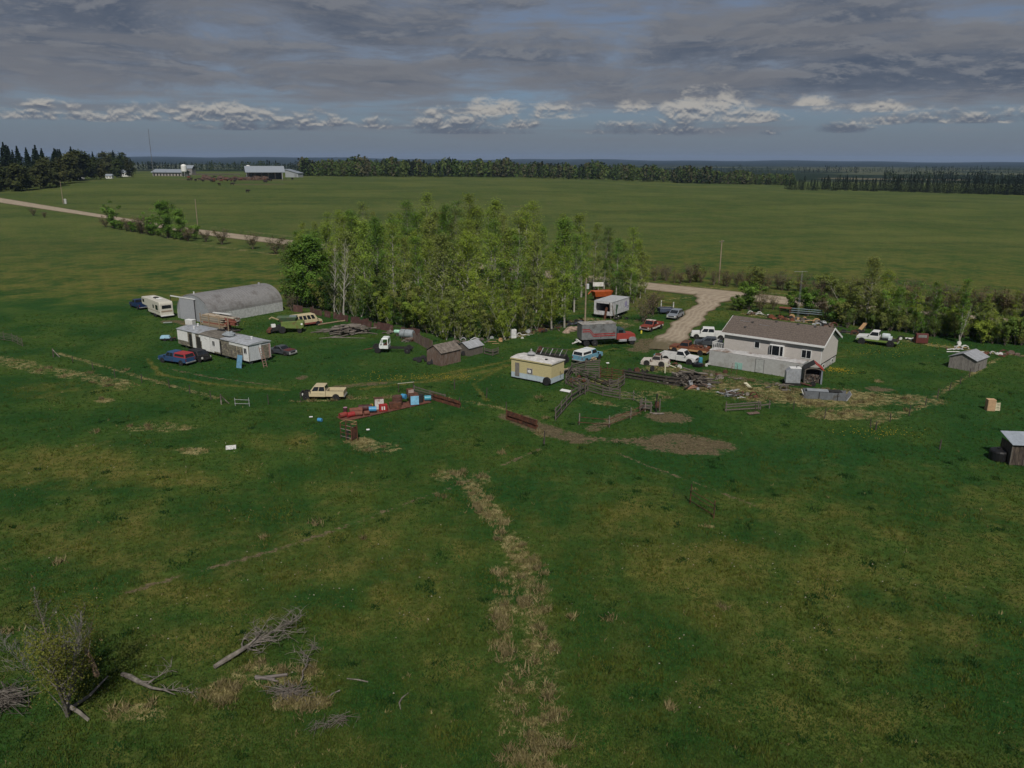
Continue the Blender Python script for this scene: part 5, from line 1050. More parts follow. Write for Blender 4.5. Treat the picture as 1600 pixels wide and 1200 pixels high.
MB().blob((12.2, 1.5, m1 + .45), (1.2, .8, .45), 3, .28).build('crumpled_tarp', mat('grey_tarp', (.27, .30, .32), rough=.5), M_)
MB().span(.4, ml - .4, .5, .7, .25, m0).span(.4, ml - .4, mw - .7, mw - .5, .25, m0).build('frame_beam', DARK, M_)
for x in (7.5, 8.6):
    for y in (.35, mw - .35): wheel(M_, x, y, .36, .22, DARK)
for x in (1.5, 5, 12.5, 16, 18.5):
    for y in (.6, mw - .6): MB().span(x - .2, x + .2, y - .2, y + .2, -.1, .27).build('support_block', CONC, M_)
MB().span(ml, ml + .03, 2.2, 3.5, m0 - .05, m1 - .35).build('end_panel', BAREW, M_); MB().span(ml, ml + .035, 3.45, 3.7, m0, m1 - .3).build('corner_strip', mat('pink_insulation', (.36, .22, .20)), M_); MB().span(ml, ml + .035, 1.9, 2.15, m0 + .6, m1 - .1).build('hanging_strip', TRIM, M_)
for k, (x, y) in enumerate([(7.2, 3.0), (7.9, 3.1)]): tag(MB().lathe([(.2, 0), (.36, .02), (.36, .2), (.2, .22)], 14, (0, 0, 0)).build('roof_tyre', RUBBER, None, loc=M_.matrix_world @ Vector((0, 0, 0)) if False else (mo.x + x * math.cos(R(-37.7)) - y * math.sin(R(-37.7)), mo.y + x * math.sin(R(-37.7)) + y * math.cos(R(-37.7)), mo.z + m1 + .18)), ['left old tyre lying on the mobile home roof', 'right old tyre lying on the mobile home roof'][k], 'tyre')
t = thing('ladder', 'worn wooden ladder leaning on the end of the mobile home', 'ladder', G(415, 574), R(-37)); t.rotation_euler = (R(-14), 0, R(53 + 90 - 90)); t.rotation_euler = (0, R(-16), R(-37.7))
for s in (-.27, .27): MB().span(-.03, .03, s - .04, s + .04, 0, 3.1).build('rail', mat('reddish_wood', (.24, .15, .12)), t)
for k in range(8): MB().span(-.02, .02, -.25, .25, .22 + k * .36, .30 + k * .36).build('rung', mat('reddish_wood', (.24, .15, .12)), t)
o = MB().box((0, 0, .95), (1.0, .06, 1.9), 0, ('X', -.22)).build('leaning_board', mat('blue_board', (.13, .28, .42), rough=.6), None, loc=G(375, 575), rz=R(-30)); tag(o, 'pale blue board leaning against the mobile home wall', 'board')
t = thing('small_trailer', 'small pale blue covered cart left of the mobile home', 'cart', G(259, 532), R(10)); MB().frus(-.8, .8, -.5, .5, .4, -.65, .6, -.4, .4, .85).build('cover', mat('pale_blue_cover', (.30, .50, .62)), t, bevel=.05); MB().span(-.8, .8, -.5, .5, .25, .4).build('bed', DARK, t)
for s in (-1, 1): wheel(t, 0, s * .5, .25, .15, DARK)
scrap_heap('scrap_heap', 'small dark scrap heap at the left end of the mobile home', 272, 533, 8, .5, [DARK, RUST, DARK], 55, .8)
# ---- arched shed
QW, QL, st, qh = 9.6, 16.8, 1.7, 4.9; qo = Vector((-63.0, 147.9, 0)); qo.z = zt1(-56, 152); Q = thing('arched_shed', 'grey arched metal shed with ribbed roof and sliding front door', 'shed', qo, R(-34)); QS = mat('grey_ribbed_steel', (.24, .235, .235), rough=.55, metal=.2, var=.10, stain=(.17, .16, .155), stain_amt=.5, stain_scale=.35); QF = mat('pale_steel_front', (.33, .345, .37), rough=.5, metal=.15, var=.1, stripe=(0, .35, .2), stain=(.28, .27, .25), stain_amt=.3)
def archp(r=1.0, off=0.0, n=22): return [(QW / 2 - math.cos(a) * (QW / 2 + off), st + math.sin(a) * (qh - st + off)) for a in np.linspace(0, math.pi, n)]
m_ = MB(); nb = 56
for k in range(nb):
    y0_, y1_ = QL * k / nb, QL * (k + 1) / nb; o_ = .03 if k % 2 else .0
    P_ = archp(off=o_ + .06); I_ = archp(off=-.06); m_.prism(P_ + I_[::-1], y0_, y1_ - .002)
m_.build('arch_roof', QS, Q)
for x in (0, QW): MB().span(x - .08, x + .08, .02, QL - .02, -.2, st + .02).build('stem_wall', mat('light_stem_wall', (.42, .43, .43), rough=.6, stripe=(1, .6, .12)), Q)
for y in (.05, QL - .12): MB().prism([(0.09, -.2), (QW - .09, -.2), (QW - .09, st)] + archp(off=-.08)[::-1][1:-1] + [(.09, st)], y, y + .07).build('end_wall', QF, Q)
MB().span(1.1, 5.5, -.10, -.03, .05, 4.0).build('sliding_door', mat('door_sheet', (.36, .37, .40), rough=.5, metal=.1, stripe=(0, .35, .22), var=.08), Q); MB().span(-1.6, 5.9, -.16, .0, 4.05, 4.22).build('door_track', TRIM, Q); MB().span(5.5, 5.6, -.11, -.02, .0, 4.0).build('door_edge', DARK, Q)
MB().lathe([(.12, 0), (.12, .5), (.05, .5)], 8, (QW / 2, .6, qh)).build('ridge_vent', TRIM, Q); MB().lathe([(.2, 0), (.2, .4), (.05, .4)], 8, (QW / 2, QL - 1.5, qh)).build('ridge_vent', GALV, Q); MB().span(-1.7, -1.6, -.12, -.04, 0, 4.2).build('track_post', DARK, Q)
# ---- fifth-wheel camper
cr_ = G(262, 497); hdg = R(133); C_ = thing('camper', 'white fifth wheel camper parked left of the arched shed', 'camper', (cr_.x, cr_.y, cr_.z), hdg); CW = mat('camper_white', (.58, .555, .48), rough=.45, var=.05, stain=(.48, .45, .38), stain_amt=.3)
MB().prism([(0, .55), (6.3, .55), (6.6, 1.55), (9.2, 1.62), (9.5, 2.0), (9.35, 3.1), (6.0, 3.2), (.25, 3.1), (.05, 2.7)], -1.25, 1.25).build('body', CW, C_, bevel=.08)
for s in (-1, 1): MB().prism([(0.1, 1.15), (6.3, 1.15), (6.3, 1.22), (.1, 1.22)], s * 1.256 - .004, s * 1.256 + .004).build('side_stripe', mat('brown_stripe', (.22, .16, .10)), C_)
for (a, b, c, d) in ((1.0, 2.2, 1.5, 2.4), (3.0, 3.6, 1.65, 2.3), (8.0, 8.9, 2.15, 2.75)):
    for s in (-1, 1): MB().span(a, b, s * 1.262 - .008, s * 1.262 + .008, c, d).build('window', GLASS, C_)
MB().box((-.005, 0, 2.15), (.05, 1.7, .6)).build('rear_window', GLASS, C_); MB().span(-.25, .02, -1.2, 1.2, .45, .6).build('rear_bumper', TRIM, C_); MB().span(-.03, .02, -1.0, 1.0, 1.2, 1.45).build('rear_trim', mat('rear_tan_trim', (.30, .23, .17)), C_)
MB().span(4.4, 5.5, -.35, .35, 3.17, 3.36).build('roof_hatch', DARK, C_); MB().span(2.8, 4.0, -.4, .4, 3.17, 3.32).build('roof_air_unit', TRIM, C_, bevel=.05); MB().span(6.6, 7.1, -.25, .25, 3.15, 3.27).build('roof_vent', TRIM, C_)
for x in (2.5, 3.35):
    for s in (-1, 1): wheel(C_, x, s * 1.18, .36, .22, RIMW)
MB().span(.2, 6.2, -.9, .9, .35, .56).build('chassis', DARK, C_); MB().tube([(7.9, 0, 1.6), (7.9, 0, .95)], .1).build('kingpin', DARK, C_)
# ---- sheds
def gable_shed(name, label, loc, rz, w, d, h, rh, wallm, roofm, boards=True, holes=(), ov=.18, door=None):
    t = thing(name, label, 'shed', loc, rz); nbw = max(5, int(w / .28)); nbd = max(5, int(d / .28)); rg = random.Random(len(label)); mm = {}
    def board(wd, hh_, ax):
        k = (round(wd, 3), round(hh_, 2), ax)
        if k not in mm: mm[k] = (MB().span(0, wd, -.02, .02, 0, hh_) if ax == 'x' else MB().span(-.02, .02, 0, wd, 0, hh_)).mesh('wall_board', wallm)
        return mm[k]
    bw_ = w / nbw; bd_ = d / nbd      # gable faces at y=0 and y=d (ridge along y)
    for y in (0, d):
        for k in range(nbw):
            xc_ = (k + .5) * bw_; hh_ = round(h + rh * (1 - abs(xc_ - w / 2) / (w / 2)) - .06, 1)
            link('wall_board', board(bw_ - .012, hh_, 'x'), t, (k * bw_, y + rg.uniform(-.012, .012), 0))
    for x in (0, w):
        for k in range(nbd): link('wall_board', board(bd_ - .012, round(h - .03, 1), 'y'), t, (x + rg.uniform(-.012, .012), k * bd_, 0))
    MB().span(.05, w - .05, .05, d - .05, 0, .05).build('floor', WOODD, t)
    for s in (0, 1):
        n = max(4, int(d / .45))
        for k in range(n):
            if (s, k) in holes: continue
            y0_, y1_ = -ov + (d + 2 * ov) * k / n, -ov + (d + 2 * ov) * (k + 1) / n - .01
            xa = -ov if s == 0 else w + ov; za = h - ov * rh / (w / 2); dz = rg.uniform(0, .012)
            MB().prism([(xa, za + .02 + dz), (w / 2, h + rh + .02 + dz), (w / 2, h + rh + .06 + dz), (xa, za + .06 + dz)], y0_, y1_).build('roof_board', roofm, t)
    if door: MB().span(*door).build('door', WOODD, t)
    return t
ROOFW = mat('old_roof_boards', (.15, .125, .105), var=.35, scale=2.5, stain=(.26, .23, .2), stain_amt=.4)
gable_shed('board_shed', 'weathered brown board shed with holes in its roof', (-12.6, 114.6, zt1(-10, 116)), R(-42), 3.1, 3.9, 2.0, .9, WOODB, ROOFW, holes=((0, 2), (0, 4), (0, 5)))
gable_shed('lean_shed', 'low grey board shed with sheet metal roof beside the brown shed', (-8.6, 120.2, zt1(-7, 121)), R(-40), 2.6, 3.2, 1.3, .7, WOODG, GALV)
gable_shed('garden_shed', 'small grey weathered shed in the grass right of the house', (64.1, 113.4, zt1(65, 112)), R(-50), 3.6, 4.1, 1.7, .75, mat('silver_grey_boards', (.20, .185, .17), var=.3, scale=2, stretch=(5, 5, 1), bump=.3), mat('grey_metal_roof', (.33, .34, .36), rough=.5, metal=.15), ov=.22)
t = thing('pasture_shelter', 'dark board pasture shelter with blue grey metal roof at the right edge', 'shelter', G(1577, 727), R(-6)); 
_pb = MB().span(0, .235, -.02, .02, .05, 2.2).mesh('wall_board', mat('blackened_boards', (.065, .05, .04), var=.5, scale=1.5, stretch=(4, 4, 1), stain=(.14, .11, .08), stain_amt=.4))
for k in range(16): link('wall_board', _pb, t, (k * .245, random.Random(k).uniform(-.015, .015), 0))
for k in range(9):
    for x in (0.0, 3.92): link('wall_board', _pb, t, (x, .05 + k * .245, 0), (0, 0, R(90)))
for k in range(5): MB().hexa([(-.15 + k * .85, -.25, 2.2), (.69 + k * .85, -.25, 2.2), (.69 + k * .85, 2.5, 2.75), (-.15 + k * .85, 2.5, 2.75), (-.15 + k * .85, -.25, 2.24), (.69 + k * .85, -.25, 2.24), (.69 + k * .85, 2.5, 2.79), (-.15 + k * .85, 2.5, 2.79)]).build('roof_sheet', mat('blue_grey_roof', (.34, .38, .43), rough=.5, metal=.15, var=.1), t)
MB().span(1.2, 1.3, -.08, -.02, .0, 2.25).span(-.06, .06, -.06, .06, 0, 2.25).build('post', WOODG, t)
# crate and pallet in the pasture
t = thing('wooden_crate', 'tan plywood box standing in the right pasture', 'crate', G(1546, 641), R(-8)); MB().span(-.45, .45, -.4, .4, 0, 1.35).build('box', mat('tan_plywood', (.40, .26, .15), var=.15), t, bevel=.02); MB().span(-.47, .47, -.42, .42, 1.352, 1.40).build('lid', mat('tan_plywood2', (.46, .30, .17)), t)
t = thing('pallet', 'pale slatted pallet leaning right of the tan plywood box', 'pallet', G(1556, 642), R(-8)); t.rotation_euler = (R(-12), 0, R(-8))
for k in range(5): MB().span(-.45, .45, -.03, 0, .05 + k * .2, .19 + k * .2).build('slat', mat('pale_pallet_wood', (.48, .44, .30)), t)
for x in (-.42, 0, .42): MB().span(x - .04, x + .04, 0, .09, 0, 1.02).build('bearer', mat('pale_pallet_wood', (.48, .44, .30)), t)
# ------------------------------------------------------------------ fences
def fence(name, label, pts, rails=4, h=1.4, step=2.6, railm=WOODG, postm=WOODG, rr=.05, pr=.08, cat='fence', board=True, seed=1, over=.12, droop=.05):
    """pts: photo points or (x, y) vectors; rails and posts are parts"""
    P = [G(*p) if not isinstance(p, Vector) else p for p in pts]; rg = random.Random(seed); t = thing(name, label, cat, P[0]); o = P[0]
    posts = []
    for a, b in zip(P[:-1], P[1:]):
        n = max(1, round((b - a).length / step))
        for k in range(n): posts.append(a.lerp(b, k / n))
    posts.append(P[-1]); posts = [on(p.x, p.y) for p in posts]
    for p in posts:
        q = p - o; hh_ = h * rg.uniform(1.0, 1.0 + over * 1.5); MB().tube([q + Vector((0, 0, -.3)), q + Vector((rg.uniform(-.05, .05), rg.uniform(-.05, .05), hh_))], [pr, pr * .9], 6).build('post', postm, t)
    for a, b in zip(posts[:-1], posts[1:]):
        d = (b - a).normalized()
        for k in range(rails):
            z = h * (k + .7) / (rails + .2); za, zb_ = z + rg.uniform(-droop, droop), z + rg.uniform(-droop, droop); e = d * rg.uniform(.05, .2)
            p0, p1 = a - o - e + Vector((0, 0, za)), b - o + e + Vector((0, 0, zb_)); sd = Vector((-d.y, d.x, 0)) * (pr * .9 if k % 2 else -pr * .9)
            if board:
                w = Vector((0, 0, rr * 1.5)); n_ = Vector((-d.y, d.x, 0)) * .022; p0, p1 = p0 + sd, p1 + sd
                MB().hexa([p0 - w - n_, p1 - w - n_, p1 - w + n_, p0 - w + n_, p0 + w - n_, p1 + w - n_, p1 + w + n_, p0 + w + n_]).build('rail', railm, t)
            else: MB().tube([p0 + sd, p1 + sd], rr, 5).build('rail', railm, t)
    return t
def wire_fence(name, label, pts, step=6, h=1.25, postm=WOODD, seed=3, wires=2):
    P = [G(*p) for p in pts]; rg = random.Random(seed); t = thing(name, label, 'fence', P[0]); o = P[0]; posts = []
    for a, b in zip(P[:-1], P[1:]):
        n = max(1, round((b - a).length / step)); posts += [a.lerp(b, k / n) for k in range(n)]
    posts.append(P[-1]); posts = [on(p.x, p.y) for p in posts]
    for p in posts: q = p - o; MB().tube([q - Vector((0, 0, .2)), q + Vector((rg.uniform(-.1, .1), rg.uniform(-.1, .1), h * rg.uniform(.75, 1.1)))], .06, 5).build('post', postm, t)
    for k in range(wires): MB().tube([p - o + Vector((0, 0, h * (.45 + .45 * k))) for p in posts], .006, 3, cap=False).build('wire', DARK, t)
    return t
PIPE = dict(board=False)
fence('plank_corral', 'grey plank corral fence running down to the muddy gap', [(868, 657), (893, 628), (918, 611)], 4, 1.5, 2.4, seed=11)
fence('plank_corral', 'grey plank fence going right from the corral corner', [(918, 612), (942, 619), (968, 624)], 4, 1.4, 2.6, seed=12)
fence('plank_corral', 'grey plank fence slanting from the yellow shack to the corral corner', [(885, 600), (905, 612), (914, 617)], 4, 1.4, 2.4, seed=13)
fence('plank_corral', 'back plank fence of the corral behind the inner alley', [(884, 600), (893, 584), (915, 578), (936, 578)], 5, 1.5, 2.4, seed=14)
fence('plank_corral', 'slanting inner alley fence of the corral', [(905, 592), (930, 602), (952, 612)], 4, 1.4, 2.4, railm=WOODD, seed=15)
fence('plank_corral', 'short right hand fence closing the corral alley', [(952, 612), (966, 608), (975, 601)], 4, 1.4, 2.2, seed=16)
fence('plank_corral', 'second inner alley fence of the corral, nearest the red gate', [(900, 588), (918, 590), (936, 592)], 4, 1.3, 2.2, railm=WOODG, seed=17)
fence('plank_corral', 'long dark plank wall from the corral to the log pile', [(975, 590), (1005, 595), (1040, 601), (1068, 604)], 5, 1.2, 2.8, railm=WOODD, postm=WOODD, seed=18, rr=.07)
fence('steel_gate', 'rusty red steel gate panels at the back of the corral', [(938, 590), (956, 592), (973, 594)], 6, 1.5, 1.8, railm=RUST, postm=RUST, rr=.045, pr=.06, cat='gate', seed=19, **PIPE)
fence('pipe_fence', 'rusty pipe rail curving along the muddy gap to the loading chute', [(905, 664), (952, 668), (985, 655), (1008, 643)], 2, 1.2, 3.4, railm=RUST, postm=LOG, rr=.04, pr=.07, seed=20, **PIPE)
fence('pole_fence', 'thin pole fence between the corral and the chute', [(968, 624), (990, 626), (1008, 638)], 3, 1.2, 2.6, railm=LOG, postm=LOG, rr=.03, pr=.06, seed=21, **PIPE)
fence('rusty_fence', 'dark rusty plank fence segment left of the muddy gap', [(792, 655), (816, 663), (838, 671)], 4, 1.0, 1.8, railm=RUST, postm=RUST, rr=.10, seed=22)
fence('pipe_gate', 'rusty pipe gate standing alone in the foreground pasture', [(1078, 787), (1115, 810)], 3, 1.6, 3.2, railm=RUST, postm=RUST, rr=.03, pr=.05, cat='gate', seed=23, **PIPE)
fence('wire_panel', 'faint dark wire panel beside the lone pipe gate', [(1052, 778), (1078, 786)], 5, 1.0, 1.2, railm=DARK, postm=DARK, rr=.008, pr=.012, cat='gate', seed=24, **PIPE)
fence('pipe_fence', 'rail fence right of the barrels', [(647, 617), (672, 624), (695, 630)], 4, 1.2, 2.0, railm=WOODG, postm=WOODG, rr=.05, seed=25)
fence('rusty_fence', 'low rusty plank fence right of the barrel rail fence', [(676, 625), (700, 632), (718, 637)], 3, .85, 1.5, railm=RUST, postm=RUST, rr=.12, seed=26)
fence('old_gate', 'broken grey gate lying against posts below the silver tank', [(1134, 643), (1185, 640)], 3, 1.1, 3.6, seed=27, cat='gate'); fence('old_gate', 'right half of the broken gate with leaning brace', [(1188, 640), (1202, 638)], 1, 1.0, 2.2, seed=28, cat='gate')
fence('rail_pen', 'small grey board pen attached to the low metal roofed shed', [(757, 553), (770, 556), (778, 553)], 4, 1.0, 1.4, seed=29, cat='pen')
fence('entrance_fence', 'white post and rail panel by the drive entrance', [(1033, 480), (1052, 483)], 3, 1.3, 3.6, railm=RUST, postm=RIMW, rr=.03, pr=.13, seed=30)
fence('field_gate', 'small pipe field gate at the left wire fence', [(368, 634), (390, 635)], 2, 1.0, 2.0, railm=GALV, postm=GALV, rr=.03, pr=.04, cat='gate', seed=31, **PIPE)
fence('stock_panel', 'grey stock panels at the left picture edge', [(-6, 530), (20, 534), (36, 542)], 5, 1.4, 2.2, railm=WOODG, postm=WOODG, rr=.03, pr=.04, seed=32, **PIPE)
wire_fence('wire_fence', 'wire fence from the left bank to the cream pickup', [(84, 557), (180, 590), (265, 607), (330, 625), (420, 632), (470, 629)], 5.5)
wire_fence('wire_fence', 'wire fence round the dry yard corner right of the house', [(1180, 645), (1240, 640), (1288, 654), (1360, 668), (1420, 650), (1445, 635), (1500, 600), (1540, 570)], 4.2, seed=4)
wire_fence('wire_fence', 'wire fence between the barrels and the muddy gap', [(718, 637), (760, 622), (792, 645)], 5, seed=5)
for (px, py, h, lb) in [(850, 694, 1.5, 'lone dark post at the muddy gap'), (1468, 702, 1.1, 'lone grey post in the right pasture'), (710, 608, 1.3, 'lone thin post left of the yellow shack'), (1368, 672, 1.0, 'grey post with sign plate by the yellow flowers')]:
    o = MB().tube([(0, 0, -.2), (.04, 0, h)], [.09, .07], 6).build('fence_post', WOODD, None, loc=G(px, py)); tag(o, lb, 'post')
for (px, py, rz, lb) in [(84, 558, 0, 'pale braced corner post on the left bank'), (346, 632, .4, 'leaning pale brace post by the field gate')]:
    t = thing('brace_post', lb, 'post', G(px, py), rz); MB().tube([(0, 0, -.2), (0, 0, 1.3)], .09, 6).build('post', LOG, t); MB().tube([(.9, 0, 0), (.05, 0, 1.1)], .06, 6).build('brace', LOG, t)
# brown sheet fence along the grove: every sheet a part
def sheet_fence(label, pts, h, m_, seed, lean=.14):
    P = [G(*p) for p in pts]; t = thing('sheet_fence', label, 'fence', P[0]); o = P[0]; rg = random.Random(seed)
    for a, b in zip(P[:-1], P[1:]):
        n = max(1, round((b - a).length / .95)); d = (b - a).normalized(); nn = Vector((-d.y, d.x, 0))
        for k in range(n):
            if rg.random() < .12: continue
            p0, p1 = a.lerp(b, k / n) - o, a.lerp(b, (k + .98) / n) - o; l_ = nn * (h * (lean + rg.uniform(-.03, .03))); hh_ = Vector((0, 0, h * rg.uniform(.70, 1.08))); th = nn * .03; j = nn * rg.uniform(0, .05)
            MB().hexa([p0 + j, p1 + j, p1 + j + th, p0 + j + th, p0 + j + l_ + hh_, p1 + j + l_ + hh_, p1 + j + l_ + hh_ + th, p0 + j + l_ + hh_ + th]).build('sheet', m_, t)
        MB().tube([a - o + nn * (h * lean + .1) + Vector((0, 0, h * .7)), b - o + nn * (h * lean + .1) + Vector((0, 0, h * .7))], .05, 5).build('rail', WOODD, t)
    return t
BRS = mat('brown_sheet', (.072, .034, .028), var=.25, scale=1.5, stain=(.14, .09, .075), stain_amt=.4)
sheet_fence('long brown sheet fence leaning along the foot of the grove', [(458, 487), (480, 489), (530, 500), (580, 512)], 1.35, BRS, 1, .12); sheet_fence('brown sheet fence continuing right behind the log pile', [(583, 513), (620, 520), (655, 527)], 1.35, BRS, 2, .12)
sheet_fence('weathered board fence from the grey tank to the brown shed', [(645, 533), (660, 541), (675, 549)], 1.7, WOODB, 3, .05)
# ------------------------------------------------------------------ piles
def log_pile(name, label, c, n, L, r, spread, hgt, mats, seed, ang=0.0, cat='log pile', chaos=.5, piece='log'):
    rg = random.Random(seed); t = thing(name, label, cat, G(*c), ang); protos = [MB().tube([(-.5, 0, 0), (0, rg.uniform(-.015, .015), 0), (.5, 0, 0)], [1, .92, .8], 6).mesh(piece, m_) for m_ in mats for _ in (0, 1)]
    for k in range(n):
        f = k / n; x, y = rg.gauss(0, spread[0] * .45), rg.gauss(0, spread[1] * .45); z = r + hgt * max(0, 1 - (abs(x) / spread[0] + abs(y) / spread[1]) * .55) * rg.random() ** .7
        l_ = L * rg.uniform(.55, 1.15); rad = r * rg.uniform(.7, 1.25)
        link(piece, rg.choice(protos), t, (x, y, z), (0, rg.uniform(-.16, .10) * chaos * 1.6, rg.gauss(0, chaos)), (l_, rad, rad))
    return t
log_pile('log_pile', 'large pile of weathered poles and logs on the grass before the brown fence', (547, 521), 84, 4.2, .12, (2.5, 1.7), 1.7, [LOG, WOODG, WOODG, WOODD], 1, R(20), chaos=.55)
log_pile('log_pile', 'loose poles lying left of the large pole pile', (518, 517), 12, 4.0, .09, (1.8, 1.0), .4, [LOG, WOODG], 2, R(35), chaos=.4); log_pile('log_pile', 'few poles on the grass below the large pole pile', (530, 528), 6, 3.2, .08, (2.0, .4), .1, [LOG], 3, R(0), chaos=.25)
log_pile('pole_row', 'long pale timber leading from the van to the brown fence', (520, 505), 3, 6.0, .12, (.6, .2), .1, [mat('pale_timber', (.27, .20, .13), var=.25)], 33, R(42), chaos=.05, cat='timber')
log_pile('log_pile', 'dark heap of split fence logs at the end of the plank wall', (1078, 600), 96, 3.2, .12, (2.6, 1.6), 1.8, [WOODD, WOODG, WOODD, LOG], 4, R(-20), chaos=.8)
log_pile('log_pile', 'small pile of red and grey sticks beside the grey tank', (640, 533), 26, 1.9, .07, (1.1, .6), .6, [WOODB, LOG, RUST], 5, R(10), chaos=.8)
log_pile('brush_heap', 'brush heap with red tin and pale debris before the storage trailer', (1142, 619), 40, 1.7, .04, (1.5, .9), .8, [WOODG, LOG, RUST, GALV], 6, 0, chaos=1.4, cat='brush heap', piece='stick')
log_pile('board_heap', 'tan jumbled boards at the right end of the yellow shack', (887, 583), 18, 1.7, .10, (1.0, .8), 1.0, [mat('tan_board', (.36, .27, .16), var=.2), LOG], 7, .4, chaos=1.2, cat='lumber', piece='board')
log_pile('log_pile', 'boards leaning on the pale blue pickup', (927, 566), 5, 1.6, .09, (.5, .2), .8, [WOODG, mat('tan_board', (.36, .27, .16))], 8, R(60), chaos=.2, cat='lumber', piece='board')
# lumber stack by the arched shed
lo = G(345, 519); t = thing('lumber_stack', 'tall stack of red and tan lumber between the arched shed and the mobile home', 'lumber', (-52.3, 138.2, zt1(-52, 138)), R(-33)); rg = random.Random(12)
bmats = [mat('tan_lumber', (.33, .25, .17), var=.25), mat('red_ended_lumber', (.26, .085, .06), var=.3), mat('grey_lumber', (.26, .235, .2), var=.25), mat('pale_lumber', (.42, .36, .28), var=.2)]
_bd = [MB().span(-.5, .5, -.5, .5, -.5, .5).mesh('board', m_) for m_ in bmats]
for r_ in range(11):
    for k in range(4):
        L_ = rg.uniform(5.2, 6.6); link('board', rg.choice(_bd if r_ > 4 else _bd[:3]), t, (rg.uniform(-.4, .4), -.7 + k * .45, .35 + r_ * .2), (0, 0, rg.uniform(-.02, .02)), (L_, .36, .15))
for r_ in range(6):
    for k in range(3): link('board', rg.choice([_bd[1], _bd[3], _bd[2]]), t, (2.9 + rg.uniform(-.3, .3), -.2 + k * .45, 1.3 + r_ * .24), (0, rg.uniform(.0, .08), .12), (rg.uniform(4.0, 5.0), .34, .16))
for x in (-2.9, -.6, 2.2, 4.6): MB().span(x - .08, x + .08, -1.05, -.93, 0, 2.7).build('upright', bmats[0], t)
MB().box((1.8, .1, 2.95), (4.2, .4, .12), .1).build('white_board', TRIM, t); MB().span(-3.2, 5.2, -.9, 1.1, .12, .27).build('base_bearer', WOODD, t)
t = thing('pipe_frame', 'pale pipe frame standing behind the lumber stack', 'frame', G(330, 503), R(15)); MB().tube([(-1.3, 0, 0), (-1.3, 0, 2.0), (1.3, 0, 2.5), (1.3, 0, 0)], .06, 6).build('bars', TRIM, t)
t = thing('white_chest', 'white chest box left of the lumber stack', 'chest', G(298, 508), R(-20)); MB().span(-.8, .8, -.5, .5, .1, .95).build('box', WHT, t, bevel=.05); MB().span(-.82, .82, -.52, .52, .952, 1.03).build('lid', TRIM, t, bevel=.02)
# ------------------------------------------------------------------ green combine
t = thing('combine_harvester', 'old faded green combine with white front beside the cream van', 'combine', G(452, 519), R(8)); CG = mat('faded_green', (.125, .175, .045), rough=.6, var=.2, stain=(.15, .09, .04), stain_amt=.4)
MB().prism([(-1.2, .9), (2.2, .7), (2.6, 1.0), (2.6, 1.9), (1.5, 2.1), (-1.2, 2.0)], -.9, .9).build('thresher_body', CG, t, bevel=.05); MB().frus(-1.6, 1.2, -.8, .8, 2.0, -1.9, 1.5, -1.1, 1.1, 2.75).build('grain_bin', mat('dark_green_bin', (.07, .12, .06), stain=(.12, .1, .06), stain_amt=.4), t, bevel=.04)
MB().tube([(-1.5, -1.0, 2.4), (-2.6, -1.2, 2.9), (-3.0, -1.2, 2.6)], .14).build('unloading_auger', mat('tan_auger', (.34, .27, .15)), t); MB().prism([(-3.0, .3), (-1.2, .7), (-1.2, 1.4), (-2.6, 1.0)], -1.1, 1.1).build('feeder_house', DARK, t)
MB().span(-3.6, -2.9, -1.6, 1.6, .3, .7).build('header', RUST, t); MB().box((-2.5, -.7, 1.35), (.7, .6, .5), .3).build('operator_seat', TRIM, t); MB().lathe([(.18, -.02), (.18, .02)], 10, (2.3, -.92, 1.55), axis='y').build('side_plate', TRIM, t); MB().span(.2, 1.4, -.55, .55, 2.76, 2.9).build('engine_cover', mat('teal_grey', (.16, .20, .20)), t)
for (x, r) in ((-1.0, .62), (1.9, .4)):
    for s in (-1, 1): wheel(t, x, s * 1.0, r, .35, DARK)
# ------------------------------------------------------------------ tanks and tyres left of the sheds
t = thing('steel_tank', 'grey steel tank lying on the end of the board fence', 'tank', G(636, 529), R(-20)); MB().lathe([(.1, -1.25), (.6, -1.22), (.72, -1.05), (.72, 1.05), (.6, 1.22), (.1, 1.25)], 18, (0, 0, .85), axis='x').build('shell', mat('dull_grey_tank', (.25, .28, .30), rough=.5, stain=(.17, .17, .17), stain_amt=.3), t); 
for x in (-.7, .7): MB().span(x - .1, x + .1, -.6, .6, 0, .3).build('cradle', WOODD, t)
MB().lathe([(.735, -.03), (.735, .03)], 18, (-.2, 0, .85), axis='x').build('band', DARK, t)
t = thing('plastic_drum', 'mint green plastic drum lying left of the grey tank', 'drum', G(624, 525), R(-15)); MB().lathe([(.05, -.9), (.26, -.9), (.32, -.7), (.32, .7), (.26, .8), (.12, .82), (.12, .95), (.05, .95)], 14, (0, 0, .75), axis='x').build('shell', mat('mint_plastic', (.36, .60, .48), rough=.4), t); MB().span(-.5, .5, -.2, .2, 0, .45).build('stand', WOODD, t)
_ty = MB().lathe([(.20, -.1), (.36, -.1), (.40, -.05), (.40, .05), (.36, .1), (.20, .1)], 16).mesh('old_tyre', RUBBER); _tyw = MB().lathe([(.06, -.06), (.20, -.08), (.20, .08), (.06, .06)], 12).mesh('rim', RIMW)
rg = random.Random(8)
tyl = ['leftmost tyre', 'second tyre from the left', 'third tyre from the left', 'fourth tyre from the left', 'fifth tyre from the left', 'sixth tyre from the left', 'seventh tyre from the left', 'rightmost tyre']
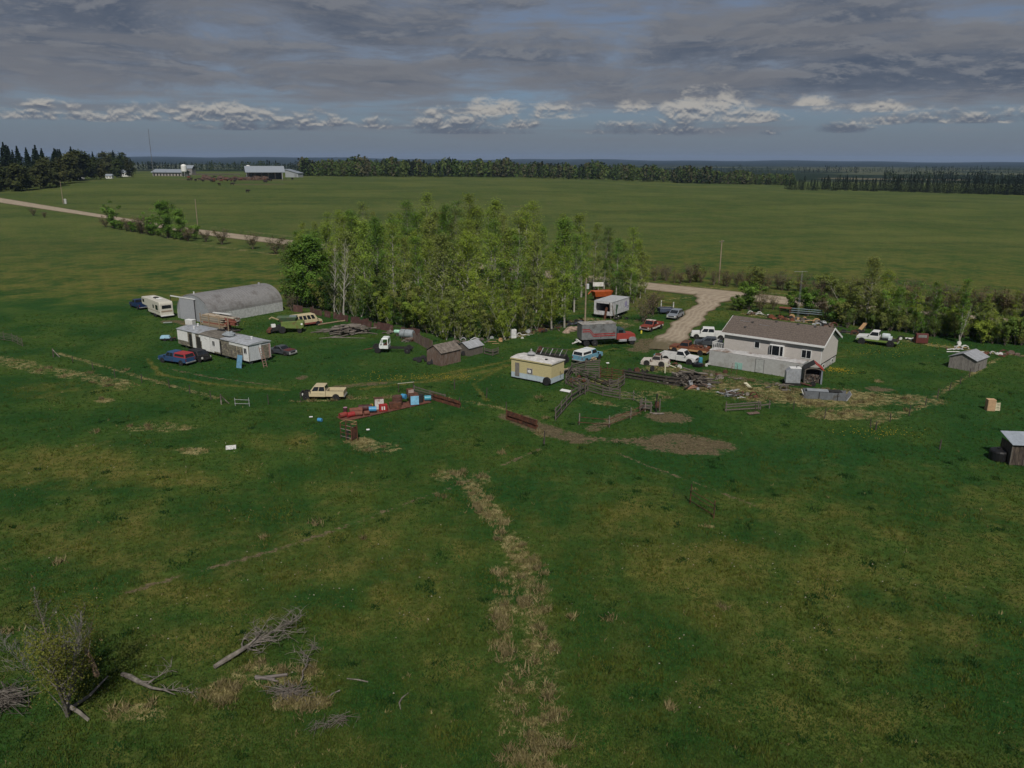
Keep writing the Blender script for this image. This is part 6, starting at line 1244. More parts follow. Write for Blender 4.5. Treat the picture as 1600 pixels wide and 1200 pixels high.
for k, (px, py, tilt) in enumerate([(650, 563, .2), (655, 566, 1.2), (661, 560, .4), (666, 565, 1.3), (671, 569, .2), (677, 569, 1.4), (682, 569, 1.25), (687, 569, 1.35)]):
    t = thing('old_tyre', tyl[k] + ' in the dump by the brown board shed', 'tyre', G(px, py) + Vector((0, 0, .12 + .27 * math.sin(tilt))), 0, 'tyres dumped by the brown shed'); t.rotation_euler = (tilt, 0, rg.uniform(-.6, .6)); s_ = rg.uniform(.9, 1.25); t.scale = (s_,) * 3
    link('tread', _ty, t)
    if k in (4, 5, 6, 7): link('rim', _tyw, t)
for (px, py, s_, lb, rim) in [(724, 556, 1.0, 'upright tyre with white rim between the two sheds', 1), (984, 582, .8, 'small white rimmed wheel lying above the plank wall', 1), (1019, 580, 1.0, 'black tyre half buried above the plank wall', 0), (993, 581, .8, 'pale hoop standing above the plank wall', 1)]:
    t = thing('old_tyre', lb, 'tyre', G(px, py) + Vector((0, 0, .38 * s_)), 0); t.rotation_euler = (1.35, 0, .5); t.scale = (s_,) * 3; link('tread', _ty, t)
    if rim: link('rim', _tyw, t)
# ------------------------------------------------------------------ drums and junk on the low deck
dk = thing('timber_deck', 'long low timber deck carrying the drums and junk', 'deck', on(-15.2, 91.3), R(40))
for k in range(6): MB().span(-6.0, 6.0, -1.0 + k * .34, -.68 + k * .34, .10, .17).build('plank', mat('red_brown_plank', (.14, .055, .038), var=.3), dk)
for k in range(5): MB().span(-5.6 + k * 2.8, -5.4 + k * 2.8, -1.0, 1.04, 0, .10).build('bearer', WOODD, dk)
def deck(x, y, z=.18): c, s = math.cos(R(40)), math.sin(R(40)); b = dk.location; return Vector((b.x + x * c - y * s, b.y + x * s + y * c, b.z + z))
def drum(label, x, y, m_, lie=None, z=0.0, r=.30, h=.88, lid=None):
    t = thing('oil_drum', label, 'drum', deck(x, y) + Vector((0, 0, z + (r if lie is not None else 0))))
    t.rotation_euler = (R(90), 0, R(40) + lie) if lie is not None else (0, 0, 0)
    off = -h / 2 if lie is not None else 0
    MB().lathe([(r * .3, 0), (r * .96, 0), (r, .03), (r, h * .32), (r * 1.04, h * .34), (r, h * .36), (r, h * .65), (r * 1.04, h * .67), (r, h * .69), (r, h - .03), (r * .96, h), (r * .3, h)], 16, (0, 0, off)).build('shell', m_, t)
    MB().lathe([(.03, h), (r * .88, h), (r * .88, h + .012), (.03, h + .012)], 14, (0, 0, off)).build('lid', lid or m_, t); return t
RD = mat('drum_red', (.24, .04, .03), rough=.6, stain=(.1, .04, .03), stain_amt=.4); RR_ = mat('drum_rust', (.15, .055, .035), rough=.75, var=.3); DB = mat('drum_blue', (.06, .26, .46), rough=.45, var=.1); MRN = mat('drum_maroon', (.06, .02, .02), rough=.6)
drum('red drum lying at the near left end of the deck', -5.5, .3, RD, R(90)); drum('brighter red drum lying second from the deck end', -4.7, -.1, mat('drum_bright_red', (.30, .03, .03), rough=.5), R(90)); drum('rust brown drum lying third from the deck end', -3.8, -.3, RR_, R(60)); drum('long rust tank lying behind the red drums', -3.6, .7, RR_, R(70), r=.36, h=1.5)
drum('small black drum with pink lid behind the red drums', -4.8, 1.0, MRN, None, .3, .26, .6, mat('pink_lid', (.42, .22, .30))); drum('dark maroon tank lying on the left part of the deck', -2.2, .9, MRN, R(60), r=.38, h=1.6); drum('blue plastic drum lying in the middle of the deck', -1.9, -.3, DB, R(60), .15); drum('short rusty drum in front of the blue lying one', -2.9, -.6, RR_, R(70), 0, .26, .6)
drum('yellow pail on the deck behind the red cabinet', -1.3, 1.0, mat('pail_yellow', (.55, .32, .05)), None, .2, .2, .4); drum('big brown rust boiler standing right of the red cabinet', 2.0, .5, mat('boiler_brown', (.095, .045, .032), var=.35), None, 0, .62, 1.15); drum('round blue drum top behind the brown boiler', 3.0, .6, DB, R(20), .55, .32, .6)
drum('turquoise drum lying at the far right end of the deck', 5.9, -.3, mat('drum_turquoise', (.05, .27, .36), rough=.4), R(60), 0, .33, .8); drum('black drum left of the turquoise one', 4.9, -.2, mat('drum_black', (.02, .02, .022)), None, 0, .36, .9); drum('rusty drum standing behind the blue panelled box', 4.6, .9, RR_, None, .2, .34, .8)
def cabinet(label, x, y, sx, sy, sz, body, face, z=0.0, rz=0.0, mark=None):
    t = thing('old_cabinet', label, 'appliance', deck(x, y) + Vector((0, 0, z)), R(40) + rz); MB().span(-sx / 2, sx / 2, -sy / 2, sy / 2, 0, sz).build('cabinet_body', body, t, bevel=.03); MB().span(-sx / 2 + .05, sx / 2 - .05, -sy / 2 - .03, -sy / 2 - .003, .05, sz - .05).build('front_panel', face, t)
    if mark: MB().span(-sx * .2, -sx * .08, -sy / 2 - .045, -sy / 2 - .031, sz * .25, sz * .75).span(sx * .05, sx * .2, -sy / 2 - .045, -sy / 2 - .031, sz * .25, sz * .75).build('white_mark', mark, t)
    return t
cabinet('tall white stove cabinet with rusty side on the deck', -.5, .6, 1.15, .8, 1.35, RUST, mat('enamel_white', (.62, .61, .58), stain=(.35, .25, .18), stain_amt=.3), rz=R(-25)); cabinet('bright red cabinet with white lettering in front of the stove', -.6, -.5, 1.0, .5, .85, mat('cabinet_red', (.30, .02, .02)), mat('cabinet_red', (.30, .02, .02)), rz=R(-25), mark=TRIM)
cabinet('brown rusty box with tan top right of the red cabinet', 1.1, -.4, 1.4, .7, .75, RUST, RUST, rz=R(-25)); cabinet('rusty box with sky blue end panel on the deck', 3.9, -.3, 1.1, 1.3, 1.2, RUST, mat('sky_blue_panel', (.20, .46, .66)), rz=R(-25)); cabinet('small rusty locker with pale face behind the blue panelled box', 4.2, 1.0, .8, .6, 1.0, RUST, mat('pale_rusty_face', (.38, .30, .27), stain=(.2, .1, .07), stain_amt=.5), .55, R(-10))
t = thing('shelf_bar', 'pale horizontal bar on two posts behind the drums', 'rack', G(634, 613), R(8)); MB().tube([(-1.0, 0, 1.2), (1.1, 0, 1.35)], .05).build('bar', mat('pale_pole', (.34, .33, .26)), t); MB().tube([(1.0, 0, 0), (1.0, 0, 1.35)], .05).tube([(-.9, 0, 0), (-.9, 0, 1.2)], .05).build('post', WOODD, t)
o = drum('small bright blue pail tipped over on the grass left of the drums', 0, 0, DB, R(30), 0, .22, .5); o.location = G(500, 659) + Vector((0, 0, .22))
# squeeze chute
t = thing('cattle_chute', 'rusty cattle squeeze chute standing at the left of the drum deck', 'chute', G(548, 686), R(-25))
for (x, y) in ((-.9, .5), (.5, .5), (-.9, -.5), (.5, -.5), (-.2, -.5), (.9, 0)): MB().tube([(x, y, -.1), (x, y, 1.9)], .05, 6).build('post', RUST, t)
for s in (-.5, .5):
    for k in range(4): MB().tube([(-.9, s, .4 + k * .42), (.5, s, .3 + k * .42)], .04, 5).build('rail', RUST if k % 2 else LOG, t)
MB().tube([(-.9, -.5, 1.9), (-.9, .5, 1.9), (.5, .5, 1.9), (.5, -.5, 1.9), (.9, 0, 1.8)], .045, 6).build('top_bar', mat('yellow_rust_bar', (.25, .17, .08)), t); MB().span(-.15, .1, -.52, -.46, .1, 1.2).build('side_gate', DARK, t); MB().box((.5, 0, .8), (.05, .9, 1.3)).build('head_gate', RUST, t)
# loading chute in the corral
t = thing('loading_chute', 'small wooden loading chute with tall dark post in the corral', 'chute', G(1014, 642), R(-20))
for (x, y, h) in ((-1.0, -.4, 1.4), (-1.0, .5, 1.3), (.3, -.4, 1.2), (.9, -.2, 2.3), (1.2, .4, 1.5)): MB().tube([(x, y, -.1), (x, y, h)], .09, 6).build('post', WOODG if h < 2 else DARK, t)
for k in range(3): MB().box((-.35, -.42, .45 + k * .38), (1.4, .05, .16)).build('plank', WOODG, t)
MB().box((-.3, 0, .55), (1.4, .8, .06), 0, ('Y', -.2)).build('ramp', WOODG, t); MB().box((.9, 0, .9), (.4, .5, .7), .4).build('winch', RUST, t); MB().box((1.3, -.9, .1), (1.3, .25, .1), .3).box((.7, -1.0, .08), (.9, .2, .08), -.4).build('loose_plank', LOG, t)
# small odds and ends on the ground
def sheet(label, px, py, sx, sy, m_, tilt=.25, rz=.3, nm='sheet_scrap'):
    o = MB().box((0, 0, .14), (sx, sy, .035), 0, ('X', tilt)).build(nm, m_, None, loc=G(px, py), rz=rz); return tag(o, label, 'scrap')
sheet('white panel lying by the corral fence below the yellow shack', 884, 612, 1.5, .6, TRIM, .2, -.6); sheet('pale yellow panel tilted in the weeds before the storage trailer', 1169, 604, .5, 1.4, mat('pale_yellow_panel', (.55, .52, .38)), .35, .4)
sheet('pale sheet lying in the left pasture', 361, 701, 1.0, .7, RIMW, .3); sheet('greenish plank sheet behind the camper', 262, 505, 1.5, .6, mat('grey_green', (.20, .23, .20)), .1); sheet('flat brown board beside the broken gate', 1177, 647, 1.5, .6, WOODB, .1); sheet('white scrap on the grass right of the drums', 575, 673, .35, .25, TRIM, .2); sheet('white scrap beside the blue pail', 486, 653, .4, .2, TRIM, .2); sheet('small white plate on the plank wall end', 1029, 597, .4, .3, TRIM, .4); sheet('pale plank lying below the storage trailer', 1153, 593, 1.3, .2, LOG, .0, .4)
t = thing('post_brace', 'pale yellow post with slanting bar above the log heap', 'post', G(1039, 583), R(-15)); MB().span(-.08, .08, -.08, .08, 0, 1.5).build('post', mat('pale_yellow_post', (.55, .53, .38)), t); MB().tube([(0, 0, 1.4), (1.5, 0, .9)], .06).build('bar', mat('pale_yellow_post', (.55, .53, .38)), t)
t = thing('marker_post', 'thin red post with white plate in the grass above the corral', 'marker', G(949, 577), 0); MB().tube([(0, 0, 0), (0, 0, .9)], .04).build('post', RUST, t); MB().box((0, 0, .95), (.4, .3, .1), .2).build('plate', TRIM, t)
t = thing('blue_barrel', 'blue barrel beside black bag at the storage trailer end', 'drum', G(1094, 570), 0); MB().lathe([(.08, .25), (.28, .25), (.3, .3), (.3, 1.05), (.28, 1.1), (.08, 1.1)], 14).build('shell', mat('barrel_teal', (.05, .25, .36)), t)
tag(MB().blob((0, 0, .3), (.8, .6, .35), 4, .2).build('black_bag', mat('black_plastic', (.012, .012, .014), rough=.3), None, loc=G(1090, 573)), 'black plastic bag heap by the storage trailer', 'bag')
t = thing('blue_barrel', 'blue barrel standing behind the wrecked pickup cab', 'drum', G(1024, 563), 0); MB().lathe([(.08, .1), (.28, .1), (.3, .15), (.3, .9), (.28, .95), (.08, .95)], 14).build('shell', mat('barrel_teal', (.05, .25, .36)), t)
tag(MB().lathe([(.05, 0), (.16, 0), (.16, .4), (.12, .5), (.05, .5)], 10).build('yellow_jug', mat('jug_yellow', (.60, .50, .05)), None, loc=G(1002, 521)), 'yellow jug at the nose of the red pickup', 'jug')
t = thing('metal_sheet_roll', 'pale sheet standing at the dark log heap corner', 'scrap', G(1079, 606), .3); MB().box((0, 0, .5), (.45, .3, 1.0), 0, ('Y', -.25)).build('sheet', GALV, t); MB().blob((.0, -.2, .15), (.9, .4, .25), 5, .3).build('brick_rubble', mat('brick_rubble', (.24, .12, .08), var=.35), t)
scrap_heap('scrap_heap', 'low row of rusty axles below the white regular cab pickup', 1052, 573, 10, .55, [RUST, RUST, WOODB, RIMW], 61, 1.5); scrap_heap('scrap_heap', 'rusty bits by the trailer end near the black bag', 1103, 573, 7, .35, [RUST, RIMW, WOODB], 62, .8)
for i, (px, py, lab, mats, n, sp) in enumerate([(690, 543, 'rotten boards heaped behind the brown board shed', [WOODG, WOODB, LOG], 12, 2.0), (740, 533, 'pale sheets and timbers along the saplings behind the low shed', [GALV, WOODG, LOG, TAN], 14, 2.4), (772, 534, 'straw coloured rubbish at the sapling edge', [LOG, TAN, WOODG], 10, 2.0), (824, 521, 'grey scrap pieces at the grove edge left of the pale trunks', [DARK, GALV, RUST, WOODG], 14, 2.0), (872, 516, 'rusty scrap between the two thick pale trunks', [RUST, DARK, LOG], 10, 1.4), (1120, 590, 'rusty rubbish along the foot of the storage trailer', [RUST, WOODB, LOG], 12, 2.0), (1215, 605, 'dry sticks and tin left of the silver tank', [LOG, WOODG, GALV], 9, 1.6), (612, 522, 'broken boards against the brown sheet fence', [WOODG, LOG], 9, 1.6), (1000, 583, 'black wheel parts lying on the plank wall', [DARK, DARK, RUST], 9, 1.4), (905, 596, 'dark timbers and tin thrown inside the corral alley', [WOODD, WOODG, RUST], 14, 1.8), (955, 600, 'rusty gate bits inside the corral below the red gate', [RUST, WOODD], 12, 1.5), (1060, 590, 'black split posts above the dark log heap', [WOODD, DARK], 12, 1.6), (1100, 607, 'brick and tin rubble right of the dark log heap', [RUST, WOODB, GALV], 10, 1.4), (1165, 618, 'pale rubble strewn below the storage trailer', [LOG, RIMW, RUST], 12, 2.2), (845, 519, 'dark iron scrap left of the thick pale trunks', [DARK, RUST, DARK], 12, 1.8), (900, 504, 'black machine wheels under the aspens by the pole', [DARK, DARK, RUST], 14, 2.0), (715, 536, 'weathered planks behind the low metal roofed shed', [WOODG, WOODB], 10, 1.5)]):
    scrap_heap('junk_heap', lab, px, py, n, .6, mats, 180 + i, sp)
# junk row behind the house
for i, (px, py, lab, mats, n) in enumerate([(1180, 492, 'pale debris at the left end of the junk row behind the roof', [WOODG, RIMW, RUST, GALV], 12), (1212, 498, 'rusty frame heap behind the middle of the house roof', [RUST, RUST, ORNG], 16), (1240, 500, 'heap with curved orange fenders behind the house roof', [ORNG, TAN, RUST, DARK], 18), (1262, 503, 'tan boards and sheets in the junk row near the mast', [TAN, LOG, WOODG, DARK], 18), (1282, 507, 'dark machine parts in the junk row right of the mast', [DARK, RUST, GALV, WOODB], 16), (1300, 511, 'rusty posts and wheels at the right end of the junk row', [RUST, WOODB, DARK], 14),
                                     (1330, 520, 'dark flat deck with scrap left of the tank truck', [DARK, DARK, GALV, RUST], 14), (1418, 533, 'small rusty scrap left of the maroon cab shell', [RUST, RIMW, DARK], 8), (1500, 547, 'red and white scrap by the thicket right of the grey shed', [RUST, RIMW, TAN], 10), (1552, 553, 'white bent frame in the weeds by the thicket', [RIMW, RUST, RIMW], 9), (1580, 556, 'rusty scrap at the far right thicket edge', [RUST, WOODB], 9)]):
    scrap_heap('junk_heap', lab, px, py, n, .85, mats, 80 + i, 2.2)
t = thing('tractor_canopy', 'rusty flat canopy on posts in the junk row', 'frame', G(1226, 496), R(-30)); MB().box((0, 0, 1.9), (2.2, 1.4, .08)).build('canopy', ORNG, t)
for (x, y) in ((-.9, -.6), (.9, -.6), (-.9, .6), (.9, .6)): MB().tube([(x, y, 0), (x, y, 1.9)], .05).build('post', RUST, t)
t = thing('boat_rack', 'long blue grey metal rack in the junk row', 'rack', G(1258, 497), R(-25))
for z in (.9, 1.3, 1.7): MB().tube([(-3, 0, z), (3, 0, z)], .07).build('rail', mat('blue_grey_rail', (.19, .24, .26)), t)
for x in (-2.8, 0, 2.8): MB().tube([(x, 0, 0), (x, 0, 1.7)], .06).build('post', DARK, t)
t = thing('tan_ramp', 'tan wooden ramp propped up left of the tank truck', 'ramp', G(1346, 519), R(35)); MB().box((0, 0, .9), (2.2, .7, .08), 0, ('Y', -.6)).build('deck', TAN, t); MB().tube([(.9, 0, 0), (.9, 0, 1.4)], .06).build('prop', WOODG, t)
# wheel rim near the shed
t = thing('old_tyre', 'white ringed wheel at the foot of the leaning aspens', 'tyre', G(1498, 540) + Vector((0, 0, .4)), 0); t.rotation_euler = (1.4, 0, .2); link('tread', _tyw, t, scale=(1.8, 1.8, 1.4))
# ------------------------------------------------------------------ poles, mast, sign
def pole(label, px, py, h, lean=0.0, arm=True, xf=False, m_=None):
    t = thing('utility_pole', label, 'utility pole', G(px, py), R(-40)); t.rotation_euler = (lean, 0, R(-40)); MB().tube([(0, 0, -.5), (0, 0, h)], [.17, .11], 8).build('pole', m_ or mat('pole_wood', (.27, .21, .15), var=.2), t)
    if arm:
        MB().span(-.06, .06, -1.1, 1.1, h - .45, h - .33).build('crossarm', WOODG, t)
        for y in (-1, 0, 1): MB().lathe([(.05, 0), (.06, .12), (.03, .18)], 8, (0, y, h - .33)).build('insulator', RIMW, t)
    if xf: MB().lathe([(.1, 0), (.26, .02), (.26, .8), (.2, .9), (.1, .9)], 12, (.35, 0, h - 1.9)).build('transformer', mat('transformer_grey', (.52, .53, .54)), t)
    return t
pole('tall utility pole with grey transformer behind the box truck', 914, 508, 8.6, 0, False, True); pole('wooden power pole with crossarm beyond the road on the right', 1123, 444, 10.6); pole('power pole beside the road above the left bushes', 309, 353, 10.5, 0, False); pole('power pole on the hill near the spruce belt', 99, 319, 11.5, 0, False)
o = MB().lathe([(.1, 0), (.7, 0), (.7, 2.4), (.1, 2.5)], 12).build('white_tank', RIMW, None, loc=G(102.5, 318.5)); tag(o, 'white upright tank beside the hill power pole', 'tank')
t = thing('lattice_mast', 'slim grey lattice mast with antenna behind the house', 'mast', G(1246, 497), 0); mh = 8.4; MSTM = mat('mast_dull_grey', (.20, .21, .22))
L3 = [(.22 * math.cos(a), .22 * math.sin(a)) for a in (0, 2.094, 4.189)]
for (x, y) in L3: MB().tube([(x, y, 0), (x * .6, y * .6, mh)], .016, 5).build('mast_leg', MSTM, t)
lat = MB()
for k in range(22):
    z0, z1 = mh * k / 22, mh * (k + 1) / 22
    for j in range(3): a_, b_ = L3[j], L3[(j + 1) % 3]; f0, f1 = 1 - .4 * k / 22, 1 - .4 * (k + 1) / 22; lat.tube([(a_[0] * f0, a_[1] * f0, z0), (b_[0] * f1, b_[1] * f1, z1)], .008, 4, cap=False)
lat.build('lattice_bracing', MSTM, t); MB().tube([(-1.5, 0, mh + .5), (1.2, .3, mh + .5)], .02, 5).tube([(0, 0, mh), (0, 0, mh + .6)], .03, 5).build('antenna', GALV, t)
_p = G(240, 276); t = thing('radio_mast', 'very tall thin radio mast beyond the far barns', 'mast', _p, 0); _mh = 62 * math.hypot(_p.x, _p.y) / F_PX * 1.02
MB().tube([(0, 0, 0), (0, 0, _mh)], [.28, .2], 4).build('mast', mat('mast_grey', (.14, .14, .15)), t)
# ------------------------------------------------------------------ far farmstead
def far_scale(p): return math.hypot(p.x, p.y, CAM_H) / F_PX
p = G(386, 280); s = far_scale(p); t = thing('hay_barn', 'large open fronted barn with pale metal roof on the far hill', 'barn', p, R(-12)); BS = mat('barn_roof_steel', (.25, .28, .32), rough=.5, metal=.15, var=.1); BW = mat('barn_steel_wall', (.30, .32, .34), rough=.6, stripe=(0, 1.2, .1))
bw2, bd2, bh2, br2 = 22 * s, 48 * s, 9.5 * s, 8 * s
t.rotation_euler.z = R(-68)
MB().prism([(0, bh2), (bw2 / 2, bh2 + br2), (bw2, bh2), (bw2, bh2 + .5), (bw2 / 2, bh2 + br2 + .6), (0, bh2 + .5)], -2, bd2 + 2).build('roof', BS, t)
MB().span(0.2, .8, 0, bd2, 0, bh2).build('back_wall', BW, t)
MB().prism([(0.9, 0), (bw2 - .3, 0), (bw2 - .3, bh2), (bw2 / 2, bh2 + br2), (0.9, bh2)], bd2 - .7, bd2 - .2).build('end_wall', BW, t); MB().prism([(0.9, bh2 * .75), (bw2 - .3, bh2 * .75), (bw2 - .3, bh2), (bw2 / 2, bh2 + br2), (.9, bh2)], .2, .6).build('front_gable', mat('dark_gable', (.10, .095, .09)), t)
for k in range(6): MB().span(bw2 - .7, bw2 - .3, k * bd2 / 5.2, k * bd2 / 5.2 + .4, 0, bh2).build('post', WOODD, t)
MB().span(2, bw2 * .6, 4, bd2 * .5, 0, bh2 * .55).build('bale_stack', mat('old_bales', (.20, .15, .09), var=.35), t)
p = G(456, 277); t = thing('grey_shed', 'pale grey lean shed at the right end of the big barn', 'barn', p, R(-20)); w2 = 24 * s
MB().prism([(-w2 / 2, 0), (w2 / 2, 0), (w2 / 2, 6 * s), (-w2 / 2, 12 * s)], 0, 14 * s).build('wall', BW, t); MB().prism([(-w2 / 2 - .5, 12 * s + .05), (w2 / 2 + .5, 6 * s), (w2 / 2 + .5, 6 * s + .4), (-w2 / 2 - .5, 12 * s + .45)], -.6, 14 * s + .6).build('roof', BS, t); MB().span(w2 * .22, w2 * .40, -.1, -.02, 0, 5 * s).build('door', mat('shed_door_grey', (.2, .21, .22)), t)
def silo(px, py, label, hpx, rpx):
    p = G(px, py); s = far_scale(p); t = thing('grain_bin', label, 'silo', p, 0); r, h = rpx * s, hpx * s
    MB().lathe([(.1, h * .30), (r, h * .42), (r, h * .86), (r * .75, h * .95), (.2, h)], 18).build('bin', mat('silo_white', (.66, .66, .65), rough=.5), t, smooth=False)
    for k in range(4): a = k * 1.57 + .5; MB().tube([(math.cos(a) * r * .85, math.sin(a) * r * .85, 0), (math.cos(a) * r * .85, math.sin(a) * r * .85, h * .45)], .22, 5).build('leg', GALV, t)
silo(389, 278, 'white hopper bin standing before the big far barn', 18, 3.4); silo(288.5, 276, 'white hopper bin at the right end of the low far shed', 17, 3.8)
p = G(262, 275); s = far_scale(p); t = thing('low_barn', 'long low pale roofed cattle shed on the far hill', 'barn', p, R(-14)); MB().span(-24 * s, 22 * s, 0, 18 * s, 0, 4.5 * s).build('wall', mat('low_barn_wall', (.34, .31, .29)), t); MB().prism([(-1, 4.5 * s), (9 * s, 8.5 * s), (19 * s, 4.5 * s), (19 * s, 4.5 * s + .5), (9 * s, 8.5 * s + .5), (-1, 4.5 * s + .5)], -26 * s, 24 * s, axis='x').build('roof', BS, t)
for k in range(9): MB().span(-22 * s + k * 5 * s, -20 * s + k * 5 * s, -.15, -.02, .3 * s, 3.2 * s).build('opening', DARK, t)
p = G(294, 273); t = thing('grey_shed', 'dark roofed shed behind the left white bin', 'barn', p, R(-10)); MB().span(-8 * s, 7 * s, 0, 10 * s, 0, 9 * s).build('wall', mat('grey_brown_wall', (.20, .19, .19)), t); MB().prism([(-.5, 9 * s), (5 * s, 13 * s), (10.5 * s, 9 * s), (5 * s, 13 * s + .6)], -9 * s, 8 * s, axis='x').build('roof', BS, t)
def farm_house(px, py, w, h, label, wm, rm):
    p = G(px, py); s = far_scale(p); t = thing('farm_house', label, 'house', p, R(-8)); MB().span(-w / 2 * s, w / 2 * s, 0, w * .5 * s, 0, h * s * .6).build('wall', wm, t); MB().prism([(-.4, h * s * .6), (w * .25 * s, h * s), (w * .5 * s + .4, h * s * .6)], -w / 2 * s - .4, w / 2 * s + .4, axis='x').build('roof', rm, t)
    for k in (-1, 1): MB().span(k * w * .25 * s - .5, k * w * .25 * s + .5, -.06, -.01, h * s * .2, h * s * .45).build('window', GLASS, t)
farm_house(193, 276, 14, 9, 'small white building at the right end of the shelterbelt', WHT, BS); farm_house(170, 279, 9, 6, 'small white shed half hidden by the shelterbelt', WHT, BS); farm_house(124, 280, 9, 16, 'white house showing through the shelterbelt trees', WHT, GALV)
# cattle and feed rows: dark cows on the feedlot
def cow_mesh():
    m_ = MB(); m_.tube([(-1.0, 0, 1.0), (-.6, 0, 1.08), (0, 0, 1.02), (.6, 0, 1.08), (.95, 0, 1.12), (1.25, 0, 1.2), (1.55, 0, 1.12), (1.75, 0, .98)], [.16, .36, .42, .40, .30, .20, .19, .11], 10)
    for (x, y) in ((-.75, .2), (-.75, -.2), (.65, .2), (.65, -.2)): m_.tube([(x, y, .95), (x + (.06 if x < 0 else 0), y, .5), (x, y, 0)], [.17, .09, .07], 6)
    m_.tube([(-1.0, 0, 1.2), (-1.12, 0, .9), (-1.1, 0, .5)], .03, 4); m_.tube([(1.45, .12, 1.25), (1.42, .32, 1.27)], [.06, .03], 4); m_.tube([(1.45, -.12, 1.25), (1.42, -.32, 1.27)], [.06, .03], 4)
    return m_.mesh('cow', mat('black_cow_hide', (.022, .016, .014), rough=.8), smooth=True)
COW = cow_mesh(); rg = random.Random(17)
cl = {0: 'black cow in the brown feedlot before the far barns', 1: 'reddish cow in the brown feedlot before the far barns'}
COW2 = COW.copy(); COW2.materials.clear(); COW2.materials.append(mat('red_cow_hide', (.12, .04, .022), rough=.8))
for k in range(46):
    px, py = rg.uniform(292, 425), 0; py = 282 + rg.gauss(0, 2.2); r_ = int(rg.random() < .35); o = link('cow', COW2 if r_ else COW, None, G(px, py), (0, 0, rg.uniform(0, 6.28)), (1.25,) * 3); tag(o, cl[r_], 'cow', 'feedlot cattle, ' + ('red' if r_ else 'black'))
for (px, py, lb) in [(387, 301, 'lone black cow far out in the green field'), (343, 290, 'black cow lying left below the feedlot'), (363, 289.5, 'black cow just below the feedlot edge'), (457, 281, 'black cow before the lean shed')]: tag(link('cow', COW, None, G(px, py), (0, 0, rg.uniform(0, 6)), (1.3,) * 3), lb, 'cow')
p = G(365, 281.5); t = thing('feed_windrow', 'rusty brown windrow of manure and feed on the feedlot', 'windrow', p, R(-8)); rg = random.Random(2)
for k in range(9): MB().blob((-26 + k * 6.5, rg.uniform(-4, 4), .6), (4.6, 3.0, rg.uniform(1.6, 3.0)), k, .25).build('mound', mat('manure_brown', (.075, .046, .033), var=.35, scale=.5), t)
fence('feedlot_fence', 'rail fence of the feedlot behind the brown yard', [(300, 274), (340, 274), (375, 274)], 3, 2.0, 14, rr=.15, pr=.2, seed=40)
# ------------------------------------------------------------------ lower left: old willow, dead wood
_tmw, _crw = make_tree(901, 7.4, 2.4, 56, 7500, .05, .18, stems=3, r0=.17, shape='bush', up=(30, 75), twigs=6, jit=.45)
t = thing('old_willow', 'half dead old willow with sparse olive leaves in the lower left corner', 'tree', G(106, 1118), .6); link('trunk', bark_mesh(_tmw, mat('grey_willow_bark', (.17, .15, .13), var=.35, scale=3, stain=(.07, .06, .05), stain_amt=.5)), t); c_ = link('crown', _crw, t); c_.color = (.155, .165, .032, 1)
_tm2, _ = make_tree(902, 7.4, 2.6, 90, 0, .07, .45, stems=3, r0=.045, shape='bush', up=(25, 70), twigs=10); link('dead_twigs', bark_mesh(_tm2, mat('lichen_grey_twigs', (.17, .16, .145), var=.2)), t, rot=(0, 0, 1.2))
MB().tube([(0, .3, .1), (1.2, .9, .2), (2.3, 1.9, .4)], [.11, .08, .04], 7).tube([(0, .0, .7), (.5, -.5, .35), (.9, -1.1, .0)], [.13, .11, .09], 7).build('fallen_limb', DEADW, t)
t = thing('broken_stump', 'broken brown slanting trunk right of the old willow', 'stump', G(153, 1056), 0); MB().tube([(0, 0, -.2), (-.25, .1, .7), (-.6, .2, 1.7)], [.17, .15, .13], 8).build('trunk', mat('torn_wood', (.26, .18, .11), var=.3), t)
_tm3, _cr3 = make_tree(905, 3.8, 1.8, 30, 1500, .06, .1, stems=5, r0=.06, shape='bush', up=(30, 70), twigs=7); t = thing('willow_shrub', 'low sparse olive willow growing behind the slanting stump', 'shrub', G(128, 1062), .4); link('trunk', bark_mesh(_tm3, TWIG), t); c_ = link('crown', _cr3, t); c_.color = (.17, .18, .03, 1)
def dead_tree(label, px0, px1, seed, r=.17, nb=16, spread=1.6):
    rg = random.Random(seed); a, b = G(*px0), G(*px1); t = thing('fallen_tree', label, 'fallen tree', a); d = b - a; d.z = 0; n = Vector((-d.y, d.x, 0)).normalized(); L_ = d.length; D = d.normalized()
    pts = [D * (L_ * f) + n * rg.uniform(-.12, .12) + Vector((0, 0, .16 + .25 * f)) for f in (0, .15, .3, .45, .6, .8, 1.0)]
    MB().tube(pts, [r * .8, r, r * .85, r * .7, r * .5, r * .3, r * .1], 8).build('trunk', DEADW, t)
    tw = []
    for k in range(nb):
        f = rg.uniform(.32, .95); i = min(5, int(f * 6)); p = pts[i].lerp(pts[i + 1], f * 6 - i); dd = (D * rg.uniform(.4, 1.2) + n * rg.uniform(-1, 1) + Vector((0, 0, rg.uniform(-.25, .40)))).normalized(); l_ = spread * rg.uniform(.5, 1.2); rb = r * (1 - f) * .45 + .02
        q = [p]
        for _ in range(3): dd = (dd + Vector((rg.uniform(-.4, .4), rg.uniform(-.4, .4), rg.uniform(-.25, .2)))).normalized(); nx = q[-1] + dd * l_ / 3; nx.z = max(nx.z, .05); q.append(nx)
        br = MB().tube(q, [rb, rb * .75, rb * .5, .008], 5)
        for _ in range(11):
            j = rg.randrange(1, 4); e = q[j] + Vector((rg.uniform(-1, 1), rg.uniform(-1, 1), rg.uniform(-.1, .6))) * .75; e.z = max(e.z, .04); br.tube([q[j], q[j].lerp(e, .5) + Vector((0, 0, .05)), e], [.015, .011, .006], 4, cap=False)
        br.build('branch', DEADW, t)
    return t
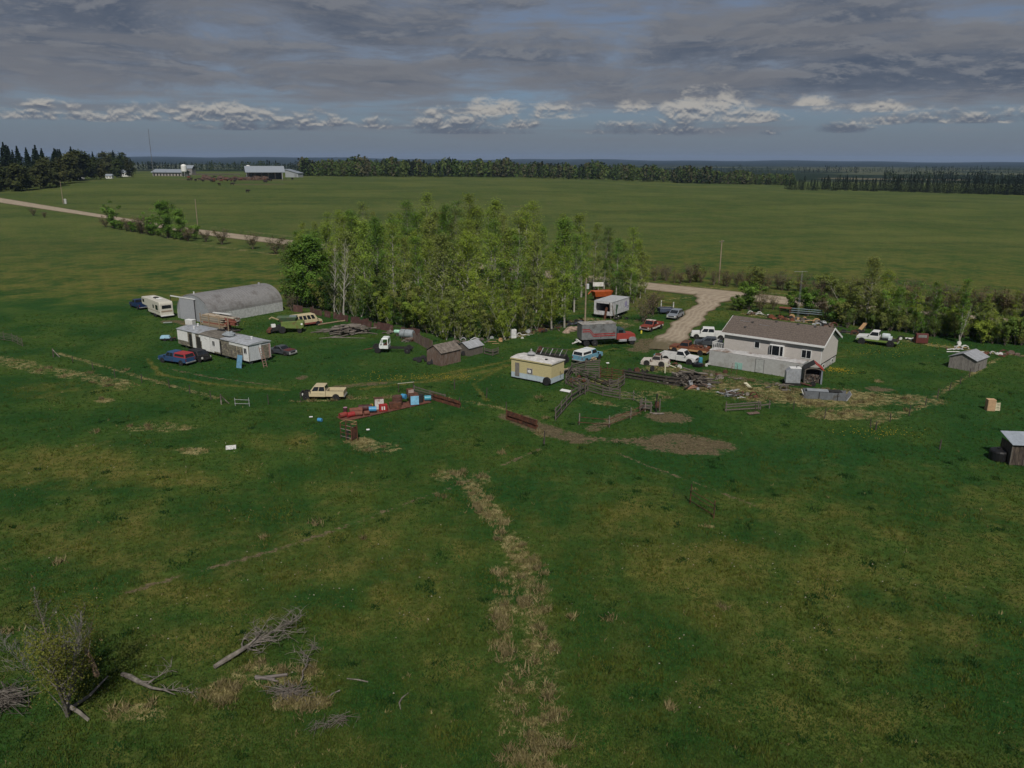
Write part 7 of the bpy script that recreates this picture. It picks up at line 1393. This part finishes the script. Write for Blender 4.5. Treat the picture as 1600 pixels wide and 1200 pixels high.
dead_tree('long bleached fallen tree with spreading branches in the foreground', (336, 1046), (455, 985), 5, .17, 24, 1.9); dead_tree('short grey fallen trunk with broken end left of the long one', (190, 1058), (275, 1095), 6, .16, 4, 1.6); dead_tree('slim bleached branch lying right of the dry straw patch', (468, 1070), (488, 1022), 7, .045, 5, .9)
log_pile('brush_heap', 'tangled grey brush heap on straw below the long fallen tree', (455, 1085), 70, 1.6, .028, (1.3, .5), .5, [DEADW, TWIG, WOODG], 9, 0, 'brush heap', chaos=1.1, piece='stick') if False else None
log_pile('brush_heap', 'tangled grey brush heap on straw below the long fallen tree', (452, 1085), 90, 1.5, .016, (1.3, .5), .45, [DEADW, TWIG, WOODG], 9, R(-12), 'brush heap', 1.0, 'stick'); log_pile('brush_heap', 'dark brush heap cut by the left edge of the picture', (8, 1100), 120, 2.2, .018, (1.2, .8), .9, [WOODG, DEADW, WOODD], 10, R(-15), 'brush heap', .8, 'stick'); log_pile('brush_heap', 'thin twigs at the bottom edge below the straw patch', (520, 1132), 60, 1.1, .009, (1.2, .5), .5, [DEADW, TWIG], 11, R(30), 'brush heap', .9, 'stick')
log_pile('dead_log', 'two rotten logs lying in the straw under the fallen tree', (420, 1062), 3, 1.9, .09, (.6, .3), .05, [mat('rotten_log', (.15, .13, .12), var=.3)], 12, R(-8), 'log', .15)
for (px, py, pts, lb) in [(628, 1100, [(0, -.5, .05), (-.15, 0, .08), (-.05, .45, .06), (.25, .9, .05)], 'curved bleached stick alone on the grass'), (520, 1086, [(-.3, -.4, .05), (0, 0, .1), (.35, .35, .06)], 'small forked stick right of the brush heap'), (560, 1064, [(-.7, .15, .05), (0, 0, .08), (.6, -.15, .05)], 'thin straight stick on the grass')]:
    tag(MB().tube(pts, [.03, .045, .04, .02][:len(pts)], 6).build('bleached_stick', DEADW, None, loc=G(px, py)), lb, 'stick')
t = thing('round_black_shape', 'round black shape on the grass left of the dark pasture shelter', 'tank', G(1560, 718), 0); MB().lathe([(.1, 0), (.85, 0), (.92, .1), (.92, .9), (.85, 1.05), (.3, 1.2), (.3, 1.28), (.05, 1.3)], 18).build('shell', mat('plain_black', (.010, .010, .011), rough=.5), t); MB().tube([(.9, 0, .2), (1.2, -.2, .05)], .05).build('short_pipe', DARK, t)  # dark round shape of unknown nature, drawn as a closed tank with a pipe
# yellow flowers and pale stones in the grass
def speckles(name, label, cat, areas, n, r, m_, seed, h=.12):
    rg = random.Random(seed); V = []; Fq = []
    for k in range(n):
        (c, rx, ry) = rg.choice(areas); p = G(*c); x, y = p.x + rg.gauss(0, rx * .5), p.y + rg.gauss(0, ry * .5); z = zt1(x, y) + rg.uniform(.4, 1) * h; o = len(V); s_ = r * rg.uniform(.6, 1.3)
        V += [(x - s_, y, z), (x, y - s_, z + s_ * .3), (x + s_, y, z), (x, y + s_, z), (x, y, z + s_ * .8), (x, y, z - s_ * .5)]; Fq += [(o, o + 1, o + 4), (o + 1, o + 2, o + 4), (o + 2, o + 3, o + 4), (o + 3, o, o + 4), (o + 1, o, o + 5), (o + 2, o + 1, o + 5), (o + 3, o + 2, o + 5), (o, o + 3, o + 5)]
    return tag(link(name, raw_mesh(name, V, Fq, m_)), label, cat, kind='stuff')
speckles('dandelion_flowers', 'scattered yellow dandelions in the grass around the yard', 'flowers', [((1308, 580), 2.6, 2.2), ((1308, 578), 1.5, 1.5), ((1370, 553), 8, 4), ((1420, 540), 9, 2), ((330, 505), 6, 2), ((690, 590), 6, 2), ((1378, 676), 5, 2), ((600, 590), 7, 3)], 900, .05, mat('dandelion_yellow', (.62, .42, .02), rough=.7), 3)
speckles('pale_stones', 'small pale stones and dry dung scattered over the pasture', 'stones', [((300, 930), 14, 8), ((1400, 930), 14, 10), ((900, 1000), 16, 8), ((600, 900), 14, 8), ((1100, 860), 10, 6), ((200, 720), 14, 8)], 240, .06, mat('pale_stone', (.34, .31, .25), var=.25), 4, .06)

# ------------------------------------------------------------------ the air
def haze():
    m = bpy.data.materials.new('haze_air'); m.use_nodes = True; g = NT(m.node_tree); g.n.clear(); out = g.new('ShaderNodeOutputMaterial'); v = g.new('ShaderNodeVolumePrincipled')
    v.inputs['Color'].default_value = (.42, .60, .95, 1); v.inputs['Density'].default_value = 5.0e-5; v.inputs['Anisotropy'].default_value = 0.0
    g.l.new(v.outputs[0], out.inputs['Volume'])
    o = MB().span(-17000, 17000, -17000, 17000, -14, 130).build('haze', m); tag(o, 'thin pale haze of the air over the plain', 'haze', kind='stuff')
haze()
